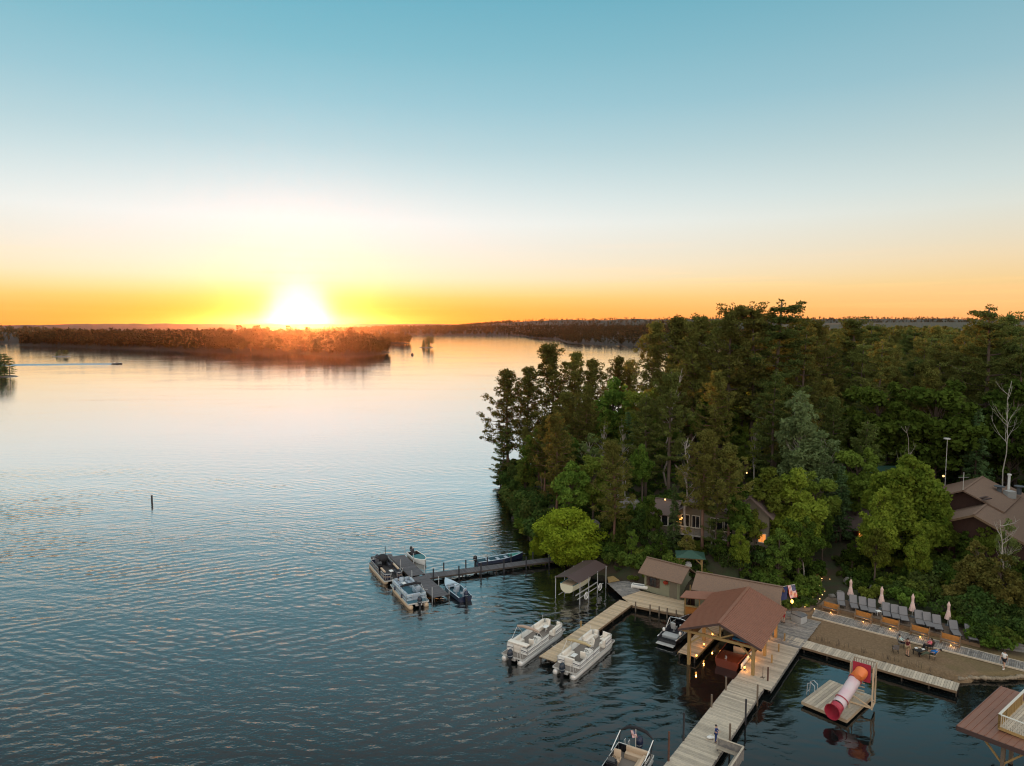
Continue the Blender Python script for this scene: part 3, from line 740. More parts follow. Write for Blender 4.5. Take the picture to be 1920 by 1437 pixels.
BASE_H = {'red_pine': 20, 'white_pine': 25, 'spruce': 16, 'broad0': 13, 'broad1': 14, 'broad2': 12, 'bright0': 15, 'bright1': 15, 'birch2': 16, 'birch0': 15, 'birch1': 16, 'cedar0': 11, 'willow0': 8.4}
def base_h(k): return BASE_H.get(k) or BASE_H[k[:-1]]
NAME = {'red_pine': 'pine_tree', 'white_pine': 'pine_tree', 'spruce': 'spruce_tree', 'broad': 'leafy_tree', 'bright': 'leafy_tree', 'birch': 'birch_tree', 'cedar': 'cedar_tree', 'willow': 'willow_tree', 'bush': 'shrub'}
PLACED = []
def tree(kind, x, y, h, label, group=None, rz=None, wid=1.0, z=None, cat='tree', lean=(0, 0)):
    zz = hz(x, y) if z is None else z
    o = thing(NAME[kind[:-1]], label, cat, (x, y, zz - 0.05), rng.uniform(0, 6.28) if rz is None else rz, group)
    if lean != (0, 0): o.rotation_euler = (lean[0], lean[1], o.rotation_euler[2])
    s = h / base_h(kind) if kind[:-1] != 'bush' else h
    o.scale = (s * wid, s * wid, s)
    for nm, me in (('trunk', PROTO[kind][0]), ('crown', PROTO[kind][1])): place(nm, me, o)
    PLACED.append((x, y)); return o
def tree_px(kind, px, tip, y, label, group=None, **kw):
    """tree whose tip the photo shows at (px, tip), standing y metres north"""
    p = WY(px, tip, y); g = hz(p.x, y)
    return tree(kind, p.x, y, max(1.5, p.z - g), label, group, **kw)
G_FOREST = 'trees of the lakeside forest'
# --- trees that stand out, from the point on the left to the right edge
tree_px('red_pine1', 952, 698, 141, 'tall dark pine at the very tip of the point, branches reaching down to the water', wid=1.12)
tree_px('red_pine0', 990, 692, 140, 'second tall dark pine from the tip of the point, slim and high-crowned')
tree_px('red_pine1', 1036, 649, 137, 'tallest dark pine of the point, with a wide bushy silhouette against the bright water', wid=1.25)
tree_px('red_pine0', 1078, 664, 137, 'dark pine right of the tallest one on the point, seen against the water')
tree_px('red_pine2', 1112, 678, 136, 'small-crowned dark pine closing the silhouetted row on the point')
tree_px('white_pine2', 938, 800, 139, 'low ragged pine leaning out at the foot of the point', lean=(0, -.12))
tree_px('red_pine2', 1160, 672, 150, 'round-topped pine standing alone against the water, middle of the gap')
tree_px('red_pine0', 1182, 680, 152, 'pine with tufted crown just left of the airy tall pine')
tree_px('red_pine0', 1226, 608, 138, 'airy tall pine with bare trunk and water shining through its crown')
tree_px('red_pine2', 1272, 600, 132, 'tall pine with a flat round crown, left of the forest skyline')
tree_px('red_pine1', 1305, 598, 126, 'tall full pine crown rising where the forest skyline begins')
tree_px('white_pine0', 1345, 592, 124, 'tall pine left of the two highest skyline pines')
tree_px('white_pine1', 1374, 575, 118, 'high pine with upswept tufts breaking the skyline, left of the highest')
tree_px('white_pine1', 1412, 573, 117, 'high pine with a broad upswept top, left half of the highest pair', wid=1.15)
tree_px('white_pine0', 1462, 567, 116, 'highest pine of the forest, its jagged top well above the horizon', wid=1.35)
tree_px('white_pine2', 1492, 592, 122, 'broad pine leaning right beside the highest pine')
tree_px('red_pine1', 1535, 606, 140, 'reddish pine crown low on the skyline right of the highest pine')
tree_px('white_pine1', 1600, 598, 150, 'lone pine tuft standing over the middle of the forest skyline', wid=1.3)
tree_px('white_pine2', 1640, 607, 165, 'wide flat-topped pine crown in the middle of the skyline')
tree_px('white_pine0', 1860, 577, 112, 'tall pine with a round dark top above the skyline near the right edge', wid=1.15)
tree_px('white_pine1', 1892, 590, 118, 'smaller pine top beside the tall one near the right edge')
tree_px('white_pine2', 1800, 640, 120, 'broad layered pine left of the tall one near the right edge', wid=1.2)
# front face of the forest on the left
tree_px('red_pine1', 1060, 738, 122, 'brown-green pine with drooping needles behind the willow', wid=1.2)
tree_px('red_pine0', 1012, 800, 124, 'low brown-green pine at the left face of the wood', wid=1.25)
tree_px('red_pine0', 1100, 726, 120, 'brown-green pine with a bare reddish lower trunk behind the willow')
tree_px('broad1', 1150, 700, 128, 'green leafy crown low between the silhouetted pines')
tree_px('birch1', 1133, 775, 112, 'slim birch with white trunk behind and right of the willow', wid=1.4)
tree_px('birch1', 1168, 772, 110, 'slender birch with pale stem left of the yellow-green tree', wid=1.4)
tree_px('birch0', 1110, 800, 108, 'birch whose white trunk rises just above the willow', wid=1.2)
tree_px('broad1', 1205, 828, 100, 'yellow-green leafy tree with forked pale trunk by the boulders', wid=.8)
tree_px('broad0', 1212, 718, 122, 'rounded green tree below the airy tall pine')
tree_px('broad2', 985, 850, 121, 'bright green small leafy tree at the left edge of the wood')
tree_px('red_pine2', 1262, 690, 112, 'half-bare pine with grey trunk above the cabin')
tree_px('red_pine0', 1322, 812, 85.2, 'pine in front of the cabin gable, its trunk crossing the roof', wid=1.1)
tree_px('red_pine2', 1368, 838, 84.2, 'thin pine before the cabin, right of the leaning dead tree', wid=1.0)
tree_px('red_pine0', 1345, 700, 108, 'tall pine directly behind the cabin roof')
tree_px('broad2', 1350, 738, 116, 'bright green leafy top showing behind the pines over the cabin')
tree_px('birch2', 1500, 724, 99, 'tall pale birch with a white forked trunk in the middle of the wood', wid=1.15)
tree_px('birch2', 1542, 800, 97, 'grey-green birch crown right of the tall pale birch', wid=1.3)
tree_px('white_pine1', 1565, 745, 112, 'thin pine with a pinkish trunk right of the tall pale birch')
tree_px('broad2', 1392, 905, 83.6, 'small leafy tree before the wall of the taller cabin wing', wid=.9)
tree_px('white_pine2', 1345, 880, 84.6, 'low bushy pine between the two thin pines before the cabin', wid=.8)
tree_px('spruce1', 1265, 905, 87.5, 'small spruce in front of the cabin sun room', wid=.9)
tree_px('broad2', 1225, 935, 88.5, 'leafy sapling at the left corner of the cabin sun room', wid=.8)
tree_px('broad1', 1440, 868, 85.0, 'leafy tree hiding the right corner of the cabin', wid=1.15)
tree_px('bright0', 1495, 880, 84.5, 'large leafy tree between the cabin and the lighted path', wid=1.1)
tree_px('broad1', 1418, 950, 83.5, 'leafy tree above the long boathouse roof', wid=.9)
tree_px('broad2', 1545, 935, 88.0, 'leafy tree left of the lodge porch roof', wid=.7)
tree_px('bright1', 1712, 838, 85.0, 'biggest yellow-green tree, in front of the lodge', wid=.95)
tree_px('bright0', 1655, 915, 83.0, 'yellow-green tree on the left of the biggest one', wid=.85)
tree_px('broad1', 1645, 985, 80.8, 'darker leafy tree over the sun loungers, left', wid=.9)
tree_px('bright0', 1722, 985, 79.5, 'leafy tree whose low branches hang over the sun loungers', wid=.75)
tree_px('bright0', 1775, 930, 88, 'small bright-topped tree touching the lodge roof', wid=.6)
tree_px('cedar0', 1830, 1010, 75.0, 'brown-green cedar at the right end of the lounger terrace', wid=1.1)
tree_px('cedar0', 1885, 1035, 72.0, 'brown-green cedar nearest the right edge above the walkway', wid=1.15)
tree_px('cedar0', 1790, 1085, 75.0, 'low spreading cedar beside the last closed umbrella', wid=1.5)
tree_px('birch0', 1897, 958, 74.0, 'yellow-leaved birch with a white trunk at the right edge', wid=.75)
tree_px('broad0', 1650, 705, 112, 'full dark green tree right of the thin pine', wid=1.15)
tree_px('broad0', 1762, 702, 106, 'large full green tree in the right half of the wood', wid=1.25)
tree_px('broad1', 1700, 755, 108, 'green tree tucked left of the large full one')
tree_px('white_pine0', 1625, 790, 98, 'layered pine rising behind the lodge porch', wid=1.1)
tree_px('broad2', 1905, 700, 105, 'grey-green leafy tree at the right edge behind the lodge')
tree_px('spruce0', 1835, 760, 103, 'dark conical spruce behind the lodge roof')
tree_px('willow0', 1066, 952, 92.4, 'bright yellow-green willow at the shore above the boat lift', rz=.6, wid=1.38)
tree_px('willow0', 1010, 995, 96.5, 'low yellow-green willow bush at the left foot of the big willow', rz=2.0, wid=.62)

for px, tip, y, k, w_, lab in ((1782, 975, 84.5, 'broad1', 1.0, 'leafy tree before the left corner of the lodge'), (1812, 992, 84.0, 'broad2', 1.1, 'dark leafy tree under the lodge gable, left'), (1852, 982, 83.0, 'broad0', 1.0, 'dark leafy tree under the lodge gable, right'),
        (1895, 992, 82.0, 'broad2', 1.1, 'leafy tree hiding the lodge wall at the right edge'), (1765, 935, 92.0, 'broad0', .9, 'leafy tree against the dark rear gable of the lodge'), (1600, 1010, 84.5, 'broad2', .9, 'leafy tree right of the lit path near the porch'),
        (1500, 960, 81.5, 'broad0', .9, 'broad leafy tree left of the lit path'), (1462, 985, 80.5, 'broad2', 1.0, 'bushy tree behind the right end of the long roof'), (1390, 985, 81.5, 'bright0', .8, 'light green bushy tree above the long roof'),
        (1350, 1000, 82.5, 'broad2', .9, 'dense small tree between the cabin porch and the sheds'), (1240, 1000, 84.5, 'broad2', .9, 'dark small tree below the cabin sun room'), (1185, 990, 88.0, 'broad0', .8, 'green small tree left of the cabin'), (1290, 985, 84.0, 'cedar0', .8, 'brown-green small tree below the cabin porch'),
        (1580, 870, 92, 'spruce0', 1.1, 'dark spruce behind the lodge porch'), (1610, 830, 95, 'broad0', 1.0, 'large dark green tree over the lodge porch roof'), (1530, 880, 90, 'broad0', 1.1, 'green tree right of the tall pale birch near its foot')):
    tree_px(k, px, tip, y, lab, wid=w_)
# bare and dead trees
def bare(name, label, px, tip, y, seed, bark, nb=10, wid=.35, lean=(0, 0), r0=.16, fork=True):
    p = WY(px, tip, y); g = hz(p.x, y); h = p.z - g
    o = thing(name, label, 'tree', (p.x, y, g - .1), 0); o.rotation_euler = (lean[0], lean[1], seed)
    tm = bare_limbs(seed, h, nb, wid, fork, r0)
    half = tm; half.build('trunk', M[bark], o, smooth=True); PLACED.append((p.x, y)); return o
bare('dead_tree', 'leaning bare dead tree with broken twigs in front of the cabin', 1288, 822, 86.5, 61, 'bark_dead', 14, .28, (0, -.20), .20)
bare('dead_birch', 'white dead birch with spreading bare limbs behind the lodge', 1885, 712, 97, 62, 'bark_birch', 9, .30, (0, .03), .10)
bare('dead_tree', 'grey bare tree with a few limbs right of the lodge porch pines', 1705, 800, 97, 63, 'bark_dead', 8, .3, (0, .08), .09)
bare('dead_tree', 'bare grey snag standing in the pines above the cabin', 1255, 690, 109, 64, 'bark_dead', 16, .2, (0, .03), .17)
bare('birch_tree', 'bare white birch stem inside the tall pale birch crown', 1497, 755, 99.5, 65, 'bark_birch', 7, .22, (0, 0), .12)
bare('birch_tree', 'forked white birch stem by the right edge above the cedar', 1893, 975, 72.5, 66, 'bark_birch', 7, .4, (0, .02), .13)
bare('birch_tree', 'slanting white birch stem left of the lighted path', 1508, 1000, 83.0, 67, 'bark_birch', 4, .25, (0, .12), .10)
for k, (px, tip, y) in enumerate([(1112, 900, 104), (1127, 905, 103), (1146, 890, 103), (1158, 885, 105), (1172, 880, 104), (1102, 910, 106)]):
    w_ = ['behind the willow top', 'just right of the willow top', 'left of the boulder, slightly bent', 'straight and thin above the boulder', 'right of the boulder, forked high', 'closest to the lamp in the wood']
    bare('birch_tree', 'bare pale birch trunk ' + w_[k], px, tip, y, 70 + k, 'bark_birch' if k in (1, 2, 3, 4) else 'bark', 3, .15, (0, .03 * (k - 2)), .13, False)

# --- the rest of the wood
KEEP_OUT = [[(14, 76), (34, 66), (52, 60), (54, 74), (40, 86), (26, 84.0), (15, 86)],
            [(17, 84.5), (33, 79), (40, 96), (24, 103), (15, 97)],
            [(38, 84), (52, 82), (84, 84), (84, 106), (52, 112), (38, 96)],
            [(4, 76), (14, 76), (17, 84), (12.6, 92), (5, 92)]]
def inside(x, y, poly):
    c = False; n = len(poly)
    for i in range(n):
        x0, y0 = poly[i]; x1, y1 = poly[(i + 1) % n]
        if (y0 > y) != (y1 > y) and x < (x1 - x0) * (y - y0) / (y1 - y0) + x0: c = not c
    return c
def sdf(x, y): return float(seg_dist(np.array([x]), np.array([y]), SHORE)[0])
LBL = {'red_pine': 'brown-green pine standing among its like in the lakeside forest', 'white_pine': 'layered green pine standing among its like in the lakeside forest',
       'spruce': 'dark conical spruce standing among its like in the lakeside forest', 'broad': 'green leafy tree standing among its like in the lakeside forest',
       'birch': 'pale-stemmed birch standing among its like in the lakeside forest'}
kinds = ['red_pine0', 'red_pine1', 'red_pine2', 'white_pine0', 'white_pine1', 'white_pine2', 'spruce0', 'spruce1', 'broad0', 'broad1', 'broad2', 'birch0', 'birch1']
wts = [1.4, 1.4, 1, 1.1, .8, 1.1, 1, .9, 1.5, 1.5, 1.2, .5, .6]
SKY = [(900, 900), (930, 860), (990, 790), (1040, 760), (1120, 745), (1170, 760), (1215, 735), (1260, 690), (1300, 640), (1340, 622), (1420, 618), (1500, 616), (1560, 622), (1640, 618), (1720, 616), (1800, 620), (1860, 616), (1920, 616), (2200, 612), (3000, 612)]
def sky_at(px):
    for (a, b), (c, d) in zip(SKY, SKY[1:]):
        if a <= px < c: return b + (d - b) * (px - a) / (c - a)
    return 612
cnt = 0; tries = 0
far_pts = []
while cnt < 235 and tries < 30000:
    tries += 1
    y = 86 + 104 * rng.random() ** .85; x = rng.uniform(-2, .80 * y + 4)
    if sdf(x, y) < 2.2 or any(inside(x, y, k) for k in KEEP_OUT): continue
    if any((x - a) ** 2 + (y - b) ** 2 < 3.7 ** 2 for a, b in PLACED): continue
    k = rng.choices(kinds, wts)[0]; g = hz(x, y)
    h = base_h(k) * rng.uniform(.72, 1.08)
    px = 960 + 1280 * x / (y * .99)
    # crowns keep below the skyline the photo shows
    top = WY(px, sky_at(px) + rng.uniform(2, 26), y).z
    h = min(h, top - g)
    if h < 6: 
        continue
    tree(k, x, y, h, LBL[k[:-1]], G_FOREST); cnt += 1
print('forest trees', cnt)
# shrubs on the bank
SH = 0
bush_lbl = ['low dark green shrub among the others on the wooded bank', 'taller dark shrub among the others on the wooded bank', 'bright green shrub among the others on the wooded bank']
t_ = 0
while SH < 240 and t_ < 20000:
    t_ += 1
    if rng.random() < .55: x = rng.uniform(3, 40); y = rng.uniform(78, 104)
    else: x = rng.uniform(40, 80); y = rng.uniform(68, 100)
    if sdf(x, y) < 1.0: continue
    if inside(x, y, [(12.8, 84.2), (16.6, 83.9), (34, 74), (40, 78.2), (48, 70), (53, 62), (48, 60), (28, 68), (14, 78)]): continue
    if inside(x, y, [(36.5, 76), (41, 76), (43.5, 91), (39.5, 92)]): continue
    if inside(x, y, [(18, 88.6), (35, 82.5), (40, 95), (24, 101)]) or inside(x, y, [(43, 88), (82, 84), (84, 106), (52, 112), (43, 96)]): continue
    if inside(x, y, [(19, 78.8), (24.6, 78.4), (24.6, 81.5), (19, 81.5)]): continue
    if any((x - a) ** 2 + (y - b) ** 2 < .8 for a, b in PLACED): continue
    k = rng.choice((0, 0, 1, 2)); tree('bush%d' % k, x, y, rng.uniform(.7, 1.25), bush_lbl[k], 'shrubs on the bank', cat='shrub'); SH += 1
print('shrubs', SH)

for k_ in range(84):
    for t2 in range(30):
        y = rng.uniform(94, 146); x = rng.uniform(-2, 13)
        if 0.1 < sdf(x, y) < 2.4: break
    else: continue
    k = rng.choice((0, 1, 1, 2)); tree('bush%d' % k, x, y, rng.uniform(.8, 1.6), bush_lbl[k], 'shrubs on the bank', cat='shrub')
# --- far part of the same wood: too many to tell apart, instanced on points
def instanced_wood(name, pts, protos, label=None):
    coll = bpy.data.collections.new(name + '_kinds')
    for i, k in enumerate(protos):
        bm = bmesh.new(); me = bpy.data.meshes.new('%02d_kind' % i)
        bm.from_mesh(PROTO[k][0]); nt_ = len(bm.faces); bm.from_mesh(PROTO[k][1]); bm.faces.ensure_lookup_table()
        for f in bm.faces[nt_:]: f.material_index = 1
        bm.to_mesh(me); bm.free()
        me.materials.append(PROTO[k][0].materials[0]); me.materials.append(PROTO[k][1].materials[0])
        coll.objects.link(bpy.data.objects.new('%02d_kind' % i, me))
    me = bpy.data.meshes.new(name)
    me.from_pydata([p[:3] for p in pts], [], [])
    for nm, ix, ty in (('turn', 3, 'FLOAT'), ('size', 4, 'FLOAT'), ('pick', 5, 'INT')):
        a = me.attributes.new(nm, ty, 'POINT'); a.data.foreach_set('value', [p[ix] for p in pts])
    o = bpy.data.objects.new(name, me); COL.objects.link(o)
    g = bpy.data.node_groups.new(name + '_nodes', 'GeometryNodeTree')
    g.interface.new_socket('Geometry', in_out='INPUT', socket_type='NodeSocketGeometry'); g.interface.new_socket('Geometry', in_out='OUTPUT', socket_type='NodeSocketGeometry')
    gi = g.nodes.new('NodeGroupInput'); go = g.nodes.new('NodeGroupOutput')
    ip = g.nodes.new('GeometryNodeInstanceOnPoints'); ci = g.nodes.new('GeometryNodeCollectionInfo')
    ci.inputs['Collection'].default_value = coll; ci.inputs['Separate Children'].default_value = True; ci.inputs['Reset Children'].default_value = True
    def att(nm, ty):
        n = g.nodes.new('GeometryNodeInputNamedAttribute'); n.data_type = ty; n.inputs['Name'].default_value = nm; return n.outputs['Attribute']
    cx = g.nodes.new('ShaderNodeCombineXYZ'); g.links.new(att('turn', 'FLOAT'), cx.inputs[2])
    g.links.new(gi.outputs[0], ip.inputs['Points']); g.links.new(ci.outputs[0], ip.inputs['Instance'])
    ip.inputs['Pick Instance'].default_value = True
    g.links.new(att('pick', 'INT'), ip.inputs['Instance Index']); g.links.new(cx.outputs[0], ip.inputs['Rotation']); g.links.new(att('size', 'FLOAT'), ip.inputs['Scale'])
    g.links.new(ip.outputs[0], go.inputs[0])
    md = o.modifiers.new('wood', 'NODES'); md.node_group = g
    o['kind'] = 'stuff'
    if label: o['label'] = label
    return o
pts = []; tries = 0; used = {}
while len(pts) < 1500 and tries < 60000:
    tries += 1
    y = 186 + 520 * rng.random() ** 1.5; x = rng.uniform(.16 * y, .84 * y)
    if sdf(x, y) < 3: continue
    key = (int(x / 5.0), int(y / 5.0))
    if any((key[0] + a, key[1] + b) in used and (used[(key[0] + a, key[1] + b)][0] - x) ** 2 + (used[(key[0] + a, key[1] + b)][1] - y) ** 2 < 21 for a in (-1, 0, 1) for b in (-1, 0, 1)): continue
    ki = rng.choices(range(len(kinds)), wts)[0]; used[key] = (x, y)
    g = hz(x, y); px = 960 + 1280 * x / y; h = base_h(kinds[ki]) * rng.uniform(.75, 1.1)
    h = min(h, WY(px, max(610, sky_at(px) - 4) + rng.uniform(-3, 10), y).z - g)
    if h < 5: continue
    pts.append((x, y, g, rng.uniform(0, 6.28), h / base_h(kinds[ki]), ki))
t_ = 0; n0 = len(pts)
while len(pts) < n0 + 420 and t_ < 20000:      # the wood goes on past the right edge of the view
    t_ += 1
    y = 66 + 125 * rng.random(); x = rng.uniform(.80 * y + 3, 1.5 * y + 12)
    if sdf(x, y) < 5 or any((x - p[0]) ** 2 + (y - p[1]) ** 2 < 15 for p in pts[n0:]): continue
    if inside(x, y, [(43, 84), (84, 82), (86, 106), (52, 112)]): continue
    ki = rng.choices(range(len(kinds)), wts)[0]; pts.append((x, y, hz(x, y), rng.uniform(0, 6.28), rng.uniform(.7, 1.0), ki))
print('far wood', len(pts))
instanced_wood('forest', pts, kinds)
# understorey mat: ferns and seedlings
pts = []; t_ = 0
while len(pts) < 3000 and t_ < 30000:
    t_ += 1
    y = 76 + 60 * rng.random(); x = rng.uniform(0, .8 * y)
    if sdf(x, y) < .6: continue
    if inside(x, y, [(12.4, 83.0), (16.6, 83.9), (22, 80.6), (34, 74.6), (35.2, 77.6), (37, 80), (39, 91.5), (43.5, 91), (40.5, 80.4), (49, 72), (53, 62), (48, 60), (28, 68), (12, 78)]): continue
    if inside(x, y, [(18, 88.9), (35, 82.5), (40, 95), (24, 101)]) or inside(x, y, [(43, 88), (82, 84), (84, 106), (52, 112), (43, 96)]): continue
    pts.append((x, y, hz(x, y) - .1, rng.uniform(0, 6.28), rng.uniform(.22, .55), rng.choice((0, 1, 2))))
instanced_wood('undergrowth', pts, ['bush0', 'bush1', 'bush2'])

# --- far shores: hills of forest
def hill(name, poly, top, edge, seed, mtl, step, amp=1.0, keep=-.2):
    P = np.array(poly); x0, y0 = P.min(0) - step; x1, y1 = P.max(0) + step
    def fn(X, Y):
        sd = seg_dist(X, Y, poly)
        nn = np.zeros(X.shape); s_ = seed
        for k, (fr, a) in enumerate(((.0021, 1), (.0052, .55), (.013, .3))):
            nn += a * np.sin(X * fr * 6.28 + s_ + 1.3 * np.sin(Y * fr * 4 + s_ * 2)) * np.cos(Y * fr * 5.1 + s_ * 1.7 + k)
        hh = top * (1 - np.exp(-np.clip(sd, 0, None) / edge)) * (1 + .22 * amp * nn)
        return np.where(sd > 0, np.maximum(hh, .3), np.clip(sd * .3, -3, 0))
    o = grid_obj(name, np.arange(x0, x1, step), np.arange(y0, y1, step), fn, mtl, keep=keep)
    return fn
hillmat = mat('far_forest_floor', (0.014, 0.014, 0.009), 1.0, var=.3, nscale=.02, coord='Object')
def lod_tree(r, kind):
    P = []
    if kind == 0:      # conifer
        h = 1.0
        for j in range(34):
            q = r.uniform(.12, 1); w_ = .19 * (1.06 - q) * r.uniform(.4, 1.2); a = r.uniform(0, 6.28)
            P.append((math.cos(a) * w_, math.sin(a) * w_, q))
        v, f = leaves(np.array(P), .085, r, flat=.3, aspect=.7)
    elif kind == 1:    # pine: bare below, tuft above
        for j in range(34):
            q = r.uniform(.42, 1); w_ = .17 * math.sin(math.pi * min(1, (q - .36) / .68)) ** .6 * r.uniform(.3, 1.2); a = r.uniform(0, 6.28)
            P.append((math.cos(a) * w_, math.sin(a) * w_, q))
        v, f = leaves(np.array(P), .08, r, flat=.2, aspect=.7)
    else:              # round
        d = rand_dirs(44, r); v, f = leaves(np.array([0, 0, .58]) + d * np.array([.30, .30, .38]) * r.uniform(.6, 1.05, (44, 1)), .105, r, outn=d * .5, aspect=.8)
    # trunk sliver
    tv = np.array([(-.012, 0, -.05), (.012, 0, -.05), (.006, 0, .8), (-.006, 0, .8), (0, -.012, -.05), (0, .012, -.05), (0, .006, .8), (0, -.006, .8)])
    return np.concatenate([v, tv]), np.concatenate([f, np.array([[0, 1, 2, 3], [4, 5, 6, 7]]) + len(v)])
def wood_mass(name, fn, poly, n, hgt, seed, material, front=None, depth=None, label=None, sdmin=2, steer=None):
    r = np.random.RandomState(seed); lods = [lod_tree(r, k) for k in (0, 0, 1, 1, 2, 2, 2)]
    P = np.array(poly); V = []; F = []; b = 0; got = 0
    while got < n:
        X = r.uniform(P[:, 0].min(), P[:, 0].max(), 4000); Y = r.uniform(P[:, 1].min(), P[:, 1].max(), 4000)
        sd = seg_dist(X, Y, poly); ok = sd > sdmin
        if depth: ok &= (sd < depth) | (r.uniform(0, 1, 4000) < .25)
        ok &= (sd < 28) | (r.uniform(0, 1, 4000) < .42)
        X = X[ok]; Y = Y[ok]; Z = fn(X, Y)
        for x, y, z_ in zip(X, Y, Z):
            if got >= n: break
            k = r.randint(len(lods)); v, f = lods[k]; h = hgt * r.uniform(.7, 1.25) * (1.35 if (k in (2, 3) and r.uniform() < .12) else 1)
            a = r.uniform(0, 6.28); c_, s_ = math.cos(a), math.sin(a); w_ = r.uniform(.85, 1.35)
            vv = np.empty_like(v); vv[:, 0] = (v[:, 0] * c_ - v[:, 1] * s_) * h * w_ + x; vv[:, 1] = (v[:, 0] * s_ + v[:, 1] * c_) * h * w_ + y; vv[:, 2] = v[:, 2] * h + z_
            V.append(vv); F.append(f + b); b += len(v); got += 1
    o = np_obj(name, np.concatenate(V), np.concatenate(F), material, False, 'stuff')
    if label: o['label'] = label
    return o
far_leaf = leafmat('far_forest_leaves', (0.040, 0.040, 0.022), (0.085, 0.080, 0.038), (0.075, 0.062, 0.035), .42, .03)
isl_leaf = leafmat('island_leaves', (0.055, 0.040, 0.020), (0.115, 0.085, 0.036), (0.10, 0.06, 0.03), .5, .03)
island = [(-714, 1092), (-560, 985), (-470, 925), (-378, 866), (-320, 838), (-285, 822), (-272, 834), (-258, 832), (-250, 808), (-215, 765), (-186, 745), (-168, 765), (-153, 800), (-150, 850), (-200, 930),
          (-330, 1010), (-480, 1080), (-640, 1180), (-780, 1230), (-860, 1210), (-830, 1150)]
fi = hill('island_ground', island, 19, 60, 2.0, hillmat, 9, .5)
wood_mass('island_woods', fi, island, 3600, 14.5, 5, isl_leaf, depth=130)
spit = [(-210, 1262), (-186, 1240), (-190, 1290), (-240, 1350), (-330, 1360), (-300, 1300)]
fs_ = hill('far_point_ground', spit, 8, 50, 1.0, hillmat, 9, .5); wood_mass('far_point_woods', fs_, spit, 260, 14, 6, isl_leaf)
leftl = [(-1150, 1290), (-890, 1300), (-800, 1420), (-1100, 1900), (-2400, 2400), (-2400, 1000), (-1500, 1150)]
fl = hill('west_shore_ground', leftl, 20, 130, 3.0, hillmat, 22, .4); wood_mass('west_shore_woods', fl, leftl, 2200, 15, 7, far_leaf, depth=200)
ridge1 = [(-900, 2550), (-428, 2500), (-100, 2350), (30, 2250), (60, 1780), (110, 1640), (105, 1260), (150, 1180), (200, 1130), (330, 1120), (700, 1400), (900, 2500), (900, 3600), (-900, 3400)]
fr = hill('north_shore_ground', ridge1, 34, 420, 5.0, hillmat, 28, .35)
wood_mass('north_shore_woods', fr, ridge1, 9000, 12.5, 8, far_leaf, depth=420)
ridge2 = [(-500, 3500), (300, 3300), (900, 2950), (1500, 2900), (3200, 3000), (3800, 4200), (3000, 5200), (-500, 5200)]
f2_ = hill('distant_hills', ridge2, 80, 500, 1.2, mat('distant_forest', (0.020, 0.028, 0.020), 1, var=.3, nscale=.01), 45, .30)
wood_mass('distant_woods', f2_, ridge2, 8000, 13, 9, far_leaf, depth=500)
ridge3 = [(-4200, 4600), (-2600, 5000), (-1200, 4900), (200, 5000), (800, 6800), (-5000, 7400)]
f3_ = hill('western_hills', ridge3, 52, 500, .4, mat('distant_forest_west', (0.04, 0.035, 0.03), 1, var=.3, nscale=.01), 55, .55)
# small wooded islets
def islet(label, px, py, rad, trees, seed, hmax, name='islet'):
    c = W(px, py); r = random.Random(seed)
    o = thing(name, label, 'islet', (c.x, c.y, 0), 0)
    m_ = MB(); rings = []
    for q, zz in ((1.15, -1.5), (1.0, -.1), (.85, .5), (.5, .9), (.05, 1.0)):
        rings.append([(math.cos(a) * rad * q * (1 + .22 * math.sin(3 * a + seed)), math.sin(a) * rad * .55 * q * (1 + .2 * math.cos(2 * a)), zz) for a in [2 * math.pi * k / 14 for k in range(14)]])
    m_.loft(rings, 0, True, False, True); m_.build('rocky_ground', M['rock'], o)
    for k in range(trees):
        a = 6.28 * k / trees + r.uniform(-.4, .4); q = r.uniform(.3, .75) * rad
        kd = r.choice(('red_pine0', 'white_pine2', 'red_pine1', 'spruce0')); h = hmax * r.uniform(.6, 1)
        s = h / base_h(kd)
        e = bpy.data.objects.new('pine_tree', PROTO[kd][0]); COL.objects.link(e); e.parent = o; e.location = (math.cos(a) * q, math.sin(a) * q * .5, .3); e.scale = (s * 1.6, s * 1.6, s); e.rotation_euler = (0, 0, a)
        place('crown', PROTO[kd][1], e)
    return o
islet('tiny rocky islet with a few bent pines, left of the small motorboat', 117, 669, 9, 5, 3, 7)
islet('small cluster of pines on an islet right of the large island', 801, 652, 11, 6, 5, 17)
islet('dark wooded islet cut by the left edge of the view', -2, 706, 11, 5, 8, 19)
islet('low sunlit rock with two pines before the gap in the large island', 552, 661, 6, 2, 9, 7)
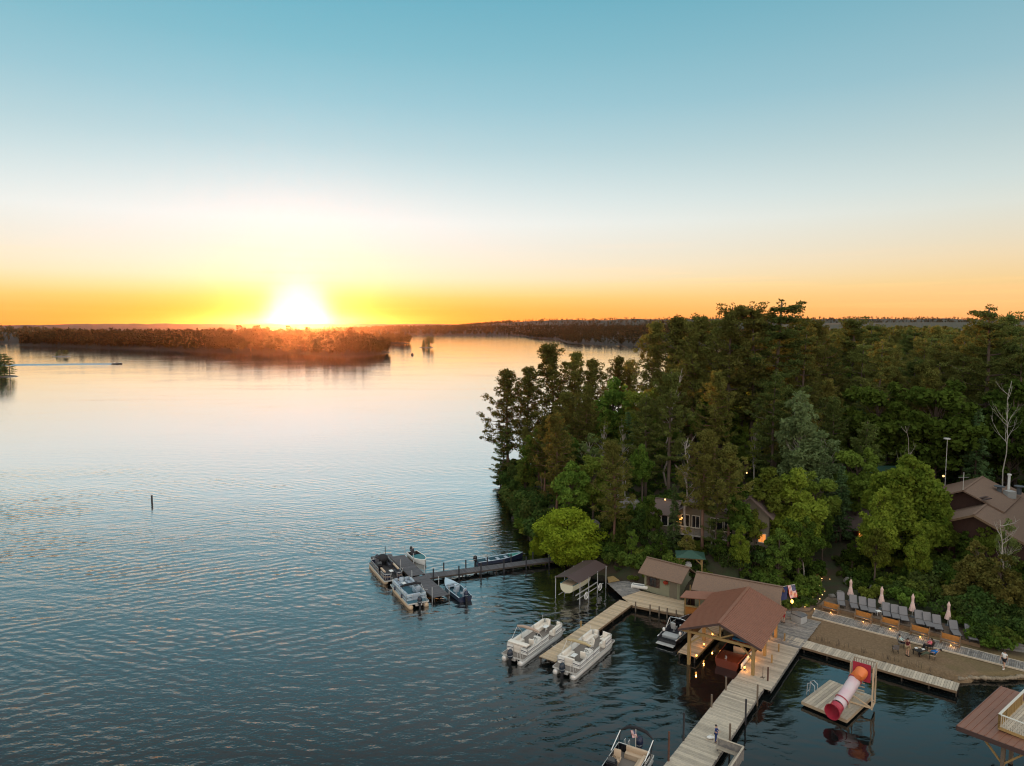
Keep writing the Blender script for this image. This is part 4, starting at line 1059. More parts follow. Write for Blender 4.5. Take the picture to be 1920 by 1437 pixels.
# ------------------------------------------------------------------ docks and decks
def clip_half(poly, nx, ny, c):
    out = []
    for i in range(len(poly)):
        a, b = poly[i], poly[(i + 1) % len(poly)]
        da = a[0] * nx + a[1] * ny - c; db = b[0] * nx + b[1] * ny - c
        if da >= 0: out.append(a)
        if (da >= 0) != (db >= 0):
            t = da / (da - db); out.append((a[0] + (b[0] - a[0]) * t, a[1] + (b[1] - a[1]) * t))
    return out
def planks(root, poly, z_, pdir, pw, m, th=.045, gap=.022, jit=.006, name='plank', maxn=300):
    """boards running along pdir, laid side by side over the convex poly (world xy), children of root"""
    ox, oy = root.location.x, root.location.y
    nx, ny = -pdir[1], pdir[0]
    ds = [p[0] * nx + p[1] * ny for p in poly]; d0, d1 = min(ds), max(ds)
    n = max(1, round((d1 - d0) / pw)); w_ = (d1 - d0) / n
    for i in range(n):
        q = clip_half(poly, nx, ny, d0 + i * w_ + gap / 2); q = clip_half(q, -nx, -ny, -(d0 + (i + 1) * w_ - gap / 2))
        if len(q) < 3: continue
        e = rng.uniform(-.02, .03); cx = sum(p[0] for p in q) / len(q); cy = sum(p[1] for p in q) / len(q)
        q2 = [(p[0] + pdir[0] * e * (1 if (p[0] - cx) * pdir[0] + (p[1] - cy) * pdir[1] > 0 else -1) - cx, p[1] + pdir[1] * e * (1 if (p[0] - cx) * pdir[0] + (p[1] - cy) * pdir[1] > 0 else -1) - cy) for p in q]
        j = rng.uniform(-jit, jit)
        mb = MB(); mb.prism(q2, -th, 0); o = mb.build(name, m, root, (cx - ox, cy - oy, z_ + j - root.location.z))
def dock(name, label, A, B, wA, wB=None, z_=.6, m='deck_pale', pw=.2, cat='dock', posts=(), pmat='post_wood', lengthwise=False, fascia='fascia', root=None, group=None, pr=.09):
    """straight dock from A to B (centre line), boards across it, joists and fascia below, posts on its edges"""
    A = Vector((A[0], A[1])); B = Vector((B[0], B[1])); wB = wB or wA
    u = (B - A).normalized(); v = Vector((-u.y, u.x))
    if root is None: root = thing(name, label, cat, (A.x, A.y, 0), 0, group)
    poly = [A + v * wA / 2, A - v * wA / 2, B - v * wB / 2, B + v * wB / 2]
    planks(root, [tuple(p) for p in poly], z_, tuple(u) if lengthwise else tuple(v), pw, M[m])
    O = Vector((A.x, A.y)); mb = MB()
    for s in (-1, 0, 1):
        a = A + v * s * (wA / 2 - .12) - O; b = B + v * s * (wB / 2 - .12) - O
        mb.bar((a.x, a.y, z_ - .16), (b.x, b.y, z_ - .16), .10, .20)
    k = int((B - A).length / 2.5) + 1
    for i in range(k + 1):
        c = A + (B - A) * min(.995, max(.005, i / k)) - O; w_ = wA + (wB - wA) * i / k
        for s in (-1, 1):
            p = c + v * s * (w_ / 2 - .15); mb.tube([(p.x, p.y, -2.0), (p.x, p.y, z_ - .1)], .07, 6)
    mb.build('joists', M['beam'], root)
    for s in (-1, 1):
        f = MB(); a = A + v * s * (wA / 2 + .022) - O; b = B + v * s * (wB / 2 + .022) - O
        f.bar((a.x, a.y, z_ - .125), (b.x, b.y, z_ - .125), .04, .20); f.build('edge_board', M[fascia], root)
    for t, s, top in posts:
        p = A + (B - A) * t + v * s * ((wA + (wB - wA) * t) / 2 + .10) - O
        f = MB(); f.tube([(p.x, p.y, -2.0), (p.x, p.y, top)], pr, 8); f.ball((p.x, p.y, top), (pr, pr, .03), 0, 8, 3)
        f.build('post', M[pmat], root, smooth='auto')
    return root
U = Vector((.585, .811)); V_ = Vector((.811, -.585))     # along and across the harbour's piers
def mid2(a, b): return ((a[0] + b[0]) / 2, (a[1] + b[1]) / 2)

# D1: walkway out to the T dock
walk = dock('dock_walkway', 'long narrow dark grey dock walkway reaching out from the willow', (6.6, 93.15), (-11.2, 86.3), 1.45, 1.75, .6, 'deck_dark', .17,
            posts=[(.02, -1, 1.5), (.10, 1, 1.6), (.19, -1, 1.6), (.28, 1, 1.7), (.36, -1, 1.7), (.45, 1, 1.7), (.54, -1, 1.7), (.62, 1, 1.7), (.70, -1, 1.7), (.78, 1, 1.7), (.86, -1, 1.7), (.96, 1, 1.8)], pmat='post_dark', fascia='beam')
ta = Vector((-16.25, 94.05)); tb = Vector((-12.35, 86.5)); tb2 = Vector((-12.2, 86.15)); tc_ = Vector((-8.5, 79.7))
t1 = dock('dock_platform', 'far half of the dark T dock beside the navy pontoon boat', ta, tb, 2.05, 2.05, .62, 'deck_dark', .17, posts=[(.02, 1, 1.9), (.45, 1, 1.9), (.97, 1, 1.8), (.6, -1, 1.8)], pmat='pipe_white', fascia='beam', pr=.05)
t2 = dock('dock_platform', 'near half of the dark T dock beside the pale pontoon boat and open skiff', tb2, tc_, 2.05, 2.05, .60, 'deck_dark', .17, posts=[(.10, -1, 1.8), (.55, 1, 1.7), (.97, 1, 1.7), (.98, -1, 1.8)], pmat='pipe_white', fascia='beam', pr=.05)
dock('dock_finger', 'short dark finger dock at the far end of the T dock', (-16.9, 94.2), (-19.6, 93.1), 1.3, 1.3, .62, 'deck_dark', .17, posts=[(.3, -1, 1.8)], pmat='post_dark', fascia='beam', pr=.05)

# D2 and the shore deck
d2a = mid2(W(1186, 1134.6, .6), W(1164, 1122, .6)); d2b = mid2(W(1012, 1230.5, .6), W(1040, 1242, .6))
dock('pontoon_dock', 'narrow pale tan dock between the two white pontoon boats', d2a, (d2b[0], d2b[1]), 1.75, 1.85, .6, 'deck_warm', .2, posts=[(.66, 1, 1.25), (.52, -1, 1.2)], pmat='timber')
sd_ = thing('shore_deck', 'broad pale wooden deck along the shore in front of the olive shed', 'deck', (14, 77.1, 0))
P_ = lambda x, y, z_=.6: tuple(W(x, y, z_))[:2]
planks(sd_, [P_(1166, 1120.5), P_(1201, 1108.2), P_(1283, 1126.5), P_(1282, 1154), P_(1186, 1135)], .605, tuple(Vector((.86, -.51)).normalized()), .19, M['deck_warm'])
fb = MB()
a_, b_ = Vector(P_(1186, 1135.5)) - Vector((14, 77.1)), Vector(P_(1282, 1154.5)) - Vector((14, 77.1))
fb.bar((a_.x, a_.y, .46), (b_.x, b_.y, .46), .05, .24); fb.build('edge_board', M['fascia'], sd_)
for q in (1193, 1220, 1237, 1252, 1269):
    c = W(q, 1135 + (q - 1186) * .2, .6); f = MB(); f.tube([(c.x - 14 - .1, c.y - 77.1 - .15, -2), (c.x - 14 - .1, c.y - 77.1 - .15, 1.15)], .08, 8); f.build('post', M['post_wood'], sd_, smooth='auto')
gd = thing('ramp_deck', 'grey weathered ramp of wide boards beside the boat lift', 'deck', (13.2, 79.3, 0))
planks(gd, [P_(1138.5, 1093.5, .64), P_(1160, 1090, .64), P_(1181, 1089, .64), P_(1200.5, 1107.5, .64), P_(1167, 1119.5, .64)], .64, tuple(Vector((.95, .31)).normalized()), .34, M['deck_grey'])
od = thing('small_deck', 'small orange-brown deck square behind the boat lift', 'deck', (12.6, 85.8, 0))
planks(od, [P_(1139, 1082, .8), P_(1150, 1080, .8), P_(1162, 1088.5, .8), P_(1141, 1092.5, .8)], .8, tuple(U), .22, M['timber'])

# finger under the boathouse roof and the long pier
fr1, fr2 = Vector(P_(1272, 1221.5)), Vector(P_(1304, 1234))
fc = (fr1 + fr2) / 2; wf = (fr2 - fr1).length
dock('boathouse_finger', 'tan plank finger dock under the left side of the boathouse roof', fc, fc + U * 8.4, wf * .97, wf * .97, .6, 'deck_warm', .2, fascia='timber')
la, ra = Vector(P_(1304, 1364)), Vector(P_(1367, 1387))
Lp = lambda y: Vector((14.9 + (y - 52.7) * (21.8 - 14.9) / (62.1 - 52.7), y))
pa = Vector((11.6, 46.6)); pier_dir = Vector((.592, .806)); pv = Vector((.806, -.592))
pl0 = Vector((9.9, 46.1)); # left edge start out of view
pier = thing('pier', 'long wide pale plank pier running from the bottom edge up to the boathouse', 'pier', (pl0.x, pl0.y, 0))
def pier_pt(t, s): p = pl0 + pier_dir * t + pv * s; return (p.x, p.y)
planks(pier, [pier_pt(0, 0), pier_pt(17.6, 0), pier_pt(17.6, 2.75), pier_pt(0, 2.9)], .6, tuple(pv), .2, M['deck_pale'])
planks(pier, [pier_pt(17.62, .1), pier_pt(27.5, .1), pier_pt(27.5, 3.35), pier_pt(17.62, 3.35)], .61, tuple(pv), .2, M['deck_pale'])
planks(pier, [pier_pt(27.52, .1), pier_pt(35.5, .1), pier_pt(35.5, 3.75), pier_pt(27.52, 3.5)], .6, tuple(pv), .2, M['deck_grey'])
jb = MB()
for s, t0, t1_ in ((.15, 0, 35), (1.5, 0, 35), (2.6, 0, 17.5), (3.15, 17.7, 27.4)):
    a_ = Vector(pier_pt(t0, s)) - pl0; b_ = Vector(pier_pt(t1_, s)) - pl0; jb.bar((a_.x, a_.y, .44), (b_.x, b_.y, .44), .1, .2)
for t in range(0, 36, 3):
    for s in (.15, 2.6): a_ = Vector(pier_pt(t, s)) - pl0; jb.tube([(a_.x, a_.y, -2), (a_.x, a_.y, .4)], .08, 6)
jb.build('joists', M['beam'], pier)
for (t0, s0, t1_, s1) in ((0, -.03, 17.6, -.03), (17.62, .07, 35.5, .07), (0, 2.93, 17.6, 2.78), (17.62, 3.38, 27.5, 3.38), (0, 0, 0, 2.9)):
    a_ = Vector(pier_pt(t0, s0)) - pl0; b_ = Vector(pier_pt(t1_, s1)) - pl0; f = MB(); f.bar((a_.x, a_.y, .46), (b_.x, b_.y, .46), .04, .2); f.build('edge_board', M['deck_grey'], pier)
def ppost(px, py, top, z0=.6, m='post_wood', r_=.08):
    c = W(px, py, z0); f = MB(); x, y = c.x - pl0.x, c.y - pl0.y; f.tube([(x, y, -2), (x, y, top)], r_, 8); f.build('post', M[m], pier, smooth='auto')
for px, py, top, m_ in ((1253.5, 1427, 2.9, 'post_rust'), (1281.5, 1389, 2.9, 'post_dark'), (1334, 1326, 1.7, 'post_wood'), (1361, 1294, 1.8, 'post_wood'), (1368.5, 1387, 1.9, 'post_wood'), (1398, 1346, 2.2, 'post_dark'),
                       (1420, 1311, 1.9, 'post_wood'), (1439.5, 1277, 1.9, 'post_rust'), (1447, 1243, 1.4, 'timber'), (1460, 1222, 1.4, 'timber'), (1471, 1202, 1.4, 'timber')):
    ppost(px, py, top, .6, m_)
# pier head pieces: upper landing
up = thing('landing_deck', 'grey plank landing between the boathouse and the beach', 'deck', (30, 70, 0))
planks(up, [P_(1470, 1189, .62), P_(1452, 1172, .62), P_(1478, 1139, .62), P_(1512, 1150, .62), P_(1500, 1164, .62)], .625, tuple(Vector((.86, -.51)).normalized()), .2, M['deck_grey'])
# D4 along the beach
a_ = mid2(P_(1472, 1189), P_(1470, 1204)); b_ = mid2(P_(1801, 1281), P_(1793, 1296.5))
bd = dock('beach_dock', 'long pale plank dock along the edge of the beach', a_, b_, 1.75, 1.75, .6, 'deck_pale', .22)
rk = thing('stone_edging', 'row of tan boulders holding the beach edge at the right', 'stone wall', (44, 61, 0))
for k in range(44):
    t = k / 43; c = Vector((41.6 + 7.9 * t, 60.95 + .15 * math.sin(t * 9) + .45 * t)); r_ = rng.uniform(.13, .24)
    f = MB(); f.ball((0, 0, 0), (r_ * 1.3, r_, r_ * .8), 0, 8, 5)
    f.v = [tuple(np.array(v) * (1 + .18 * math.sin(v[0] * 9 + k) + .12 * math.cos(v[1] * 11 + k))) for v in f.v]
    f.build('stone', M['rock_tan'], rk, (c.x - 44, c.y - 61, .27), rng.uniform(0, 3), smooth=True)
# boardwalk behind the beach
Bz = .62
w0, w1 = Vector(P_(1502, 1139, Bz)), Vector(P_(1532, 1160, Bz))
bw = thing('boardwalk', 'grey slatted boardwalk between the beach and the sun loungers', 'boardwalk', (36, 74, 0))
bl = [P_(1528, 1143, Bz), P_(1700, 1186.5, Bz), P_(1925, 1243, Bz)]; br = [P_(1522, 1156, Bz), P_(1694, 1199.5, Bz), P_(1925, 1258, Bz)]
for i in range(2):
    d = (Vector(bl[i + 1]) - Vector(bl[i])).normalized(); planks(bw, [bl[i], bl[i + 1], br[i + 1], br[i]], Bz, (-d.y, d.x), .17, M['deck_grey'], gap=.03)
f = MB()
for q in (bl, br):
    for i in range(2): f.bar((q[i][0] - 36, q[i][1] - 74, Bz - .06), (q[i + 1][0] - 36, q[i + 1][1] - 74, Bz - .06), .12, .14)
f.build('edge_timber', M['deck_pale'], bw)
# terrace under the loungers
te = thing('lounger_terrace', 'dark plank terrace under the row of sun loungers', 'deck', (42, 73, 0))
Tz = .95
planks(te, [P_(1536, 1133.5, Tz), P_(1560, 1112, Tz), P_(1846, 1186, Tz), P_(1838, 1207, Tz)], Tz, tuple(Vector((.84, -.54)).normalized()), .24, M['deck_brown'])
f = MB(); a_ = Vector(P_(1536, 1134.5, Tz)) - Vector((42, 73)); b_ = Vector(P_(1838, 1208, Tz)) - Vector((42, 73)); f.bar((a_.x, a_.y, Tz - .2), (b_.x, b_.y, Tz - .2), .05, .36); f.build('edge_board', M['fascia'], te)
# lighted path up to the lodge
path = thing('lit_path', 'plank path dotted with small lights climbing from the beach to the lodge', 'path', (36, 78, 0))
cl = [(1495, 1146, .66, 22), (1520, 1126, .72, 21), (1533, 1103, .95, 17), (1541, 1085, 1.25, 15), (1545, 1068, 1.6, 13), (1548, 1053, 2.0, 12)]
for i in range(len(cl) - 1):
    (x0, y0, z0, h0), (x1, y1, z1, h1) = cl[i], cl[i + 1]
    q = [W(x0 - h0, y0, z0), W(x0 + h0, y0, z0), W(x1 + h1, y1, z0), W(x1 - h1, y1, z0)]
    d = (Vector((q[1].x, q[1].y)) - Vector((q[0].x, q[0].y))).normalized()
    planks(path, [tuple(p)[:2] for p in q], z0 + .03 + .004 * i, tuple(d), .3, M['deck_brown'], th=.25 + z0 * .2)
SMALL = []
def lampdot(px, py, z_, r_=.075, root=None, m='lamp', name='path_light'):
    c = W(px, py, z_); f = MB(); f.ball((0, 0, 0), (r_, r_, r_ * .7), 0, 8, 4); return f.build(name, M[m], root, (c.x - root.location.x, c.y - root.location.y, z_ - root.location.z), smooth=True)
for px, py, zz in ((1541, 1085, 1.35), (1541, 1090, 1.3), (1556, 1086.5, 1.3), (1555, 1092, 1.2), (1536, 1098, 1.15), (1550, 1101, 1.1), (1532, 1106, 1.05), (1546, 1108.5, 1.05), (1529, 1113, .95), (1542, 1115.5, .95), (1524, 1120, .9), (1537, 1123, .88), (1509, 1138, .8), (1527, 1142, .8)):
    lampdot(px, py, zz, .07, path, 'lamp_soft')
def pt_light(loc, e, col=(1.0, .50, .16), r_=.06):
    d = bpy.data.lights.new('lamp_glow', 'POINT'); d.energy = e; d.color = col; d.shadow_soft_size = r_
    o = bpy.data.objects.new('lamp_glow', d); COL.objects.link(o); o.location = loc; return o
for px, py in ((1541, 1095), (1530, 1112), (1515, 1135)): c = W(px, py, 1.2); pt_light(c, 3)

# ------------------------------------------------------------------ buildings
def gable_roof(root, A, u, v, L, Wd, ze, zr, m, th=.12, over=0, ribs=0, name='roof', rib_m=None, halves=(1, 1), ridge=True):
    """gable roof: ridge along u starting over A, slopes fall along +-v; A is the ridge start in xy"""
    ox, oy, oz = root.location
    def pt(a, b, z_): p = A + u * a + v * b; return Vector((p.x - ox, p.y - oy, z_ - oz))
    for s, on in ((-1, halves[0]), (1, halves[1])):
        if not on: continue
        mb = MB(); b = s * Wd / 2
        mb.slab([pt(0, 0, zr), pt(L, 0, zr), pt(L, b, ze), pt(0, b, ze)] if s > 0 else [pt(0, 0, zr), pt(0, b, ze), pt(L, b, ze), pt(L, 0, zr)], th)
        if ribs:
            n = int(L / ribs)
            for i in range(n + 1):
                a = min(L - .03, max(.03, i * L / n)); p0 = pt(a, s * .08, zr - (zr - ze) * .16 / Wd + .02); p1 = pt(a, b, ze + .02); mb.bar(p0, p1, .07, .055)
        mb.build(name, m, root)
    if ridge:
        mb = MB(); mb.bar(pt(-.02, 0, zr + .03), pt(L + .02, 0, zr + .03), .30, .05); mb.build('ridge_cap', m, root)
def lap_wall(root, p0, p1, z0, z1, m, th=.12, lap=.2, name='wall', top=None):
    """wall of lap siding from p0 to p1 (xy world); top(t) gives height along it"""
    ox, oy, oz = root.location; p0 = Vector(p0[:2]); p1 = Vector(p1[:2]); d = (p1 - p0); L = d.length; d.normalize(); n = Vector((-d.y, d.x))
    mb = MB(); zt = max(z1, max(top(0), top(.5), top(1)) if top else z1); zz = z0
    while zz < zt - .01:
        ze = min(zz + lap, zt)
        if top:
            ts = [k / 40 for k in range(41) if top(k / 40) > (zz + ze) / 2]
            if not ts: break
            a, b = min(ts), max(ts)
        else: a, b = 0, 1
        A_ = p0 + d * L * a; B_ = p0 + d * L * b
        # each board tilts a little: bottom proud
        vs = []
        for q in (A_, B_):
            for off, z_ in ((th / 2, zz), (th / 2 - .02, ze), (-th / 2 + .02, ze), (-th / 2, zz)):
                c = q - n * off; vs.append((c.x - ox, c.y - oy, z_ - oz))
        mb.add(vs, [(0, 1, 2, 3), (7, 6, 5, 4), (0, 4, 5, 1), (1, 5, 6, 2), (2, 6, 7, 3), (3, 7, 4, 0)])
        zz = ze
    return mb.build(name, m, root)
def window(root, c, d, w_, h_, nd, panes=2, lit=False, frame='trim_white', name='window'):
    """window centred at c (world), along d (xy unit), facing nd"""
    ox, oy, oz = root.location; c = Vector(c); D = Vector((d[0], d[1], 0)); Nn = Vector((nd[0], nd[1], 0)); O = Vector((ox, oy, oz))
    mb = MB()
    for s in (-1, 1):
        mb.bar(c - O + D * s * w_ / 2 - Vector((0, 0, h_ / 2)) + Nn * .10, c - O + D * s * w_ / 2 + Vector((0, 0, h_ / 2)) + Nn * .10, .07, .07)
        mb.bar(c - O - D * w_ / 2 + Vector((0, 0, s * h_ / 2)) + Nn * .103, c - O + D * w_ / 2 + Vector((0, 0, s * h_ / 2)) + Nn * .103, .07, .07)
    for k in range(1, panes):
        q = c - O + D * (k / panes - .5) * w_ + Nn * .10; mb.bar(q - Vector((0, 0, h_ / 2)), q + Vector((0, 0, h_ / 2)), .05, .05)
    fr_ = mb.build(name, M[frame], root)
    g_ = MB(); q0 = c - O + Nn * .08; g_.add([q0 - D * w_ / 2 - Vector((0, 0, h_ / 2)), q0 + D * w_ / 2 - Vector((0, 0, h_ / 2)), q0 + D * w_ / 2 + Vector((0, 0, h_ / 2)), q0 - D * w_ / 2 + Vector((0, 0, h_ / 2))], [(0, 1, 2, 3)])
    g_.build('pane', M['glass_lit' if lit else 'glass'], fr_); return fr_

# boathouse: large gabled canopy
bh = thing('boathouse', 'open timber boathouse with a large brown ribbed metal gable roof', 'boathouse', (22.5, 67, 0))
rf0 = W(1348, 1169, 5.1); rf1 = W(1404, 1101, 5.1); ru = Vector((rf1.x - rf0.x, rf1.y - rf0.y)); rl = ru.length; ru.normalize(); rv = Vector((ru.y, -ru.x))
gable_roof(bh, Vector((rf0.x, rf0.y)), ru, rv, rl, 7.9, 3.55, 5.1, M['roof_metal'], .07, ribs=.30)
O = bh.location
def bpt(a, b, z_): p = Vector((rf0.x, rf0.y)) + ru * a + rv * b; return Vector((p.x - O.x, p.y - O.y, z_))
for a, b in ((.6, -3.0), (.7, 3.05), (.6, -.0), (5.2, -3.0), (5.2, 3.05), (10, -3.0), (10, 3.05)):
    if b == 0: continue
    f = MB(); f.box(bpt(a, b, 1.9) + Vector((0, 0, -.2)), (.28, .28, 3.9), rz=math.atan2(ru.y, ru.x)); f.build('post', M['timber'], bh)
for a, b, d in ((.6, -3.0, 1), (.7, 3.05, -1), (5.2, -3.0, 1), (5.2, 3.05, -1), (10, -3, 1), (10, 3.05, -1)):
    f = MB(); f.bar(bpt(a, b, 2.1), bpt(a, b + d * 1.5, 3.45), .14, .14); f.build('brace', M['timber'], bh)
for a in (.45, 5.2, 10):
    f = MB(); f.bar(bpt(a, -3.7, 3.38), bpt(a, 3.7, 3.38), .14, .24)
    f.bar(bpt(a, 0, 3.4), bpt(a, 0, 4.95), .14, .14); f.bar(bpt(a, 0, 3.5), bpt(a, 1.6, 4.32), .12, .12); f.bar(bpt(a, 0, 3.5), bpt(a, -1.6, 4.32), .12, .12)
    f.bar(bpt(a, 0, 4.93), bpt(a, 3.8, 3.50), .1, .14); f.bar(bpt(a, 0, 4.93), bpt(a, -3.8, 3.50), .1, .14)
    f.build('truss', M['timber'], bh)
for b in (-3.0, 3.05):
    f = MB(); f.bar(bpt(.2, b, 3.6), bpt(rl - .2, b, 3.6), .14, .22); f.build('beam', M['timber'], bh)
f = MB()
for s in (-1, 1): f.bar(bpt(-.03, 0, 5.0), bpt(-.03, s * 3.95, 3.47), .05, .2); f.bar(bpt(rl + .03, 0, 5.0), bpt(rl + .03, s * 3.95, 3.47), .05, .2)
f.build('barge_board', M['roof_dark'], bh)
# its lamps
def lamp_at(px, py, z_, e, label, root_h=.35):
    c = W(px, py, z_); o = thing('dock_lamp', label, 'lamp', (c.x, c.y, z_ - .1))
    f = MB(); f.box((0, 0, -.05), (.12, .12, .1)); f.build('lamp_base', M['black'], o)
    f = MB(); f.ball((0, 0, .08), (.09, .09, .11), 0, 8, 5); f.build('lamp_glass', M['lamp'], o, smooth=True)
    pt_light((c.x, c.y, z_ + .28), e * 1.2, (1.0, .42, .10)); return o
lamp_at(1396, 1251.5, .9, 16, 'small warm lamp at the foot of the front right boathouse post')
lamp_at(1411, 1232, .9, 14, 'small warm lamp beside the second right boathouse post')
lamp_at(1428, 1214, .9, 10, 'small warm lamp on the pier below the right eave corner')
lamp_at(1442, 1193, .9, 10, 'small warm lamp on the pier farthest back under the right eave')
lamp_at(1306, 1229, .9, 7, 'small warm lamp at the foot of the front left boathouse post')
lamp_at(1320, 1208, .9, 9, 'small warm lamp in the middle of the boathouse finger dock')
lamp_at(1336, 1189, .9, 7, 'small warm lamp at the back of the boathouse finger dock')

# little serving booth with lean roof
bo = thing('serving_booth', 'small open wooden booth with a flat brown roof left of the boathouse', 'booth', (21, 75, 0))
q = [W(1275, 1120, 3.0), W(1323, 1124, 3.0), W(1340, 1110, 3.3), W(1286, 1107.5, 3.3)]
f = MB(); f.slab([p - Vector(bo.location) for p in q], .09); f.build('roof', M['roof_metal'], bo)
zb = .6
c0 = W(1284, 1152, zb); c1 = c0 + Vector((2.9, -1.2, 0)); c2 = c0 + Vector((1.2, 2.4, 0)); c3 = c1 + Vector((1.2, 2.4, 0))
for c in (c0, c1, c2, c3, (c0 + c1) / 2):
    f = MB(); f.box((c.x - 21, c.y - 75, 1.8), (.12, .12, 2.5)); f.build('post', M['timber'], bo)
f = MB(); f.bar(c0 + Vector((-21, -75, .5)), c1 + Vector((-21, -75, .5)), .06, 1.05); f.build('front_panel', M['bench_box'], bo)
f = MB(); f.bar(c2 + Vector((-21, -75, .9)), c3 + Vector((-21, -75, .9)), .06, 1.9); f.bar(c0 + Vector((-21, -75, .5)), c2 + Vector((-21, -75, .5)), .06, 1.05); f.build('back_panel', M['wall_brown'], bo)
f = MB(); f.bar(c0 + Vector((-21.05, -75.12, 1.08)), c1 + Vector((-21.05, -75.12, 1.08)), .4, .06); f.build('counter', M['timber'], bo)

# olive shed
s1 = thing('shed', 'olive green boat shed with a brown shingle roof and a door at its right end', 'shed', (18, 80, 0))
A_, B_ = W(1210, 1106.5, .62), W(1273.5, 1124.5, .62)
du = Vector((B_.x - A_.x, B_.y - A_.y)); sl = du.length; du.normalize(); dn = Vector((-du.y, du.x))
SHW = 3.0
Ap = Vector((A_.x, A_.y)); Bp = Ap + du * sl; Cp = Bp + dn * SHW; Dp = Ap + dn * SHW
H1, HR = 3.0, 4.1
lap_wall(s1, Ap, Bp, .55, H1, M['siding_olive']); lap_wall(s1, Cp, Dp, .55, H1, M['siding_olive'])
gt = lambda t: H1 + (HR - H1) * (1 - abs(2 * t - 1))
lap_wall(s1, Bp + du * .02, Cp + du * .02, .55, H1, M['siding_olive'], top=gt); lap_wall(s1, Dp - du * .02, Ap - du * .02, .55, H1, M['siding_olive'], top=gt)
gable_roof(s1, (Ap + Dp) / 2 - du * .7, du, -dn, sl + 1.25, SHW + 1.3, H1 - .18, HR + .12, M['shingle'], .1)
f = MB()
for p in (Ap, Bp, Cp, Dp): f.box((p.x - 18 - dn.x * .03, p.y - 80 - dn.y * .03, 1.78), (.16, .16, 2.42), rz=math.atan2(du.y, du.x))
f.build('corner_board', M['siding_olive'], s1)
nd = -dn
dc = Ap + du * sl * .84; mb = MB(); mb.box((dc.x - 18 + nd.x * .09, dc.y - 80 + nd.y * .09, 1.62), (1.0, .06, 2.0), rz=math.atan2(du.y, du.x)); dr = mb.build('door', M['siding_grey'], s1)
mb = MB()
for s in (-1, 1): p = dc + du * s * .56; mb.box((p.x - 18 + nd.x * .10, p.y - 80 + nd.y * .10, 1.64), (.1, .07, 2.1), rz=math.atan2(du.y, du.x))
mb.build('door_frame', M['siding_olive'], dr)
mb = MB(); p = dc + du * .38; mb.ball((p.x - 18 + nd.x * .16, p.y - 80 + nd.y * .16, 1.55), .05, 0, 6, 4); mb.build('handle', M['chrome'], dr)
mb = MB(); mb.box((dc.x - 18 + nd.x * .12, dc.y - 80 + nd.y * .12, 2.82), (1.5, .05, .26), rz=math.atan2(du.y, du.x)); mb.build('sign_board', M['trim_white'], s1)
wc = Ap + du * sl * .24; window(s1, (wc.x, wc.y, 1.9), du, 1.0, 1.1, nd, 2, frame='wall_brown')
for s in (-1, 1):
    p = wc + du * s * .72; mb = MB()
    for k in range(7): mb.box((p.x - 18 + nd.x * .1, p.y - 80 + nd.y * .1, 1.4 + k * .165), (.34, .035, .12), rz=math.atan2(du.y, du.x))
    mb.build('shutter', M['wall_brown'], s1)
fl = thing('hanging_flower_basket', 'red hanging flower basket left of the shed door', 'flower basket', (0, 0, 0)); fp = Ap + du * sl * .64; fl.location = (fp.x + nd.x * .3, fp.y + nd.y * .3, 2.35)
v, f_ = leaves(clump((0, 0, 0), (.30, .30, .24), 150, nrg, .4)[0], .08, nrg, aspect=.8); place('blossoms', np_mesh('blossoms', v, f_, mat('red_blossoms', (.42, .05, .02), .7)), fl)
f = MB(); f.tube([(0, 0, -.28), (0, 0, -.05)], [.1, .2], 8); f.tube([(0, 0, 0), (-nd.x * .2, -nd.y * .2, .45)], .012, 4); f.build('basket', M['fascia'], fl)
# rowboat/kayak lying left of shed
ky = MB(); 
# long shingled boathouse behind
s2 = thing('long_shed', 'long low building with a brown shingle roof behind the boathouse', 'building', (25, 75, 0))
r0_, r1_ = W(1306, 1072, 4.5), W(1468, 1101, 4.5); e0_ = W(1288, 1098, 3.1)
ru2 = Vector((r1_.x - r0_.x, r1_.y - r0_.y)); L2 = ru2.length; ru2.normalize(); rn2 = Vector((ru2.y, -ru2.x))
wd2 = 2 * abs((Vector((e0_.x, e0_.y)) - Vector((r0_.x, r0_.y))).dot(rn2)); wd2 = max(4.4, min(wd2, 6))
gable_roof(s2, Vector((r0_.x, r0_.y)), ru2, rn2, L2, wd2, 3.1, 4.5, M['shingle'], .12)
a0 = Vector((r0_.x, r0_.y)) + ru2 * .4
hw = wd2 / 2 - .4
lap_wall(s2, a0 + rn2 * hw, a0 + rn2 * hw + ru2 * (L2 - .8), .5, 3.15, M['siding_olive']); lap_wall(s2, a0 - rn2 * hw + ru2 * (L2 - .8), a0 - rn2 * hw, .5, 3.15, M['siding_olive'])
g2 = lambda t: 3.15 + 1.2 * (1 - abs(2 * t - 1))
lap_wall(s2, a0 - rn2 * hw, a0 + rn2 * hw, .5, 3.1, M['siding_olive'], top=g2); lap_wall(s2, a0 + rn2 * hw + ru2 * (L2 - .8), a0 - rn2 * hw + ru2 * (L2 - .8), .5, 3.1, M['siding_olive'], top=g2)
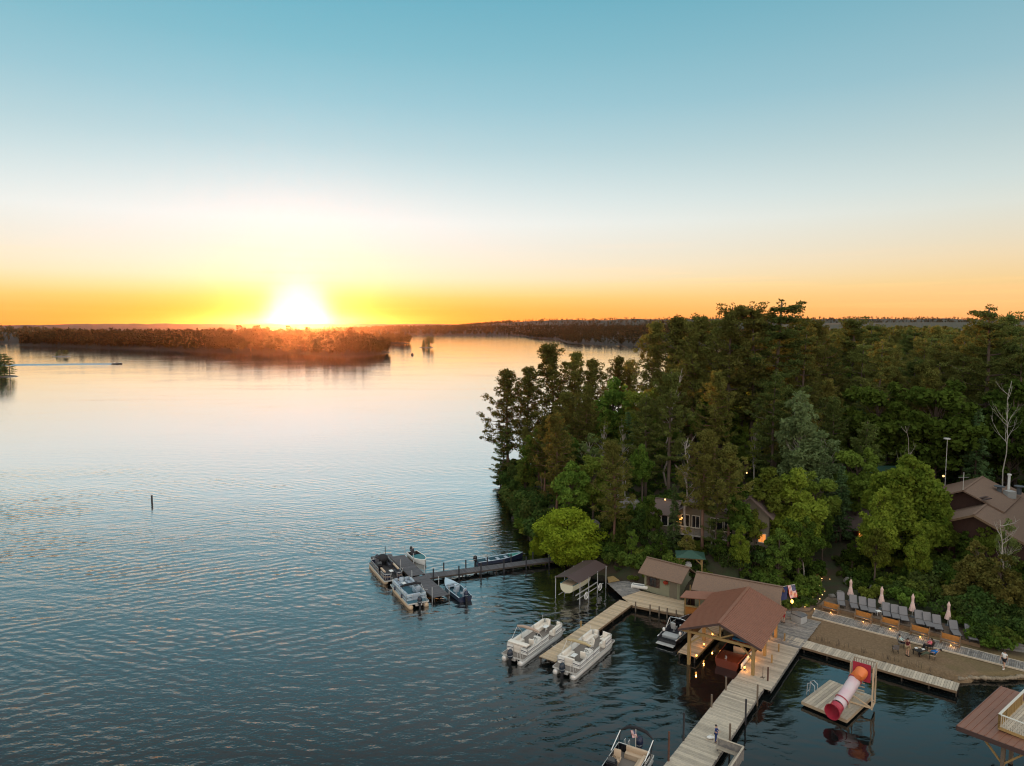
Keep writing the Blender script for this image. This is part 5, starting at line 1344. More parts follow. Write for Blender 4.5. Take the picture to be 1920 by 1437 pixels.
# green gazebo
gz = thing('gazebo', 'small green-roofed gazebo on wooden posts behind the sheds', 'gazebo', (22.0, 82.2, hz(22.0, 82.2)))
gh = 4.95 - gz.location.z
cs = [W(1276, 1049, 4.8), W(1330, 1051, 4.8)]; hw_ = 1.75
f = MB(); ap = (0, 0, gh + .45)
cr = [(-hw_, -1.35), (hw_, -1.35), (hw_, 1.35), (-hw_, 1.35)]
for i in range(4):
    a, b = cr[i], cr[(i + 1) % 4]; f.slab([(a[0], a[1], gh - .15), (b[0], b[1], gh - .15), (ap[0] + .3 * (b[0] > 0) - .15, 0, ap[2]), (ap[0] + .3 * (a[0] > 0) - .15, 0, ap[2] + .001)], .06)
f.build('roof', M['roof_green'], gz)
for a, b in ((-1.35, -1), (1.35, -1), (1.35, 1), (-1.35, 1)):
    f = MB(); f.box((a, b, gh / 2 - .2), (.14, .14, gh)); f.build('post', M['timber'], gz)
    f = MB(); f.bar((a, b, gh - 1.0), (a * .4, b, gh - .28), .08, .08); f.build('brace', M['timber'], gz)
f = MB()
for b in (-1, 1): f.bar((-1.6, b, gh - .26), (1.6, b, gh - .26), .1, .16)
for a in (-1.35, 1.35): f.bar((a, -1.25, gh - .20), (a, 1.25, gh - .20), .1, .12)
f.build('beam', M['timber'], gz)
f = MB(); f.box((0, 0, .02), (3.3, 2.6, .12)); f.build('floor', M['deck_brown'], gz)
gz.rotation_euler = (0, 0, -.2)

# cabin among the trees
cb = thing('cabin', 'grey-green wooden cabin with brown shingle roofs and a sun room, half hidden by pines', 'cabin', (19.2, 90.3, 5.7))
cx_ = Vector((.885, -.466)); cy_ = Vector((.466, .885)); CO = Vector((19.2, 90.3))
def cp(a, b): return CO + cx_ * a + cy_ * b
ZF = 6.0
def box_walls(a0_, b0_, a1_, b1_, z0, z1, gable=None, zr=0, m='siding_grey'):
    p = [cp(a0_, b0_), cp(a1_, b0_), cp(a1_, b1_), cp(a0_, b1_)]
    for i in range(4):
        tp = None
        if gable == 'x' and i in (1, 3): tp = lambda t: z1 + (zr - z1) * (1 - abs(2 * t - 1))
        if gable == 'y' and i in (0, 2): tp = lambda t: z1 + (zr - z1) * (1 - abs(2 * t - 1))
        lap_wall(cb, p[i], p[(i + 1) % 4], z0, z1, M[m], top=tp, lap=.22)
box_walls(0, 0, 2.9, 4.6, 4.9, 8.0); box_walls(2.95, 1.2, 10.2, 8.5, 4.9, 8.3, 'y', 10.4); box_walls(10.3, -.6, 14.6, 8.0, 4.0, 9.6, 'y', 11.6)
# roofs
def croof(a_, b_, L, Wd, ze, zr, along='y', m='shingle2'):
    if along == 'y': gable_roof(cb, cp(a_, b_), cy_, cx_, L, Wd, ze, zr, M[m], .14)
    else: gable_roof(cb, cp(a_, b_), cx_, cy_, L, Wd, ze, zr, M[m], .14)
croof(6.6, .2, 9.0, 8.6, 8.05, 10.55); croof(12.45, -1.4, 10.4, 5.6, 9.3, 11.85); croof(-.5, 2.3, 3.6, 5.6, 7.85, 9.3, 'x')
for k in range(3): c = cp(.5 + k * .95, 0); window(cb, (c.x, c.y, 7.0), cx_, .82, 1.35, -cy_, 1, name='window')
for k in range(3): c = cp(0, .8 + k * 1.3); window(cb, (c.x, c.y, 7.0), -cy_, 1.1, 1.35, -cx_, 1)
for a, w_, l_ in ((3.9, 1.1, 0), (5.3, 1.0, 0), (8.0, 1.6, 0), (9.4, .8, 0)): c = cp(a, 1.2); window(cb, (c.x, c.y, 7.0), cx_, w_, 1.7, -cy_, 2, lit=bool(l_))
c = cp(11.3, -.6); window(cb, (c.x, c.y, 9.2), cx_, .8, 1.7, -cy_, 1); c = cp(13.9, -.6); window(cb, (c.x, c.y, 6.6), cx_, .9, 1.1, -cy_, 2, lit=True)
f = MB(); 
for a0_, b0_, a1_, b1_ in ((2.9, -1.6, 10.3, 1.1),):
    p = [cp(a0_, b0_), cp(a1_, b0_), cp(a1_, b1_), cp(a0_, b1_)]; f.prism([(q.x - CO.x, q.y - CO.y) for q in p], .15, .35)
for a in (3.1, 5.5, 7.9, 10.1): q = cp(a, -1.4); f.box((q.x - CO.x, q.y - CO.y, -.8), (.16, .16, 2.0))
f.build('porch_floor', M['deck_grey'], cb)
f = MB(); a_, b_ = cp(2.9, -1.6), cp(10.3, -1.6); f.bar((a_.x - CO.x, a_.y - CO.y, 1.35), (b_.x - CO.x, b_.y - CO.y, 1.35), .09, .07); f.build('railing', M['deck_pale'], cb)
for k in range(40): 
    q = cp(3.0 + k * .186, -1.6)
    if k % 5 == 0:
        f = MB(); f.box((q.x - CO.x, q.y - CO.y, .83), (.08, .08, 1.0)); f.build('railing_post', M['siding_grey'], cb)
f = MB()
for k in range(60): q = cp(2.95 + k * .123, -1.6); f.box((q.x - CO.x, q.y - CO.y, .82), (.025, .025, .96))
f.build('baluster', M['siding_grey'], cb)
c = cp(3.3, .9); lp = thing('wall_lamp', 'warm wall lamp beside the cabin sun room', 'lamp', (c.x, c.y, 7.1)); f = MB(); f.ball((0, 0, 0), .13, 0, 8, 5); f.build('lamp_glass', M['lamp'], lp, smooth=True); pt_light((c.x - .3, c.y - .5, 7.1), 12)
for px, py, yy, lab in ((1247, 937, 91.5, 'white lamp hanging above the cabin sun room roof'), (1056, 940, 104, 'warm lamp on a trunk above the willow'), (1400, 887, 104, 'tiny warm light in the dark wood behind the cabin')):
    c = WY(px, py, yy); lp = thing('tree_lamp', lab, 'lamp', c); f = MB(); f.ball((0, 0, 0), .12, 0, 8, 5); f.build('lamp_glass', M['lamp_soft'], lp, smooth=True)
    f = MB(); f.tube([(0, 0, -1.5), (0, 0, -.1)], .02, 5); f.build('pole', M['black'], lp)
sd2 = thing('satellite_dish', 'small white satellite dish on the cabin roof', 'satellite dish', WY(1325, 916, 93)); f = MB(); f.loft([[(.42 * q * math.cos(a), -.12 * (1 - q * q) , .42 * q * math.sin(a)) for a in [2 * math.pi * k / 12 for k in range(12)]] for q in (1, .7, .4, .05)], 0, True, False, True); f.build('dish', M['white'], sd2, smooth=True)
f = MB(); f.tube([(0, .1, 0), (0, .3, -1.2)], .03, 6); f.build('mast', M['alu'], sd2)

# lodge at the right
lg = thing('lodge', 'large brown lodge with joined shingle gables and a white chimney pipe', 'lodge', (64, 96, 3.5)); LO = Vector((64, 96, 3.5))
lr0 = W(1825.5, 965.4, 9.6); lr1 = WY(1883, 927, lr0.y + 13.5); 
lu = Vector((lr1.x - lr0.x, 13.5)); lL = lu.length; lu.normalize(); lv = Vector((lu.y, -lu.x)); LR = Vector((lr0.x, lr0.y))
gable_roof(lg, LR, lu, lv, lL + 3, 13.0, 6.6, 9.6, M['shingle'], .18)
mainp = [LR + lu * 1.2 - lv * 5.3, LR + lu * 1.2 + lv * 5.3, LR + lu * (lL + 2) + lv * 5.3, LR + lu * (lL + 2) - lv * 5.3]
glr = lambda t: 6.9 + 2.4 * (1 - abs(2 * t - 1))
for i in range(4): lap_wall(lg, mainp[i], mainp[(i + 1) % 4], 3.2, 6.9, M['wall_brown'], top=glr if i in (0, 2) else None, lap=.3)
f = MB()
for s in (-1, 1):
    a_ = LR - lu * .04; b_ = LR + lv * s * 6.5 - lu * .04; f.bar((a_.x - 64, a_.y - 96, 9.48 - 3.5), (b_.x - 64, b_.y - 96, 6.48 - 3.5), .06, .26)
f.build('barge_board', M['fascia'], lg)
# second gable behind left
q0 = WY(1816, 903, lr0.y + 9); LR2 = Vector((q0.x, q0.y)); 
gable_roof(lg, LR2 - lu * 3, lu, lv, 12, 9.4, q0.z - 2.8, q0.z - .7, M['shingle'], .18)
sp = [LR2 - lu * 1.8 - lv * 3.8, LR2 - lu * 1.8 + lv * 3.8, LR2 + lu * 8 + lv * 3.8, LR2 + lu * 8 - lv * 3.8]
for i in range(4): lap_wall(lg, sp[i], sp[(i + 1) % 4], 3.2, q0.z - 2.9, M['wall_brown'], top=(lambda t: q0.z - 2.9 + 1.9 * (1 - abs(2 * t - 1))) if i in (0, 2) else None, lap=.3)
# left porch wing
w0_ = W(1565, 996, 5.0); w1_ = W(1650, 994, 5.0)
pu = Vector((w1_.x - w0_.x, w1_.y - w0_.y)); pL = pu.length + 6; pu.normalize(); pn = Vector((-pu.y, pu.x))
P0 = Vector((w0_.x, w0_.y))
f = MB(); f.slab([(P0.x - 64, P0.y - 96, 1.5), ((P0 + pu * pL).x - 64, (P0 + pu * pL).y - 96, 1.5), ((P0 + pu * pL + pn * 4.6).x - 64, (P0 + pu * pL + pn * 4.6).y - 96, 3.1), ((P0 + pn * 4.6 + pu * 2).x - 64, (P0 + pn * 4.6 + pu * 2).y - 96, 3.1)], .16); f.build('porch_roof', M['shingle2'], lg)
lap_wall(lg, P0 + pn * 1.6 + pu * .5, P0 + pn * 1.6 + pu * pL, 2.4, 5.2, M['wall_brown'], lap=.3)
for k in range(5):
    p = P0 + pu * (.4 + k * pL / 4.6) + pn * .3; f = MB(); f.box((p.x - 64, p.y - 96, .2), (.2, .2, 2.7)); f.build('porch_post', M['wall_brown'], lg)
for k in range(3): c = P0 + pn * 1.52 + pu * (2 + k * 3); window(lg, (c.x, c.y, 4.0), pu, 1.4, 1.3, -pn, 2, lit=(k == 1), frame='wall_brown')
f = MB(); f.box((0, 0, 0), (1.1, .5, .95)); c = LR + lu * .7 - lv * .4; c = W(1832, 982, 7.6); f.build('air_conditioner', M['white'], lg, (c.x - 64, c.y - 96, 7.5 - 3.5), math.atan2(lv.y, lv.x))
# chimney pipe and boxes
ch = WY(1891, 918, lr0.y + 11); f = MB(); f.tube([(ch.x - 64, ch.y - 96, ch.z - 3.5 - .6), (ch.x - 64, ch.y - 96, ch.z - 3.5 + 2.0)], .17, 10); f.tube([(ch.x - 64, ch.y - 96, ch.z - 3.5 + 2.0), (ch.x - 64, ch.y - 96, ch.z - 3.5 + 2.2)], .26, 10)
f.build('chimney_pipe', M['white'], lg, smooth='auto')
f = MB(); f.box((ch.x - 64 - .4, ch.y - 96 - .8, ch.z - 3.5 - .5), (1.1, 1.1, 1.0)); f.build('roof_vent_box', M['grey_box'], lg)
for dx in (-1.3, 1.5):
    f = MB(); f.tube([(ch.x - 64 + dx, ch.y - 96, ch.z - 4.2), (ch.x - 64 + dx, ch.y - 96, ch.z - 3.1)], .3, 8); f.tube([(ch.x - 64 + dx, ch.y - 96, ch.z - 3.1), (ch.x - 64 + dx, ch.y - 96, ch.z - 3.0)], .65, 12); f.build('exhaust_cap', M['grey_dark'], lg)
for k, (px, py) in enumerate(((1843, 935), (1850, 938), (1768, 968))):
    c = WY(px, py, lr0.y + (6, 5, 1.5)[k]); f = MB(); f.bar((c.x - 64 - .6, c.y - 96 - .1, c.z - 3.45), (c.x - 64 + .7, c.y - 96 + .2, c.z - 3.3), .35, .10); f.build('roof_vent', M['roof_dark'], lg)
# antenna mast
an = thing('antenna_mast', 'thin antenna mast with a white disc standing behind the lodge', 'antenna', WY(1772, 905, 101)); c = an.location
f = MB(); f.tube([(0, 0, -3), (0, 0, 6.6)], .05, 5); f.build('mast', M['alu'], an)
f = MB(); f.tube([(0, 0, 6.6), (0, 0, 6.75)], .5, 12); f.build('disc', M['white'], an)
an = thing('roof_antenna', 'small wire antenna on the ridge of the rear lodge gable', 'antenna', WY(1806, 912, lr0.y + 6)); f = MB(); f.tube([(0, 0, -.5), (0, 0, 1.9)], .04, 5); f.bar((-.7, 0, 1.2), (.7, 0, 1.2), .03, .03); f.build('mast', M['alu'], an)
for px, py, yy, lab in ((1769, 893, 103, 'white lamp on a post left of the lodge gables'), (1837, 893, 106, 'orange lamp in the trees behind the lodge roof')):
    lp = thing('post_lamp', lab, 'lamp', WY(px, py, yy)); f = MB(); f.ball((0, 0, 0), .16, 0, 8, 5); f.build('lamp_glass', M['lamp_soft'], lp, smooth=True); f = MB(); f.tube([(0, 0, -3), (0, 0, -.15)], .04, 5); f.build('pole', M['black'], lp)
# green roof behind
gr = thing('green_roof_building', 'low building with a green metal roof deep in the trees', 'building', WY(1660, 886, 106)); f = MB(); f.slab([(-3.2, -1.5, -.6), (3.2, -2.6, -.6), (3.0, 1.6, .7), (-2.8, 2.2, .7)], .1); f.build('roof', M['roof_green'], gr)
f = MB(); f.box((0, .2, -2.2), (5.4, 3.4, 3.1)); f.build('wall', M['siding_grey'], gr)

# building at the bottom right corner: brown roof with a deck on it
rb = thing('roof_deck_boathouse', 'boathouse at the bottom right with a seamed brown roof and railed deck', 'boathouse', (38, 47, 0))
k0 = W(1794, 1361, 3.6); k1 = W(1877, 1287, 3.6); gu = Vector((k1.x - k0.x, k1.y - k0.y)); gl = gu.length; gu.normalize(); gv = Vector((gu.y, -gu.x))
K0 = Vector((k0.x, k0.y))
def kp(a, b, z_): p = K0 + gu * a + gv * b; return Vector((p.x - 38, p.y - 47, z_))
pitch = .05
BW = 9.5
for k in range(22):
    b0, b1 = k * BW / 22, (k + 1) * BW / 22 - .02
    f = MB(); f.slab([kp(0, b0, 3.6 + b0 * pitch), kp(gl, b0, 3.6 + b0 * pitch), kp(gl, b1, 3.6 + b1 * pitch), kp(0, b1, 3.6 + b1 * pitch)], .05)
    f.bar(kp(0, b0 + .03, 3.62 + b0 * pitch), kp(gl, b0 + .03, 3.62 + b0 * pitch), .05, .05); f.build('roof_panel', M['roof_metal'], rb)
f = MB(); f.bar(kp(-.04, 0, 3.42), kp(-.04, BW, 3.42 + BW * pitch), .05, .34); f.bar(kp(0, -.04, 3.44), kp(gl, -.04, 3.44), .05, .3); f.build('fascia', M['roof_dark'], rb)
for a, b in ((.5, 2.8), (.5, 6.0), (4.5, 2.2), (gl - .5, 2.2), (.5, 9)):
    f = MB(); f.box(kp(a, b, 1.6) , (.24, .24, 3.8), rz=math.atan2(gu.y, gu.x)); f.build('post', M['post_wood'], rb)
for a, b, b2 in ((.5, 2.8, 1.3), (.5, 2.8, 4.2), (.5, 6.0, 4.6)):
    f = MB(); f.bar(kp(a, b, 1.9), kp(a, b2, 3.5), .12, .12); f.build('brace', M['timber'], rb)
f = MB(); f.prism([tuple(kp(-.5, 3.2, 0))[:2], tuple(kp(3, 3.2, 0))[:2], tuple(kp(3, 9, 0))[:2], tuple(kp(-.5, 9, 0))[:2]], .45, .6); f.build('lower_deck', M['deck_warm'], rb)
# rail deck on the roof
r00 = W(1874, 1341, 4.9); K1 = Vector((r00.x, r00.y))
a0_ = (K1 - K0).dot(gu); b0_ = (K1 - K0).dot(gv)
dz = 4.0
dk = [kp(a0_, b0_, 0), kp(gl - .2, b0_, 0), kp(gl - .2, b0_ + 5, 0), kp(a0_, b0_ + 5, 0)]
n_ = 26
for k in range(n_):
    q0 = b0_ + 5 * k / n_; f = MB(); f.prism([tuple(kp(a0_, q0, 0))[:2], tuple(kp(gl - .2, q0, 0))[:2], tuple(kp(gl - .2, q0 + 5 / n_ - .02, 0))[:2], tuple(kp(a0_, q0 + 5 / n_ - .02, 0))[:2]], dz - .05, dz); f.build('deck_board', M['deck_pale'], rb)
f = MB(); f.bar(kp(a0_, b0_, 4.95), kp(gl - .2, b0_, 4.95), .16, .05); f.bar(kp(a0_ , b0_ + .09, 4.955), kp(a0_, b0_ + 5, 4.955), .16, .05); f.build('top_rail', M['trim_white'], rb)
f = MB(); f.bar(kp(a0_, b0_, 3.93), kp(a0_, b0_ + 5, 3.93), .06, .22); f.bar(kp(a0_ - .02, b0_, 3.93), kp(gl - .2, b0_, 3.93), .06, .22); f.build('rim_board', M['timber'], rb)
for k in range(4):
    for (a, b) in ((a0_ + k * 1.6, b0_), (a0_, b0_ + k * 1.7)):
        if k == 0 and b != b0_: continue
        f = MB(); f.box(kp(a, b, 4.44), (.11, .11, .98), rz=math.atan2(gu.y, gu.x)); f.build('railing_post', M['timber'], rb)
for k in range(38):
    for s in (0, 1):
        a, b = (a0_, b0_ + .13 * k + .13) if s == 0 else (a0_ + .13 * k + .13, b0_)
        if a > gl - .3: continue
        f = MB(); f.box(kp(a, b, 4.46), (.03, .03, .92), rz=math.atan2(gu.y, gu.x)); f.build('baluster', M['trim_white'] if s == 0 else M['timber'], rb)
# ------------------------------------------------------------------ boats
def outboard(root, x, z_, cowl='cowl', s=1.0, y=0.0, tilt=0.0):
    """outboard motor on the stern (stern faces -x): an engine part with cowl band, leg and propeller below it"""
    mb = MB()
    prof = [(-.05, .17, .16), (.05, .24, .21), (.28, .27, .22), (.48, .24, .20), (.60, .16, .14), (.64, .07, .06)]
    rings = [[((-.22 + a * math.cos(t)) * s + x, b * math.sin(t) * s + y, (zz + .15) * s + z_) for t in [2 * math.pi * k / 12 for k in range(12)]] for zz, a, b in prof]
    mb.loft(rings, 0, True, True, True); en = mb.build('outboard_motor', M[cowl], root, smooth='auto')
    f = MB(); f.loft([[((-.22 + (a + .012) * math.cos(t)) * s + x, (b + .012) * math.sin(t) * s + y, zz * s + z_) for t in [2 * math.pi * k / 12 for k in range(12)]] for zz, a, b in ((.30, .262, .214), (.36, .27, .222))], 0); f.build('cowl_stripe', M['chrome'], en)
    f = MB(); f.bar((x - .2 * s, y, z_ + .15 * s), (x - .30 * s, y, z_ - .9 * s), .14 * s, .20 * s); f.bar((x + .05, y, z_ + .05), (x - .2 * s, y, z_ + .05), .22, .12); f.build('motor_leg', M['black'], en)
    f = MB(); f.tube([(x - .05 * s, y, z_ - .88 * s), (x - .62 * s, y, z_ - .88 * s)], [.09 * s, .05 * s], 8)
    for k in range(3): a = k * 2.09; f.bar((x - .55 * s, y, z_ - .88 * s), (x - .58 * s, y + .2 * math.sin(a) * s, z_ - .88 * s + .2 * math.cos(a) * s), .03, .1)
    f.build('propeller', M['black'], en)
    return en
def wheel(root, c, r_=.17, tilt=.5, m='black'):
    f = MB(); n = 14; T = Matrix.Rotation(tilt, 3, 'Y')
    f.tube([Vector(c) + T @ Vector((0, r_ * math.cos(2 * math.pi * k / n), r_ * math.sin(2 * math.pi * k / n))) for k in range(n)], .018, 5, closed=True)
    for k in range(3): a = k * 2.09; f.bar(c, Vector(c) + T @ Vector((0, r_ * math.cos(a), r_ * math.sin(a))), .02, .02)
    f.build('steering_wheel', M[m], root)
def couch(root, x0, x1, y0, y1, z_, back, m, th=.22, hb=.42, name='bench_seat'):
    """upholstered bench; back is one of '+x','-x','+y','-y'"""
    mb = MB(); mb.rbox(((x0 + x1) / 2, (y0 + y1) / 2, z_ + .14), (x1 - x0, y1 - y0, .26), .03); mb.rbox(((x0 + x1) / 2, (y0 + y1) / 2, z_ + .34), (x1 - x0 - .02, y1 - y0 - .02, .15), .055)
    se = mb.build(name, m, root, smooth='auto'); f = MB()
    zc = z_ + .42 + hb / 2 - .05
    if back == '+y': f.rbox(((x0 + x1) / 2, y1 - th / 2 + .02, zc), (x1 - x0, th, hb), .07)
    if back == '-y': f.rbox(((x0 + x1) / 2, y0 + th / 2 - .02, zc), (x1 - x0, th, hb), .07)
    if back == '+x': f.rbox((x1 - th / 2 + .02, (y0 + y1) / 2, zc), (th, y1 - y0, hb), .07)
    if back == '-x': f.rbox((x0 + th / 2 - .02, (y0 + y1) / 2, zc), (th, y1 - y0, hb), .07)
    if f.v: f.build('seat_back', m, se, smooth='auto')
    return se
def captain(root, x, y, z_, m, rz=0.0, s=1.0):
    f = MB(); f.rbox((0, 0, .42), (.52, .54, .16), .06); f.tube([(0, 0, 0), (0, 0, .36)], [.14, .06], 8)
    o = f.build('captain_chair', m, root, (x, y, z_), rz, smooth='auto')
    f = MB(); f.rbox((-.26, 0, .78), (.17, .54, .62), .07, rot=Matrix.Rotation(-.16, 3, 'Y'))
    for q in (-1, 1): f.rbox((-.02, q * .29, .60), (.38, .08, .09), .03)
    f.build('chair_back', m, o, smooth='auto'); return o
def pontoon(name, label, c, hd, L=7.4, Bm=2.55, tube='alu', fence='gel_white', seat='vinyl_cream', floor='carpet', stripe='gel_navy', canopy=None, layout='white', engine='cowl', cover=None, group='pontoon boats at the docks', cz=0.0):
    root = thing(name, label, 'pontoon boat', (c[0], c[1], cz), math.atan2(hd[1], hd[0]), group)
    hx, hy = L / 2, Bm / 2; Zd = .62
    for s in (-1, 1):
        f = MB(); y = s * (hy - .32); n = 12
        xs_ = [-hx - .18, -hx - .12, -hx + .05, hx - 1.1, hx - .75, hx - .4, hx - .08, hx + .06]; rs = [.10, .24, .31, .31, .29, .23, .12, .03]; zs = [.16, .16, .16, .16, .18, .24, .33, .38]
        f.tube([(a, y, b) for a, b in zip(xs_, zs)], rs, n); tb_ = f.build('pontoon_tube', M[tube], root, smooth='auto')
        f = MB(); f.bar((-hx + .2, y, .50), (hx - .5, y, .50), .22, .09); f.build('tube_bracket', M['alu'], tb_)
    f = MB(); f.box((0, 0, Zd - .05), (L - .1, Bm, .10)); f.build('deck', M[floor], root)
    f = MB()
    for s in (-1, 1): f.box((0, s * (hy + .012), Zd - .06), (L - .08, .03, .16))
    f.box((hx - .03, 0, Zd - .06), (.03, Bm + .02, .16)); f.box((-hx + .03, 0, Zd - .06), (.03, Bm + .02, .16)); f.build('deck_trim', M['alu'], root)
    # fence panels between rails
    FX0, FX1 = -hx + .85, hx - .28; zt = Zd + .72
    def panel(p0, p1, gap=.04):
        p0 = Vector(p0); p1 = Vector(p1); f = MB(); d = (p1 - p0).normalized()
        a, b = p0 + d * gap, p1 - d * gap; f.bar((a.x, a.y, Zd + .36), (b.x, b.y, Zd + .36), .035, .58); o = f.build('fence_panel', M[fence], root)
        f = MB(); nn = Vector((-d.y, d.x, 0)); cc = Vector((0, 0, 0))
        sgn = 1 if (p0 + p1).dot(nn) > 0 else -1; off = nn * sgn * .022
        f.bar(Vector((a.x, a.y, Zd + .40)) + off, Vector((b.x, b.y, Zd + .46)) + off, .012, .07); f.bar(Vector((a.x, a.y, Zd + .28)) + off, Vector((b.x, b.y, Zd + .30)) + off, .012, .03); f.build('stripe', M[stripe], o)
        f = MB(); f.tube([(p0.x, p0.y, zt), (p1.x, p1.y, zt)], .024, 6); f.tube([(p0.x, p0.y, Zd), (p0.x, p0.y, zt)], .022, 6); f.tube([(p1.x, p1.y, Zd), (p1.x, p1.y, zt)], .022, 6); f.build('rail', M['alu'], o)
    yy = hy - .05; r_ = .42
    npn = 5
    for s in (-1, 1):
        for k in range(npn):
            a = FX0 + (FX1 - r_ - FX0) * k / npn; b = FX0 + (FX1 - r_ - FX0) * (k + 1) / npn
            if s == -1 and k == 3 and layout != 'bottom': continue   # side gate gap
            panel((a, s * yy, 0), (b, s * yy, 0))
        panel((FX1 - r_, s * yy, 0), (FX1 - .12, s * (yy - .14), 0)); panel((FX1 - .12, s * (yy - .14), 0), (FX1, s * (yy - r_), 0))
        panel((FX1, s * (yy - r_), 0), (FX1, s * .42, 0)); panel((FX0, s * yy, 0), (FX0, s * .45, 0))
    S = M[seat]; y0 = hy - .12
    # lounge seats
    couch(root, FX1 - 2.3, FX1 - .45, y0 - .58, y0, Zd, '+y', S); couch(root, FX1 - .62, FX1 - .06, .45, y0 - .3, Zd, '+x', S, name='bow_seat'); couch(root, FX1 - 2.0, FX1 - .45, -y0, -y0 + .58, Zd, '-y', S); couch(root, FX1 - .62, FX1 - .06, -y0 + .3, -.45, Zd, '+x', S, name='bow_seat')
    couch(root, FX0 + .05, FX0 + .62, -.55, y0, Zd, '-x', S, name='stern_seat'); couch(root, FX0 + .62, FX0 + 2.3, y0 - .56, y0, Zd, '+y', S)
    f = MB(); f.rbox((FX0 + .28, 0, Zd + .93), (.62, Bm - .3, .14), .05) if layout == 'white' else None
    if f.v: f.build('sun_pad', S, root, smooth='auto')
    # helm
    f = MB(); hx_ = FX0 + 2.55; f.rbox((hx_, -y0 + .38, Zd + .40), (.62, .72, .78), .09); f.rbox((hx_ + .02, -y0 + .38, Zd + .86), (.46, .66, .16), .06, rot=Matrix.Rotation(.35, 3, 'Y')); con = f.build('helm_console', M[fence if fence != 'gel_navy' else 'gel_black'], root, smooth='auto')
    f = MB(); f.slab([(hx_ + .20, -y0 + .10, Zd + .93), (hx_ + .20, -y0 + .68, Zd + .93), (hx_ + .06, -y0 + .64, Zd + 1.2), (hx_ + .06, -y0 + .14, Zd + 1.2)], .01); f.build('windscreen', M['glass'], con)
    wheel(con, (hx_ - .36, -y0 + .38, Zd + .82), .19, -.4)
    captain(root, hx_ - .85, -y0 + .42, Zd, S, .1)
    if layout != 'dark': captain(root, FX1 - 2.9 if layout == 'white2' else FX1 - 1.0, -.1 if layout == 'white2' else .35, Zd, S, 2.4); 
    if layout == 'white2': captain(root, FX1 - .95, -.55, Zd, S, 2.9)
    f = MB(); tx = FX0 + 1.25 if layout == 'white2' else FX1 - 1.5; f.tube([(tx, .1, Zd), (tx, .1, Zd + .55)], .04, 8); f.rbox((tx, .1, Zd + .58), (.72, .48, .05), .02); f.build('table', M['white'], root)
    # stern platform, ladder, engine
    f = MB(); f.box((-hx + .42, 0, Zd + .02), (.78, Bm - .1, .05)); f.build('swim_platform', M[floor], root)
    f = MB()
    for s in (-1, 1): f.tube([(-hx + .35, -hy + .45 + s * .17, Zd + .05), (-hx + .3, -hy + .45 + s * .17, Zd + .62), (-hx + .0, -hy + .45 + s * .17, Zd + .62), (-hx - .06, -hy + .45 + s * .17, -.2)], .02, 6)
    for q in (.1, .35): f.tube([(-hx - .05, -hy + .28, q), (-hx - .05, -hy + .62, q)], .02, 6)
    f.build('ladder', M['alu'], root)
    f = MB(); f.box((-hx + .05, 0, .42), (.30, .8, .3)); f.build('motor_mount', M['alu'], root)
    if engine: outboard(root, -hx - .10, .52, engine, 1.25)
    if canopy:
        m_, h_, ang = canopy
        cxx = FX0 + 2.0; f = MB(); f.tube([(cxx, -hy - .02, h_), (cxx + .04, -hy * .5, h_ + .10), (cxx, 0, h_ + .13), (cxx + .04, hy * .5, h_ + .10), (cxx, hy + .02, h_)], [.10, .15, .16, .15, .10], 10); cv = f.build('folded_canopy', M[m_], root, smooth='auto')
        f = MB()
        for s in (-1, 1): f.tube([(cxx, s * (hy + .01), h_), (cxx + .9, s * (hy), Zd + .7)], .02, 6); f.tube([(cxx, s * (hy + .01), h_), (cxx - 1.1, s * (hy), Zd + .72)], .02, 6)
        f.build('canopy_frame', M['alu'], cv)
    f = MB(); f.tube([(FX1 - .3, yy, zt), (FX1 - .3, yy, zt + .35)], .015, 5); f.ball((FX1 - .3, yy, zt + .38), .04, 0, 6, 4); f.build('bow_light', M['white'], root)
    for q in (-1.2, 1.5):
        f = MB(); f.tube([(q, yy + .12, Zd + .45), (q, yy + .12, Zd + .35), (q, yy + .12, Zd + .02), (q, yy + .12, Zd - .06)], [.03, .10, .10, .03], 8); f.build('fender', M['gel_navy'], root, smooth='auto')
    return root
pA = pontoon('pontoon_boat', 'dark navy pontoon boat at the far side of the T dock', (-16.75, 88.3), (.456, -.89), 7.6, tube='alu_tan', fence='gel_navy', seat='vinyl_dark', floor='carpet_dark', stripe='vinyl_tan', layout='dark', engine='cowl')
f = MB(); f.ball((-2.2, .2, 1.55), (.85, .75, .55), 0, 12, 7); f.build('canvas_cover', M['canvas_black'], pA, smooth=True)
f = MB(); f.rbox((1.9, -.95, 1.42), (1.7, .26, .2), .08); f.rbox((1.3, .98, 1.42), (2.2, .24, .18), .08); f.build('seat_cushion', M['vinyl_tan'], pA, smooth='auto')
pB = pontoon('pontoon_boat', 'pale blue pontoon boat with its engine toward the viewer at the T dock', (-12.55, 80.8), (-.456, .89), 7.0, tube='alu_tan', fence='gel_pale', seat='vinyl_grey', floor='carpet_blue', stripe='gel_navy', canopy=('canvas_black', 1.75, 0), layout='grey')
pG = pontoon('pontoon_boat', 'white pontoon boat with a tan folded canopy, left of the pale dock', (2.35, 68.0), (.56, .828), 8.3, canopy=('canvas_tan', 2.35, 0), layout='white', engine='cowl')
pH = pontoon('pontoon_boat', 'white pontoon boat with a straw folded canopy, right of the pale dock', (7.25, 65.35), (.56, .828), 8.3, canopy=('canvas_gold', 2.15, 0), layout='white2', engine='cowl')
pI = pontoon('pontoon_boat', 'tan-seated pontoon boat with a black hoop and small flag at the bottom edge', (7.7, 46.3), (-.50, -.866), 7.6, seat='vinyl_tan', fence='gel_black', stripe='gel_white', layout='bottom', engine='gel_navy', cz=.1)
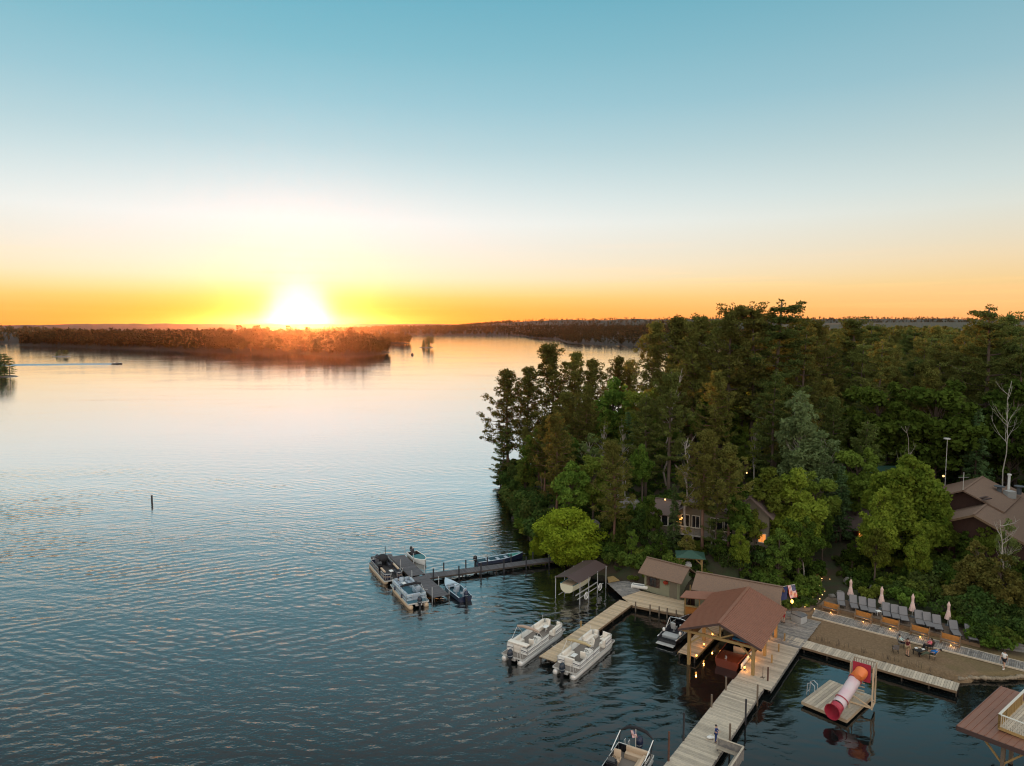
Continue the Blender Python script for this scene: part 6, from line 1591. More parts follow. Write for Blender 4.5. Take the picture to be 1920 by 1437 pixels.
f = MB(); f.tube([(-2.9, -1.25, .75), (-3.5, -1.3, 2.0), (-3.7, -.7, 2.32), (-3.75, 0, 2.38), (-3.7, .7, 2.32), (-3.5, 1.3, 2.0), (-2.9, 1.25, .75)], [.03, .05, .13, .13, .13, .05, .03], 8); f.build('canopy_hoop', M['canvas_black'], pI, smooth='auto')
f = MB(); 
for s in (-1, 1): f.tube([(-3.5, s * 1.3, 2.0), (-1.6, s * 1.3, 1.4)], .035, 6)
f.build('canopy_strut', M['gel_white'], pI)

def flag(name, label, loc, d, w_, h_, pole=None, drop=0.25, rz=0.0, hv=(0, 0, -1), wn=None):
    root = thing(name, label, 'flag', loc, rz); d = Vector(d).normalized(); hv = Vector(hv).normalized(); wn = d.cross(hv).normalized()
    mb = MB(); nx = 18; ny = 13
    vs = []
    for j in range(ny + 1):
        for i in range(nx + 1):
            t = i / nx; wv = .10 * w_ * math.sin(t * 7 + j * .25) * t
            p = d * (w_ * t) + wn * wv + hv * (h_ * j / ny) - Vector((0, 0, drop * w_ * t * t)); vs.append(p)
    fs = []; ms = []
    for j in range(ny):
        for i in range(nx):
            a = j * (nx + 1) + i; fs.append((a, a + 1, a + nx + 2, a + nx + 1)); ms.append(2 if (j < 7 and i < nx * .4) else (0 if j % 2 == 0 else 1))
    b = len(mb.v); mb.v.extend(tuple(p) for p in vs); mb.f.extend(fs); mb.m.extend(ms)
    # stars
    for j in range(6):
        for i in range(6):
            t = (i + .6) / 6 * .38; tt = (j + .6) / 6 * 7 / 13; wv = .10 * w_ * math.sin(t * 7 + tt * 13 * .25) * t
            nn = wn
            for sg in (-1, 1):
                c = d * (w_ * t) + nn * (wv + sg * .008) + hv * (h_ * tt) - Vector((0, 0, drop * w_ * t * t)); q = h_ * .022; k = len(mb.v)
                mb.v.extend([tuple(c + d * q), tuple(c + hv * q), tuple(c - d * q), tuple(c - hv * q)]); mb.f.append((k, k + 1, k + 2, k + 3)); mb.m.append(1)
    me = bpy.data.meshes.new('cloth'); me.from_pydata(mb.v, [], mb.f)
    for q in ('flag_red', 'flag_white', 'flag_blue'): me.materials.append(M[q])
    me.polygons.foreach_set('material_index', mb.m); place('cloth', me, root)
    if pole:
        f = MB(); f.tube(pole, .025, 6); f.build('flagpole', M['trim_white'], root)
    return root
sI = (7.7 - (-.50) * 3.3, 46.3 + .866 * 3.3)
flag('boat_flag', 'small striped flag on a short staff at the stern of the bottom boat', (sI[0], sI[1], 2.55), (.25, 0, -1.0), .62, .40, [(0, 0, .1), (0, 0, -1.6)], 0, hv=(-1, .1, 0))

def hull(name, label, c, hd, L, Bm, fb, hullm, inner, deckm, cat='motorboat', cz=0.0, foredeck=.4, cockpit=True, sheer=.25, stern_w=.86, group=None, keel=.28, bowpow=2.2, rim='gel_white'):
    """planked/fibreglass hull: lofted outer skin, gunwale, inner tub, foredeck"""
    root = thing(name, label, cat, (c[0], c[1], cz), math.atan2(hd[1], hd[0]), group); hx = L / 2; n = 14
    def sec(t, inset=0.0, zb=None):
        x = -hx + L * t; w_ = Bm / 2 * (stern_w + (1 - stern_w) * min(1, t * 2.2)) * (1 - max(0, (t - .45) / .55) ** bowpow); w_ = max(w_ - inset, .015)
        zt = fb + sheer * max(0, t - .3) ** 2 * 2; kz = -keel + keel * 1.6 * max(0, (t - .62) / .38) ** 2
        return x, w_, zt, kz
    rings = []
    for i in range(n + 1):
        t = i / n; x, w_, zt, kz = sec(t); rk = .25 * max(0, t - .7)
        rings.append([(x + rk, w_, zt), (x + rk * .6, w_ * .97, zt * .5), (x, w_ * .86, .02), (x, w_ * .45, kz * .75), (x, 0, kz), (x, -w_ * .45, kz * .75), (x, -w_ * .86, .02), (x + rk * .6, -w_ * .97, zt * .5), (x + rk, -w_, zt)])
    mb = MB(); mb.loft(rings, 0, False); mb.add(rings[0], [tuple(range(8, -1, -1))]); mb.build('hull', M[hullm], root, smooth='auto')
    mb = MB(); ri = []
    lo = .05
    for i in range(n + 1):
        t = i / n * (1 - lo) + lo * .4; x, w_, zt, kz = sec(min(1, t), .10); rk = .25 * max(0, t - .7)
        ri.append([(x + rk * .8, w_, zt - .01), (x, w_ * .93, .14), (x, 0, .10), (x, -w_ * .93, .14), (x + rk * .8, -w_, zt - .01)])
    mb.loft(ri, 0, False); mb.add(ri[0], [(0, 1, 2, 3, 4)]); mb.build('cockpit', M[inner], root, smooth='auto')
    for s in (-1, 1):
        mb = MB(); pts = []
        for i in range(n + 1):
            t = i / n; x, w_, zt, kz = sec(t); pts.append((x + .25 * max(0, t - .7), s * (w_ - .045), zt + .01))
        mb.tube(pts, .055, 6); mb.build('gunwale', M[rim], root, smooth=True)
    mb = MB(); x, w_, zt, kz = sec(0); mb.box((x + .03, 0, zt - .18), (.08, w_ * 2 - .05, .38)); mb.build('transom', M[hullm], root)
    if foredeck:
        mb = MB(); rg = []
        k = 7
        for i in range(k + 1):
            t = 1 - foredeck + foredeck * i / k; x, w_, zt, kz = sec(t); rk = .25 * max(0, t - .7); q = max(.01, w_ - .05)
            rg.append([(x + rk, q, zt + .02), (x + rk, q * .5, zt + .06 * (1 - i / k) + .03), (x + rk, 0, zt + .08 * (1 - i / k) + .03), (x + rk, -q * .5, zt + .06 * (1 - i / k) + .03), (x + rk, -q, zt + .02)])
        mb.loft(rg, 0, False); mb.add([p for p in rg[0]] + [(rg[0][0][0], rg[0][0][1], rg[0][0][2] - .12), (rg[0][0][0], rg[0][4][1], rg[0][0][2] - .12)], [(0, 1, 2, 3, 4, 6, 5)]); mb.build('foredeck', M[deckm], root, smooth='auto')
    return root
G_S = 'small motorboats at the docks'
bC = hull('fishing_boat', 'small fishing boat under a teal bow cover at the far side of the T dock', (-13.25, 94.0), (.5, -.866), 4.9, 1.9, .55, 'gel_white', 'carpet_dark', 'teal', foredeck=.62, group=G_S, cat='fishing boat')
outboard(bC, -2.45, .5, 'gel_black', .95); captain(bC, -1.2, -.2, .2, M['vinyl_dark'], .3); wheel(bC, (-.65, -.3, .75), .15, -.4)
bD = hull('fishing_boat', 'open skiff with teal floor and a dark outboard, moored inside the T dock', (-7.05, 82.2), (-.47, .88), 6.2, 2.0, .6, 'gel_navy', 'carpet_blue', 'gel_pale', foredeck=.30, group=G_S, cat='skiff', rim='gel_pale')
outboard(bD, -3.1, .55, 'gel_navy', 1.15); captain(bD, -1.0, .3, .2, M['vinyl_grey'], .2); captain(bD, -2.0, -.2, .2, M['vinyl_grey'], .4); wheel(bD, (.1, -.4, .85), .16, -.4)
f = MB(); f.rbox((.35, -.38, .55), (.5, .6, .7), .08); f.build('helm_console', M['gel_pale'], bD, smooth='auto'); f = MB(); f.rbox((1.3, 0, .42), (.5, 1.3, .16), .05); f.build('seat', M['vinyl_grey'], bD, smooth='auto')
bE = hull('fishing_boat', 'long narrow teal-topped boat behind the walkway, bow to the willow', (-1.7, 93.55), (.9, .42), 7.0, 1.7, .55, 'gel_navy', 'carpet_blue', 'teal_green', foredeck=.28, group=G_S, cat='fishing boat', rim='gel_pale')
outboard(bE, -3.5, .5, 'gel_black', 1.1)
for x in (-1.8, -.3, 1.0): f = MB(); f.rbox((x, 0, .42), (.42, 1.25, .12), .04); f.build('thwart', M['vinyl_grey'], bE, smooth='auto')
# lift with canopy and a cream boat
lf = thing('boat_lift', 'boat lift with white pipe legs and a dark brown gabled canopy', 'boat lift', (8.6, 82.2, -.35), math.atan2(U[1], U[0]))
f = MB(); Lc, Wc = 7.2, 3.5
for s in (-1, 1): f.slab([(-Lc / 2, 0, 3.5), (Lc / 2, 0, 3.5), (Lc / 2, s * Wc / 2, 3.05), (-Lc / 2, s * Wc / 2, 3.05)] if s > 0 else [(-Lc / 2, 0, 3.5), (-Lc / 2, s * Wc / 2, 3.05), (Lc / 2, s * Wc / 2, 3.05), (Lc / 2, 0, 3.5)], .05)
f.build('canopy', M['roof_dark'], lf)
for x in (-3.3, -1.2, 1.0, 3.2):
    for y in (-1.7, 1.7):
        f = MB(); f.tube([(x, y, -2), (x, y, 3.1)], .055, 6); f.build('leg', M['pipe_white'], lf)
for y in (-1.3, 1.3):
    f = MB(); f.tube([(-3.2, y, .85), (3.2, y, .85)], .05, 6); f.tube([(-2.6, y * .55, 1.0), (2.6, y * .55, 1.0)], .08, 6); f.build('cradle_beam', M['alu'], lf)
for x in (-2.2, 1.2):
    f = MB(); n = 18; f.tube([(x + .42 * math.cos(2 * math.pi * k / n), -1.95, 1.15 + .42 * math.sin(2 * math.pi * k / n)) for k in range(n)], .05, 6, closed=True)
    for k in range(4): a = k * .785; f.bar((x - .4 * math.cos(a), -1.95, 1.15 - .4 * math.sin(a)), (x + .4 * math.cos(a), -1.95, 1.15 + .4 * math.sin(a)), .03, .03)
    f.tube([(x, -1.95, 1.15), (x, -1.6, 1.15)], .04, 6); f.build('winch_wheel', M['white'], lf)
bF = hull('motorboat', 'cream runabout raised on the boat lift under the dark canopy', (8.3, 82.1), (U[0], U[1]), 6.0, 2.1, .75, 'gel_cream', 'vinyl_cream', 'gel_cream', cz=1.25, foredeck=.42, group=G_S, rim='teal')
f = MB(); f.rbox((-2.2, 0, .62), (1.1, 1.5, .3), .08); f.build('engine_cover', M['vinyl_tan'], bF, smooth='auto'); f = MB(); f.slab([(.7, -.75, .85), (.7, .75, .85), (.4, .65, 1.25), (.4, -.65, 1.25)], .02); f.build('windscreen', M['glass'], bF)
# wakeboard boat
cJ = W(1266, 1184, .5)
bJ = hull('ski_boat', 'black ski boat with a chrome tower, left of the boathouse finger dock', (cJ.x + .55, cJ.y + .5), (U[0], U[1]), 6.8, 2.4, .75, 'gel_black', 'vinyl_dark', 'gel_black', foredeck=.40, group=G_S, cat='ski boat', rim='chrome')
f = MB(); f.slab([(1.0, -.8, .85), (1.0, .8, .85), (.6, .7, 1.3), (.6, -.7, 1.3)], .02); f.build('windscreen', M['glass'], bJ)
f = MB(); f.rbox((-2.2, 0, .55), (1.0, 1.7, .4), .08); f.build('sun_pad', M['grey_box'], bJ, smooth='auto'); captain(bJ, -.2, -.5, .2, M['grey_box']); captain(bJ, -.2, .5, .2, M['grey_box'])
f = MB(); f.box((-3.65, 0, .25), (.6, 1.9, .06)); f.build('swim_platform', M['alu'], bJ)
f = MB()
for s in (-1, 1): f.tube([(.2, s * 1.05, .8), (-.2, s * .95, 1.7), (-.3, 0, 1.85)], .035, 6); f.tube([(-1.1, s * 1.05, .8), (-.4, s * .95, 1.7)], .03, 6)
f.build('tower', M['chrome'], bJ)
for s in (-1, 1): f = MB(); f.ball((-2.0, s * .9, 1.0), (.16, .16, .22), 0, 8, 5); f.build('speaker', M['white'], bJ, smooth=True)
# mahogany boat
cK = W(1372, 1232, .5)
bK = hull('wooden_boat', 'varnished red mahogany boat with a blue bow cover under the boathouse roof', (cK.x + 1.4, cK.y + 1.9), (U[0], U[1]), 8.0, 2.5, .8, 'mahogany', 'gel_black', 'mahogany', foredeck=.42, group=None, cat='wooden boat', rim='mahogany', stern_w=.9)
f = MB(); f.rbox((-2.9, 0, .74), (2.1, 2.1, .12), .05); f.build('aft_deck', M['mahogany'], bK, smooth='auto')
f = MB(); f.rbox((1.7, 0, 1.05), (2.6, 1.8, .18), .08); f.build('bow_cover', M['canvas_blue'], bK, smooth='auto')
f = MB(); f.rbox((-.9, -.35, .6), (.6, 1.2, .3), .06); f.rbox((-1.15, -.35, .9), (.16, 1.2, .42), .06); f.build('bench_seat', M['vinyl_tan'], bK, smooth='auto')
f = MB(); f.tube([(-3.6, .2, .75), (-3.6, .2, 1.1)], [.12, .09], 8); f.build('vent', M['chrome'], bK); wheel(bK, (.0, .5, .95), .2, -.4)
f = MB(); f.slab([(.8, -.9, .9), (.8, .9, .9), (.55, .8, 1.3), (.55, -.8, 1.3)], .02); f.build('windscreen', M['glass'], bK)
f = MB(); f.rbox((-2.4, -1.42, .62), (3.2, .12, .5), .05); f.build('side_bumper', M['gel_white'], bK, smooth='auto')
f = MB(); f.box((-3.95, 0, .55), (.05, 2.0, .5)); f.build('transom_board', M['mahogany'], bK)
# motorboat under way and its wake
c = W(220, 683); mbt = hull('speedboat', 'tiny dark motorboat crossing the lake with a thin wake behind it', (c.x, c.y), (.97, .25), 7.5, 2.4, .9, 'gel_black', 'vinyl_dark', 'gel_black', foredeck=.4)
f = MB(); f.rbox((-.2, 0, 1.0), (1.4, 1.2, .7), .1); f.build('cabin', M['gel_black'], mbt)
wk = MB(); dv = Vector((-.985, -.17)); 
for sgn in (-1, 1):
    L_ = []; Rr = []
    for k in range(40):
        t = k / 39; a = 4 + 165 * t; sp = sgn * (1.0 + a * .075) ; w_ = 1.1 * (1 - t * .5); p = Vector((c.x, c.y)) + dv * a + Vector((-dv.y, dv.x)) * (sp + .5 * math.sin(k * .7)); h = .55 * (1 - t) + .12
        nn = Vector((-dv.y, dv.x)) * w_; L_.append((p.x + nn.x, p.y + nn.y, -.02)); Rr.append((p.x, p.y, h))
        L_.append(None); L_.pop(); wk.v.extend([(p.x - nn.x, p.y - nn.y, -.02), (p.x, p.y, h), (p.x + nn.x, p.y + nn.y, -.02)])
        if k:
            b = len(wk.v) - 6; wk.f += [(b, b + 3, b + 4, b + 1), (b + 1, b + 4, b + 5, b + 2)]; wk.m += [0, 0]
wko = wk.build('boat_wake', bpy.data.materials['lake_water'], smooth=True); wko['kind'] = 'stuff'
# buoys
c = W(285, 943); bu = thing('channel_marker', 'dark spar buoy standing alone in the open lake on the left', 'buoy', (c.x, c.y, 0)); f = MB(); f.tube([(0, 0, -1), (0, 0, 1.45)], [.16, .16], 10); f.build('spar', M['black'], bu, smooth='auto'); f = MB(); f.tube([(0, 0, 1.46), (0, 0, 1.62)], [.165, .13], 10); f.build('top_band', M['flag_white'], bu)
c = W(773, 666); bu = thing('buoy', 'round dark buoy in the open water near the small pine islet', 'buoy', (c.x, c.y, 0)); f = MB(); f.ball((0, 0, .6), 1.6, 0, 12, 8); f.build('float', M['black'], bu, smooth=True); f = MB(); f.tube([(0, 0, 2), (0, 0, 3)], .1, 6); f.build('staff', M['black'], bu)

# ------------------------------------------------------------------ floating slide
FA, FB, FC, FD = [Vector(W(*q, .45)) for q in ((1503, 1315), (1556, 1275), (1636, 1305), (1588, 1350))]
sf = thing('slide_raft', 'floating wooden raft carrying the tube slide and its tower', 'raft', ((FA.x + FC.x) / 2, (FA.y + FC.y) / 2, 0)); SO = Vector(sf.location)
pf = [tuple(q)[:2] for q in (FA, FB, FC, FD)]
dirr = (Vector(pf[1]) - Vector(pf[0])).normalized()
planks(sf, pf, .45, tuple(dirr), .27, M['deck_pale'], th=.06)
f = MB()
for i in range(4):
    a, b = Vector(pf[i]), Vector(pf[(i + 1) % 4]); f.bar((a.x - SO.x, a.y - SO.y, .30), (b.x - SO.x, b.y - SO.y, .30), .06, .26)
f.build('rim_board', M['deck_warm'], sf)
f = MB(); cxy = (sum(p[0] for p in pf) / 4, sum(p[1] for p in pf) / 4); f.prism([((p[0] - cxy[0]) * .9 + cxy[0] - SO.x, (p[1] - cxy[1]) * .9 + cxy[1] - SO.y) for p in pf], -.4, .35); f.build('float_block', M['beam'], sf)
# ladder hoops
c = W(1524, 1294, .5); f = MB()
for s in (-.28, .28):
    o_ = Vector((c.x - SO.x, c.y - SO.y, .45)) + Vector((dirr.x, dirr.y, 0)) * s; w_ = Vector((-dirr.y, dirr.x, 0))
    f.tube([o_ - w_ * .3, o_ - w_ * .28 + Vector((0, 0, .6)), o_ + w_ * .05 + Vector((0, 0, .8)), o_ + w_ * .35 + Vector((0, 0, .6)), o_ + w_ * .45 - Vector((0, 0, .8))], .035, 6)
for q in (-.1, .25): f.tube([Vector((c.x - SO.x, c.y - SO.y, q)) + Vector((dirr.x, dirr.y, 0)) * s_ + Vector((-dirr.y, dirr.x, 0)) * .42 for s_ in (-.28, .28)], .03, 6)
f.build('ladder', M['pipe_white'], sf)
# tower
T0 = W(1617, 1305, .5); ex = (Vector((FC.x, FC.y)) - Vector((FD.x, FD.y))).normalized(); ey = Vector((-ex.y, ex.x))
tw = Vector((31.15, 57.35)); TW = [tw + ex * a + ey * b for a, b in ((-.75, -.7), (.75, -.7), (.75, .7), (-.75, .7))]
topz = 3.0
top_c = W(1616, 1262, 3.4); tw = Vector((top_c.x, top_c.y)); 
fx = (Vector((W(1597, 1247, 4.0).x, W(1597, 1247, 4.0).y)) - Vector((W(1626, 1255, 4.0).x, W(1626, 1255, 4.0).y))).normalized()   # along the red panel, to the left
bx = Vector((-fx.y, fx.x)); bx = bx if bx.y > 0 else -bx       # away from the slide
wt = 1.75
cnr = [tw - fx * wt / 2, tw + fx * wt / 2, tw + fx * wt / 2 + bx * 1.3, tw - fx * wt / 2 + bx * 1.3]
for q in cnr: f = MB(); f.box((q.x - SO.x, q.y - SO.y, 2.25), (.12, .12, 3.7), rz=math.atan2(fx.y, fx.x)); f.build('tower_post', M['deck_warm'], sf)
f = MB(); f.prism([(q.x - SO.x, q.y - SO.y) for q in cnr], 2.95, 3.05); f.build('tower_floor', M['deck_grey'], sf)
f = MB()
for i in (1, 2, 3):
    a, b = cnr[i], cnr[(i + 1) % 4]
    for zz in (3.5, 4.05): f.bar((a.x - SO.x, a.y - SO.y, zz), (b.x - SO.x, b.y - SO.y, zz), .05, .12)
    for k in range(1, 9): q = a + (b - a) * k / 9; f.box((q.x - SO.x, q.y - SO.y, 3.55), (.07, .03, .95), rz=math.atan2((b - a).y, (b - a).x))
f.build('tower_railing', M['deck_pale'], sf)
f = MB()
for i in (0, 1, 3): a, b = cnr[i], cnr[(i + 1) % 4]; f.bar((a.x - SO.x, a.y - SO.y, .55), (b.x - SO.x, b.y - SO.y, 1.3), .09, .09); f.bar((a.x - SO.x, a.y - SO.y, .55), (b.x - SO.x, b.y - SO.y, .55), .12, .12)
f.build('cross_brace', M['deck_warm'], sf)
f = MB()
for k in range(7): q0_ = cnr[2] + bx * .12 + fx * -.2; q1_ = cnr[2] + bx * .12 - fx * .9; f.bar((q0_.x - SO.x, q0_.y - SO.y, .8 + k * .34), (q1_.x - SO.x, q1_.y - SO.y, .8 + k * .34), .05, .08)
f.build('tower_steps', M['deck_warm'], sf)
sl_ = thing('tube_slide', 'tube water slide in red, white and orange curving down from the wooden tower', 'water slide', (tw.x, tw.y, 0)); TO = Vector((tw.x, tw.y, 0))
f = MB(); p = [Vector((0, 0, 3.65)) + Vector((fx.x, fx.y, 0)) * a - Vector((bx.x, bx.y, 0)) * .08 + Vector((0, 0, b)) for a, b in ((-.70, -.9), (.70, -.9), (.70, .66), (-.70, .66))]
f.slab(p, .06); f.v = f.v; f.build('entry_panel', M['red'], sl_)
mth_ = W(1560, 1337, 1.0); e1 = Vector((mth_.x - tw.x, mth_.y - tw.y, 1.08)); 
mid_ = W(1603, 1278, 2.6); m1 = Vector((mid_.x - tw.x, mid_.y - tw.y, 2.75)); lo_ = W(1575, 1319, 1.35); l1 = Vector((lo_.x - tw.x, lo_.y - tw.y, 1.4))
P0_ = Vector((0, 0, 3.6)); Pb = -Vector((bx.x, bx.y, 0)) * .75 + Vector((0, 0, 3.45))
def bez(ps, n): 
    out = []
    for i in range(n + 1):
        t = i / n; q = [Vector(p) for p in ps]
        while len(q) > 1: q = [q[j] * (1 - t) + q[j + 1] * t for j in range(len(q) - 1)]
        out.append(q[0])
    return out
el = bez([P0_ - Vector((bx.x, bx.y, 0)) * .1, Pb, m1 + (m1 - l1) * .28, m1], 8)
dn_ = bez([m1, m1 * .5 + l1 * .5, l1], 8); d2_ = [l1, l1 * .72 + e1 * .28]; rd = bez([l1 * .72 + e1 * .28, Vector((l1.x * .35 + e1.x * .65, l1.y * .35 + e1.y * .65, 1.02)), e1], 7)
def pipe(name, pts, r_, m_, th=.04):
    f = MB(); f.tube(pts, r_, 18, cap=False); rr = [q - th for q in (r_ if hasattr(r_, '__len__') else [r_] * len(pts))]
    g = MB(); g.tube(pts, rr, 18, cap=False); b = len(f.v); f.v += g.v; f.f += [tuple(b + i for i in reversed(q)) for q in g.f]; f.m += g.m
    k = len(pts)
    for e in (0, (k - 1) * 18): f.f += [(e + j, e + (j + 1) % 18, b + e + (j + 1) % 18, b + e + j) for j in range(18)]; f.m += [0] * 18
    return f.build(name, M[m_], sl_, smooth='auto')
pipe('slide_elbow', el, .50, 'orange'); pipe('slide_tube', dn_, .50, 'slide_white'); pipe('slide_collar', d2_, .53, 'slide_white'); pipe('slide_mouth', rd, [.50, .51, .52, .53, .55, .58, .62, .66], 'red')
for t in (.0, .98): q = dn_[int(t * 8)]; dd_ = (dn_[-1] - dn_[0]).normalized(); pipe('slide_flange', [q - dd_ * .04, q + dd_ * .04], .56, 'red', .07)
f = MB()
for q in (dn_[3], dn_[7]): f.bar((q.x, q.y, .5), (q.x, q.y, q.z - .45), .1, .1)
f.build('slide_prop', M['deck_warm'], sl_)

# ------------------------------------------------------------------ beach furniture
def lounger_proto():
    r = thing('sun_lounger', '', 'sun lounger', (0, 0, 0), 0, 'sun loungers on the terrace')
    f = MB()
    for s in (-1, 1): f.bar((-.95, s * .33, .33), (.35, s * .33, .33), .035, .05)
    f.bar((-.95, -.33, .33), (-.95, .33, .33), .04, .05); f.bar((.35, -.33, .33), (.35, .33, .33), .04, .05)
    for s in (-1, 1): f.bar((.32, s * .33, .35), (.95, s * .33, .95), .035, .05)
    f.build('frame', M['post_dark'], r)
    for x in (-.85, .3):
        for s in (-1, 1): f = MB(); f.box((x, s * .31, .16), (.045, .045, .33)); f.build('leg', M['post_dark'], r)
    f = MB(); f.slab([(-.93, -.31, .385), (.33, -.31, .375), (.33, .31, .375), (-.93, .31, .385)], .02); f.build('seat', M['mesh_grey'], r)
    f = MB(); f.slab([(.35, -.31, .41), (.97, -.31, 1.03), (.97, .31, 1.03), (.35, .31, .41)], .02); f.build('backrest', M['mesh_grey'], r)
    return r
lp0 = lounger_proto()
lts = [((1577, 1129), 'sun lounger at the left end of the row, left of the first closed umbrella'), ((1601, 1134), 'sun lounger just right of the first closed umbrella'), ((1619, 1138), 'middle lounger of the three between the first and second umbrellas'),
       ((1635, 1142), 'sun lounger just left of the second umbrella and the white side table'), ((1662, 1149), 'sun lounger just right of the second umbrella'), ((1679, 1153), 'middle lounger of the three between the second and third umbrellas'), ((1695, 1157), 'sun lounger just left of the third umbrella'),
       ((1724, 1164), 'sun lounger just right of the third umbrella'), ((1741, 1168), 'middle lounger of the three between the third and fourth umbrellas'), ((1758, 1173), 'sun lounger just left of the fourth umbrella'), ((1791, 1184), 'sun lounger right of the fourth umbrella, shaded by the cedar'), ((1821, 1192), 'sun lounger at the right end of the row beneath the cedar')]
for i, (q, lab) in enumerate(lts):
    o = lp0 if i == 0 else copy_tree(lp0); c = W(q[0], q[1], Tz + .4); o.location = (c.x, c.y, Tz + .01); o.rotation_euler.z = R(68 + rng.uniform(-3, 3)); o['label'] = lab; o.scale = (1.12, 1.22, 1.12)
ul = [((1594, 1126), 'closed blush umbrella after the first sun lounger, leftmost of four'), ((1652, 1141), 'closed blush umbrella standing over the white side table'), ((1710, 1156), 'closed blush umbrella third from the left along the loungers'), ((1777, 1172), 'closed blush umbrella nearest the cedar, rightmost of four')]
up0 = thing('closed_umbrella', '', 'umbrella', (0, 0, 0), 0, 'closed umbrellas by the loungers')
f = MB(); f.tube([(0, 0, 0), (0, 0, 2.75)], .03, 8); f.build('pole', M['white'], up0)
f = MB(); f.tube([(0, 0, 0), (0, 0, .1)], [.28, .22], 12); f.build('base', M['grey_dark'], up0)
f = MB(); rings = []
for zz, rr in ((.75, .29), (.95, .27), (1.3, .20), (1.7, .14), (1.75, .12), (2.1, .13), (2.3, .15), (2.42, .17), (2.6, .10), (2.8, .02)):
    rings.append([(rr * (1 + .22 * (k % 2) * min(1, (2.6 - zz) / 1.2)) * math.cos(2 * math.pi * k / 16), rr * (1 + .22 * (k % 2) * min(1, max(0, 2.6 - zz) / 1.2)) * math.sin(2 * math.pi * k / 16), zz) for k in range(16)])
f.loft(rings, 0, True, True, True); f.build('canopy', M['canvas_pink'], up0, smooth='auto')
f = MB(); n = 12; f.tube([(.15 * math.cos(2 * math.pi * k / n), .15 * math.sin(2 * math.pi * k / n), 1.72) for k in range(n)], .015, 5, closed=True); f.build('tie', M['white'], up0)
for i, (q, lab) in enumerate(ul):
    o = up0 if i == 0 else copy_tree(up0); c = W(q[0], q[1] + 1, Tz); o.location = (c.x, c.y, Tz + .01); o['label'] = lab
    o.scale = (1, 1, .94)
c = W(1647, 1146, Tz + .45); tb = thing('side_table', 'small white side table between two loungers under the second umbrella', 'table', (c.x, c.y, Tz + .01)); f = MB(); f.rbox((0, 0, .45), (.5, .5, .05), .02); f.build('table_top', M['white'], tb)
for a in (-.2, .2):
    for b in (-.2, .2): f = MB(); f.box((a, b, .22), (.04, .04, .44)); f.build('leg', M['white'], tb)
# benches in front of loungers with a lamp
bd_ = Vector((W(1782, 1200, .9).x - W(1560, 1141, .9).x, W(1782, 1200, .9).y - W(1560, 1141, .9).y)); ba = math.atan2(bd_.y, bd_.x)
bq = [((1558, 1140), 'red-leaved planter bench with a lamp, leftmost of five along the boardwalk'), ((1619, 1157), 'orange-brown bench second from the left along the boardwalk'), ((1669, 1170), 'orange-brown bench in the middle of the five along the boardwalk'),
      ((1725, 1185), 'orange-brown bench behind the seated group, second from the right'), ((1782, 1200.5), 'orange-brown bench rightmost of five along the boardwalk')]
b0 = thing('bench', '', 'bench', (0, 0, 0), 0, 'benches along the boardwalk')
f = MB(); f.box((0, .10, .62), (1.45, .05, .50), rot=Matrix.Rotation(-.12, 3, 'X')); f.build('backrest', M['bench_box'], b0)
f = MB(); f.box((0, -.16, .36), (1.5, .44, .06)); f.build('seat', M['deck_brown'], b0)
for s in (-1, 1): f = MB(); f.box((s * .72, -.05, .32), (.09, .5, .66)); f.box((s * .72, .1, .8), (.09, .09, .4)); f.build('side_frame', M['fascia'], b0)
f = MB(); f.ball((.1, -.42, .06), .05, 0, 8, 5); f.build('foot_lamp', M['lamp'], b0, smooth=True)
for i, (q, lab) in enumerate(bq):
    o = b0 if i == 0 else copy_tree(b0); c = W(q[0], q[1], 1.1); o.location = (c.x, c.y, .66); o.rotation_euler.z = ba; o['label'] = lab; o.scale = (1.15, 1, 1.1)
    pt_light((c.x - .1, c.y - .62, .95), 5)
# grey storage box
c = W(1498, 1166, .55); sb = thing('storage_box', 'pale grey storage box with a slate lid on the sand beside the landing', 'storage box', (c.x, c.y, .45), .55)
f = MB(); f.rbox((0, 0, .45), (1.05, 1.25, .9), .03); f.build('body', M['grey_box'], sb, smooth='auto'); f = MB(); f.rbox((0, 0, .95), (1.14, 1.34, .1), .03); f.build('lid', M['grey_dark'], sb, smooth='auto')
# big american flag by the roof
fpz = W(1463, 1131, .9)
fq = WY(1463, 1101, 74.0)
fx2 = WY(1478, 1096.5, 74.0)
fg = flag('national_flag', 'striped flag with a blue canton hanging beside the boathouse roof', Vector(fx2) + Vector((.75, 0, 0)), (.22, -.05, -1.0), 1.5, .85, [(-1.75, .1, -.35), (0, 0, .03)], 0, hv=(-1, 0, -.1))
f = MB(); f.tube([(-1.75, .1, -.35), (-1.8, .15, -4.6)], .04, 6); f.build('mast', M['trim_white'], fg)
f = MB(); f.slab([(-.85, .05, -.45), (-.05, .05, -.2), (-.1, .05, -1.7), (-.95, .05, -1.9)], .03); bn = thing('blue_banner', 'dark blue banner hanging left of the striped flag', 'banner', fx2); f.build('cloth', M['rail_blue'], bn)
lp = thing('hanging_lamp', 'bright warm lamp just below the striped flag', 'lamp', WY(1485, 1128, 73.4)); f = MB(); f.ball((0, 0, 0), (.16, .16, .22), 0, 8, 5); f.build('lamp_glass', M['lamp'], lp, smooth=True); f = MB(); f.tube([(0, 0, -3.0), (0, 0, -.2)], .03, 5); f.build('pole', M['black'], lp); pt_light(Vector(lp.location) + Vector((0, -.4, 0)), 14)
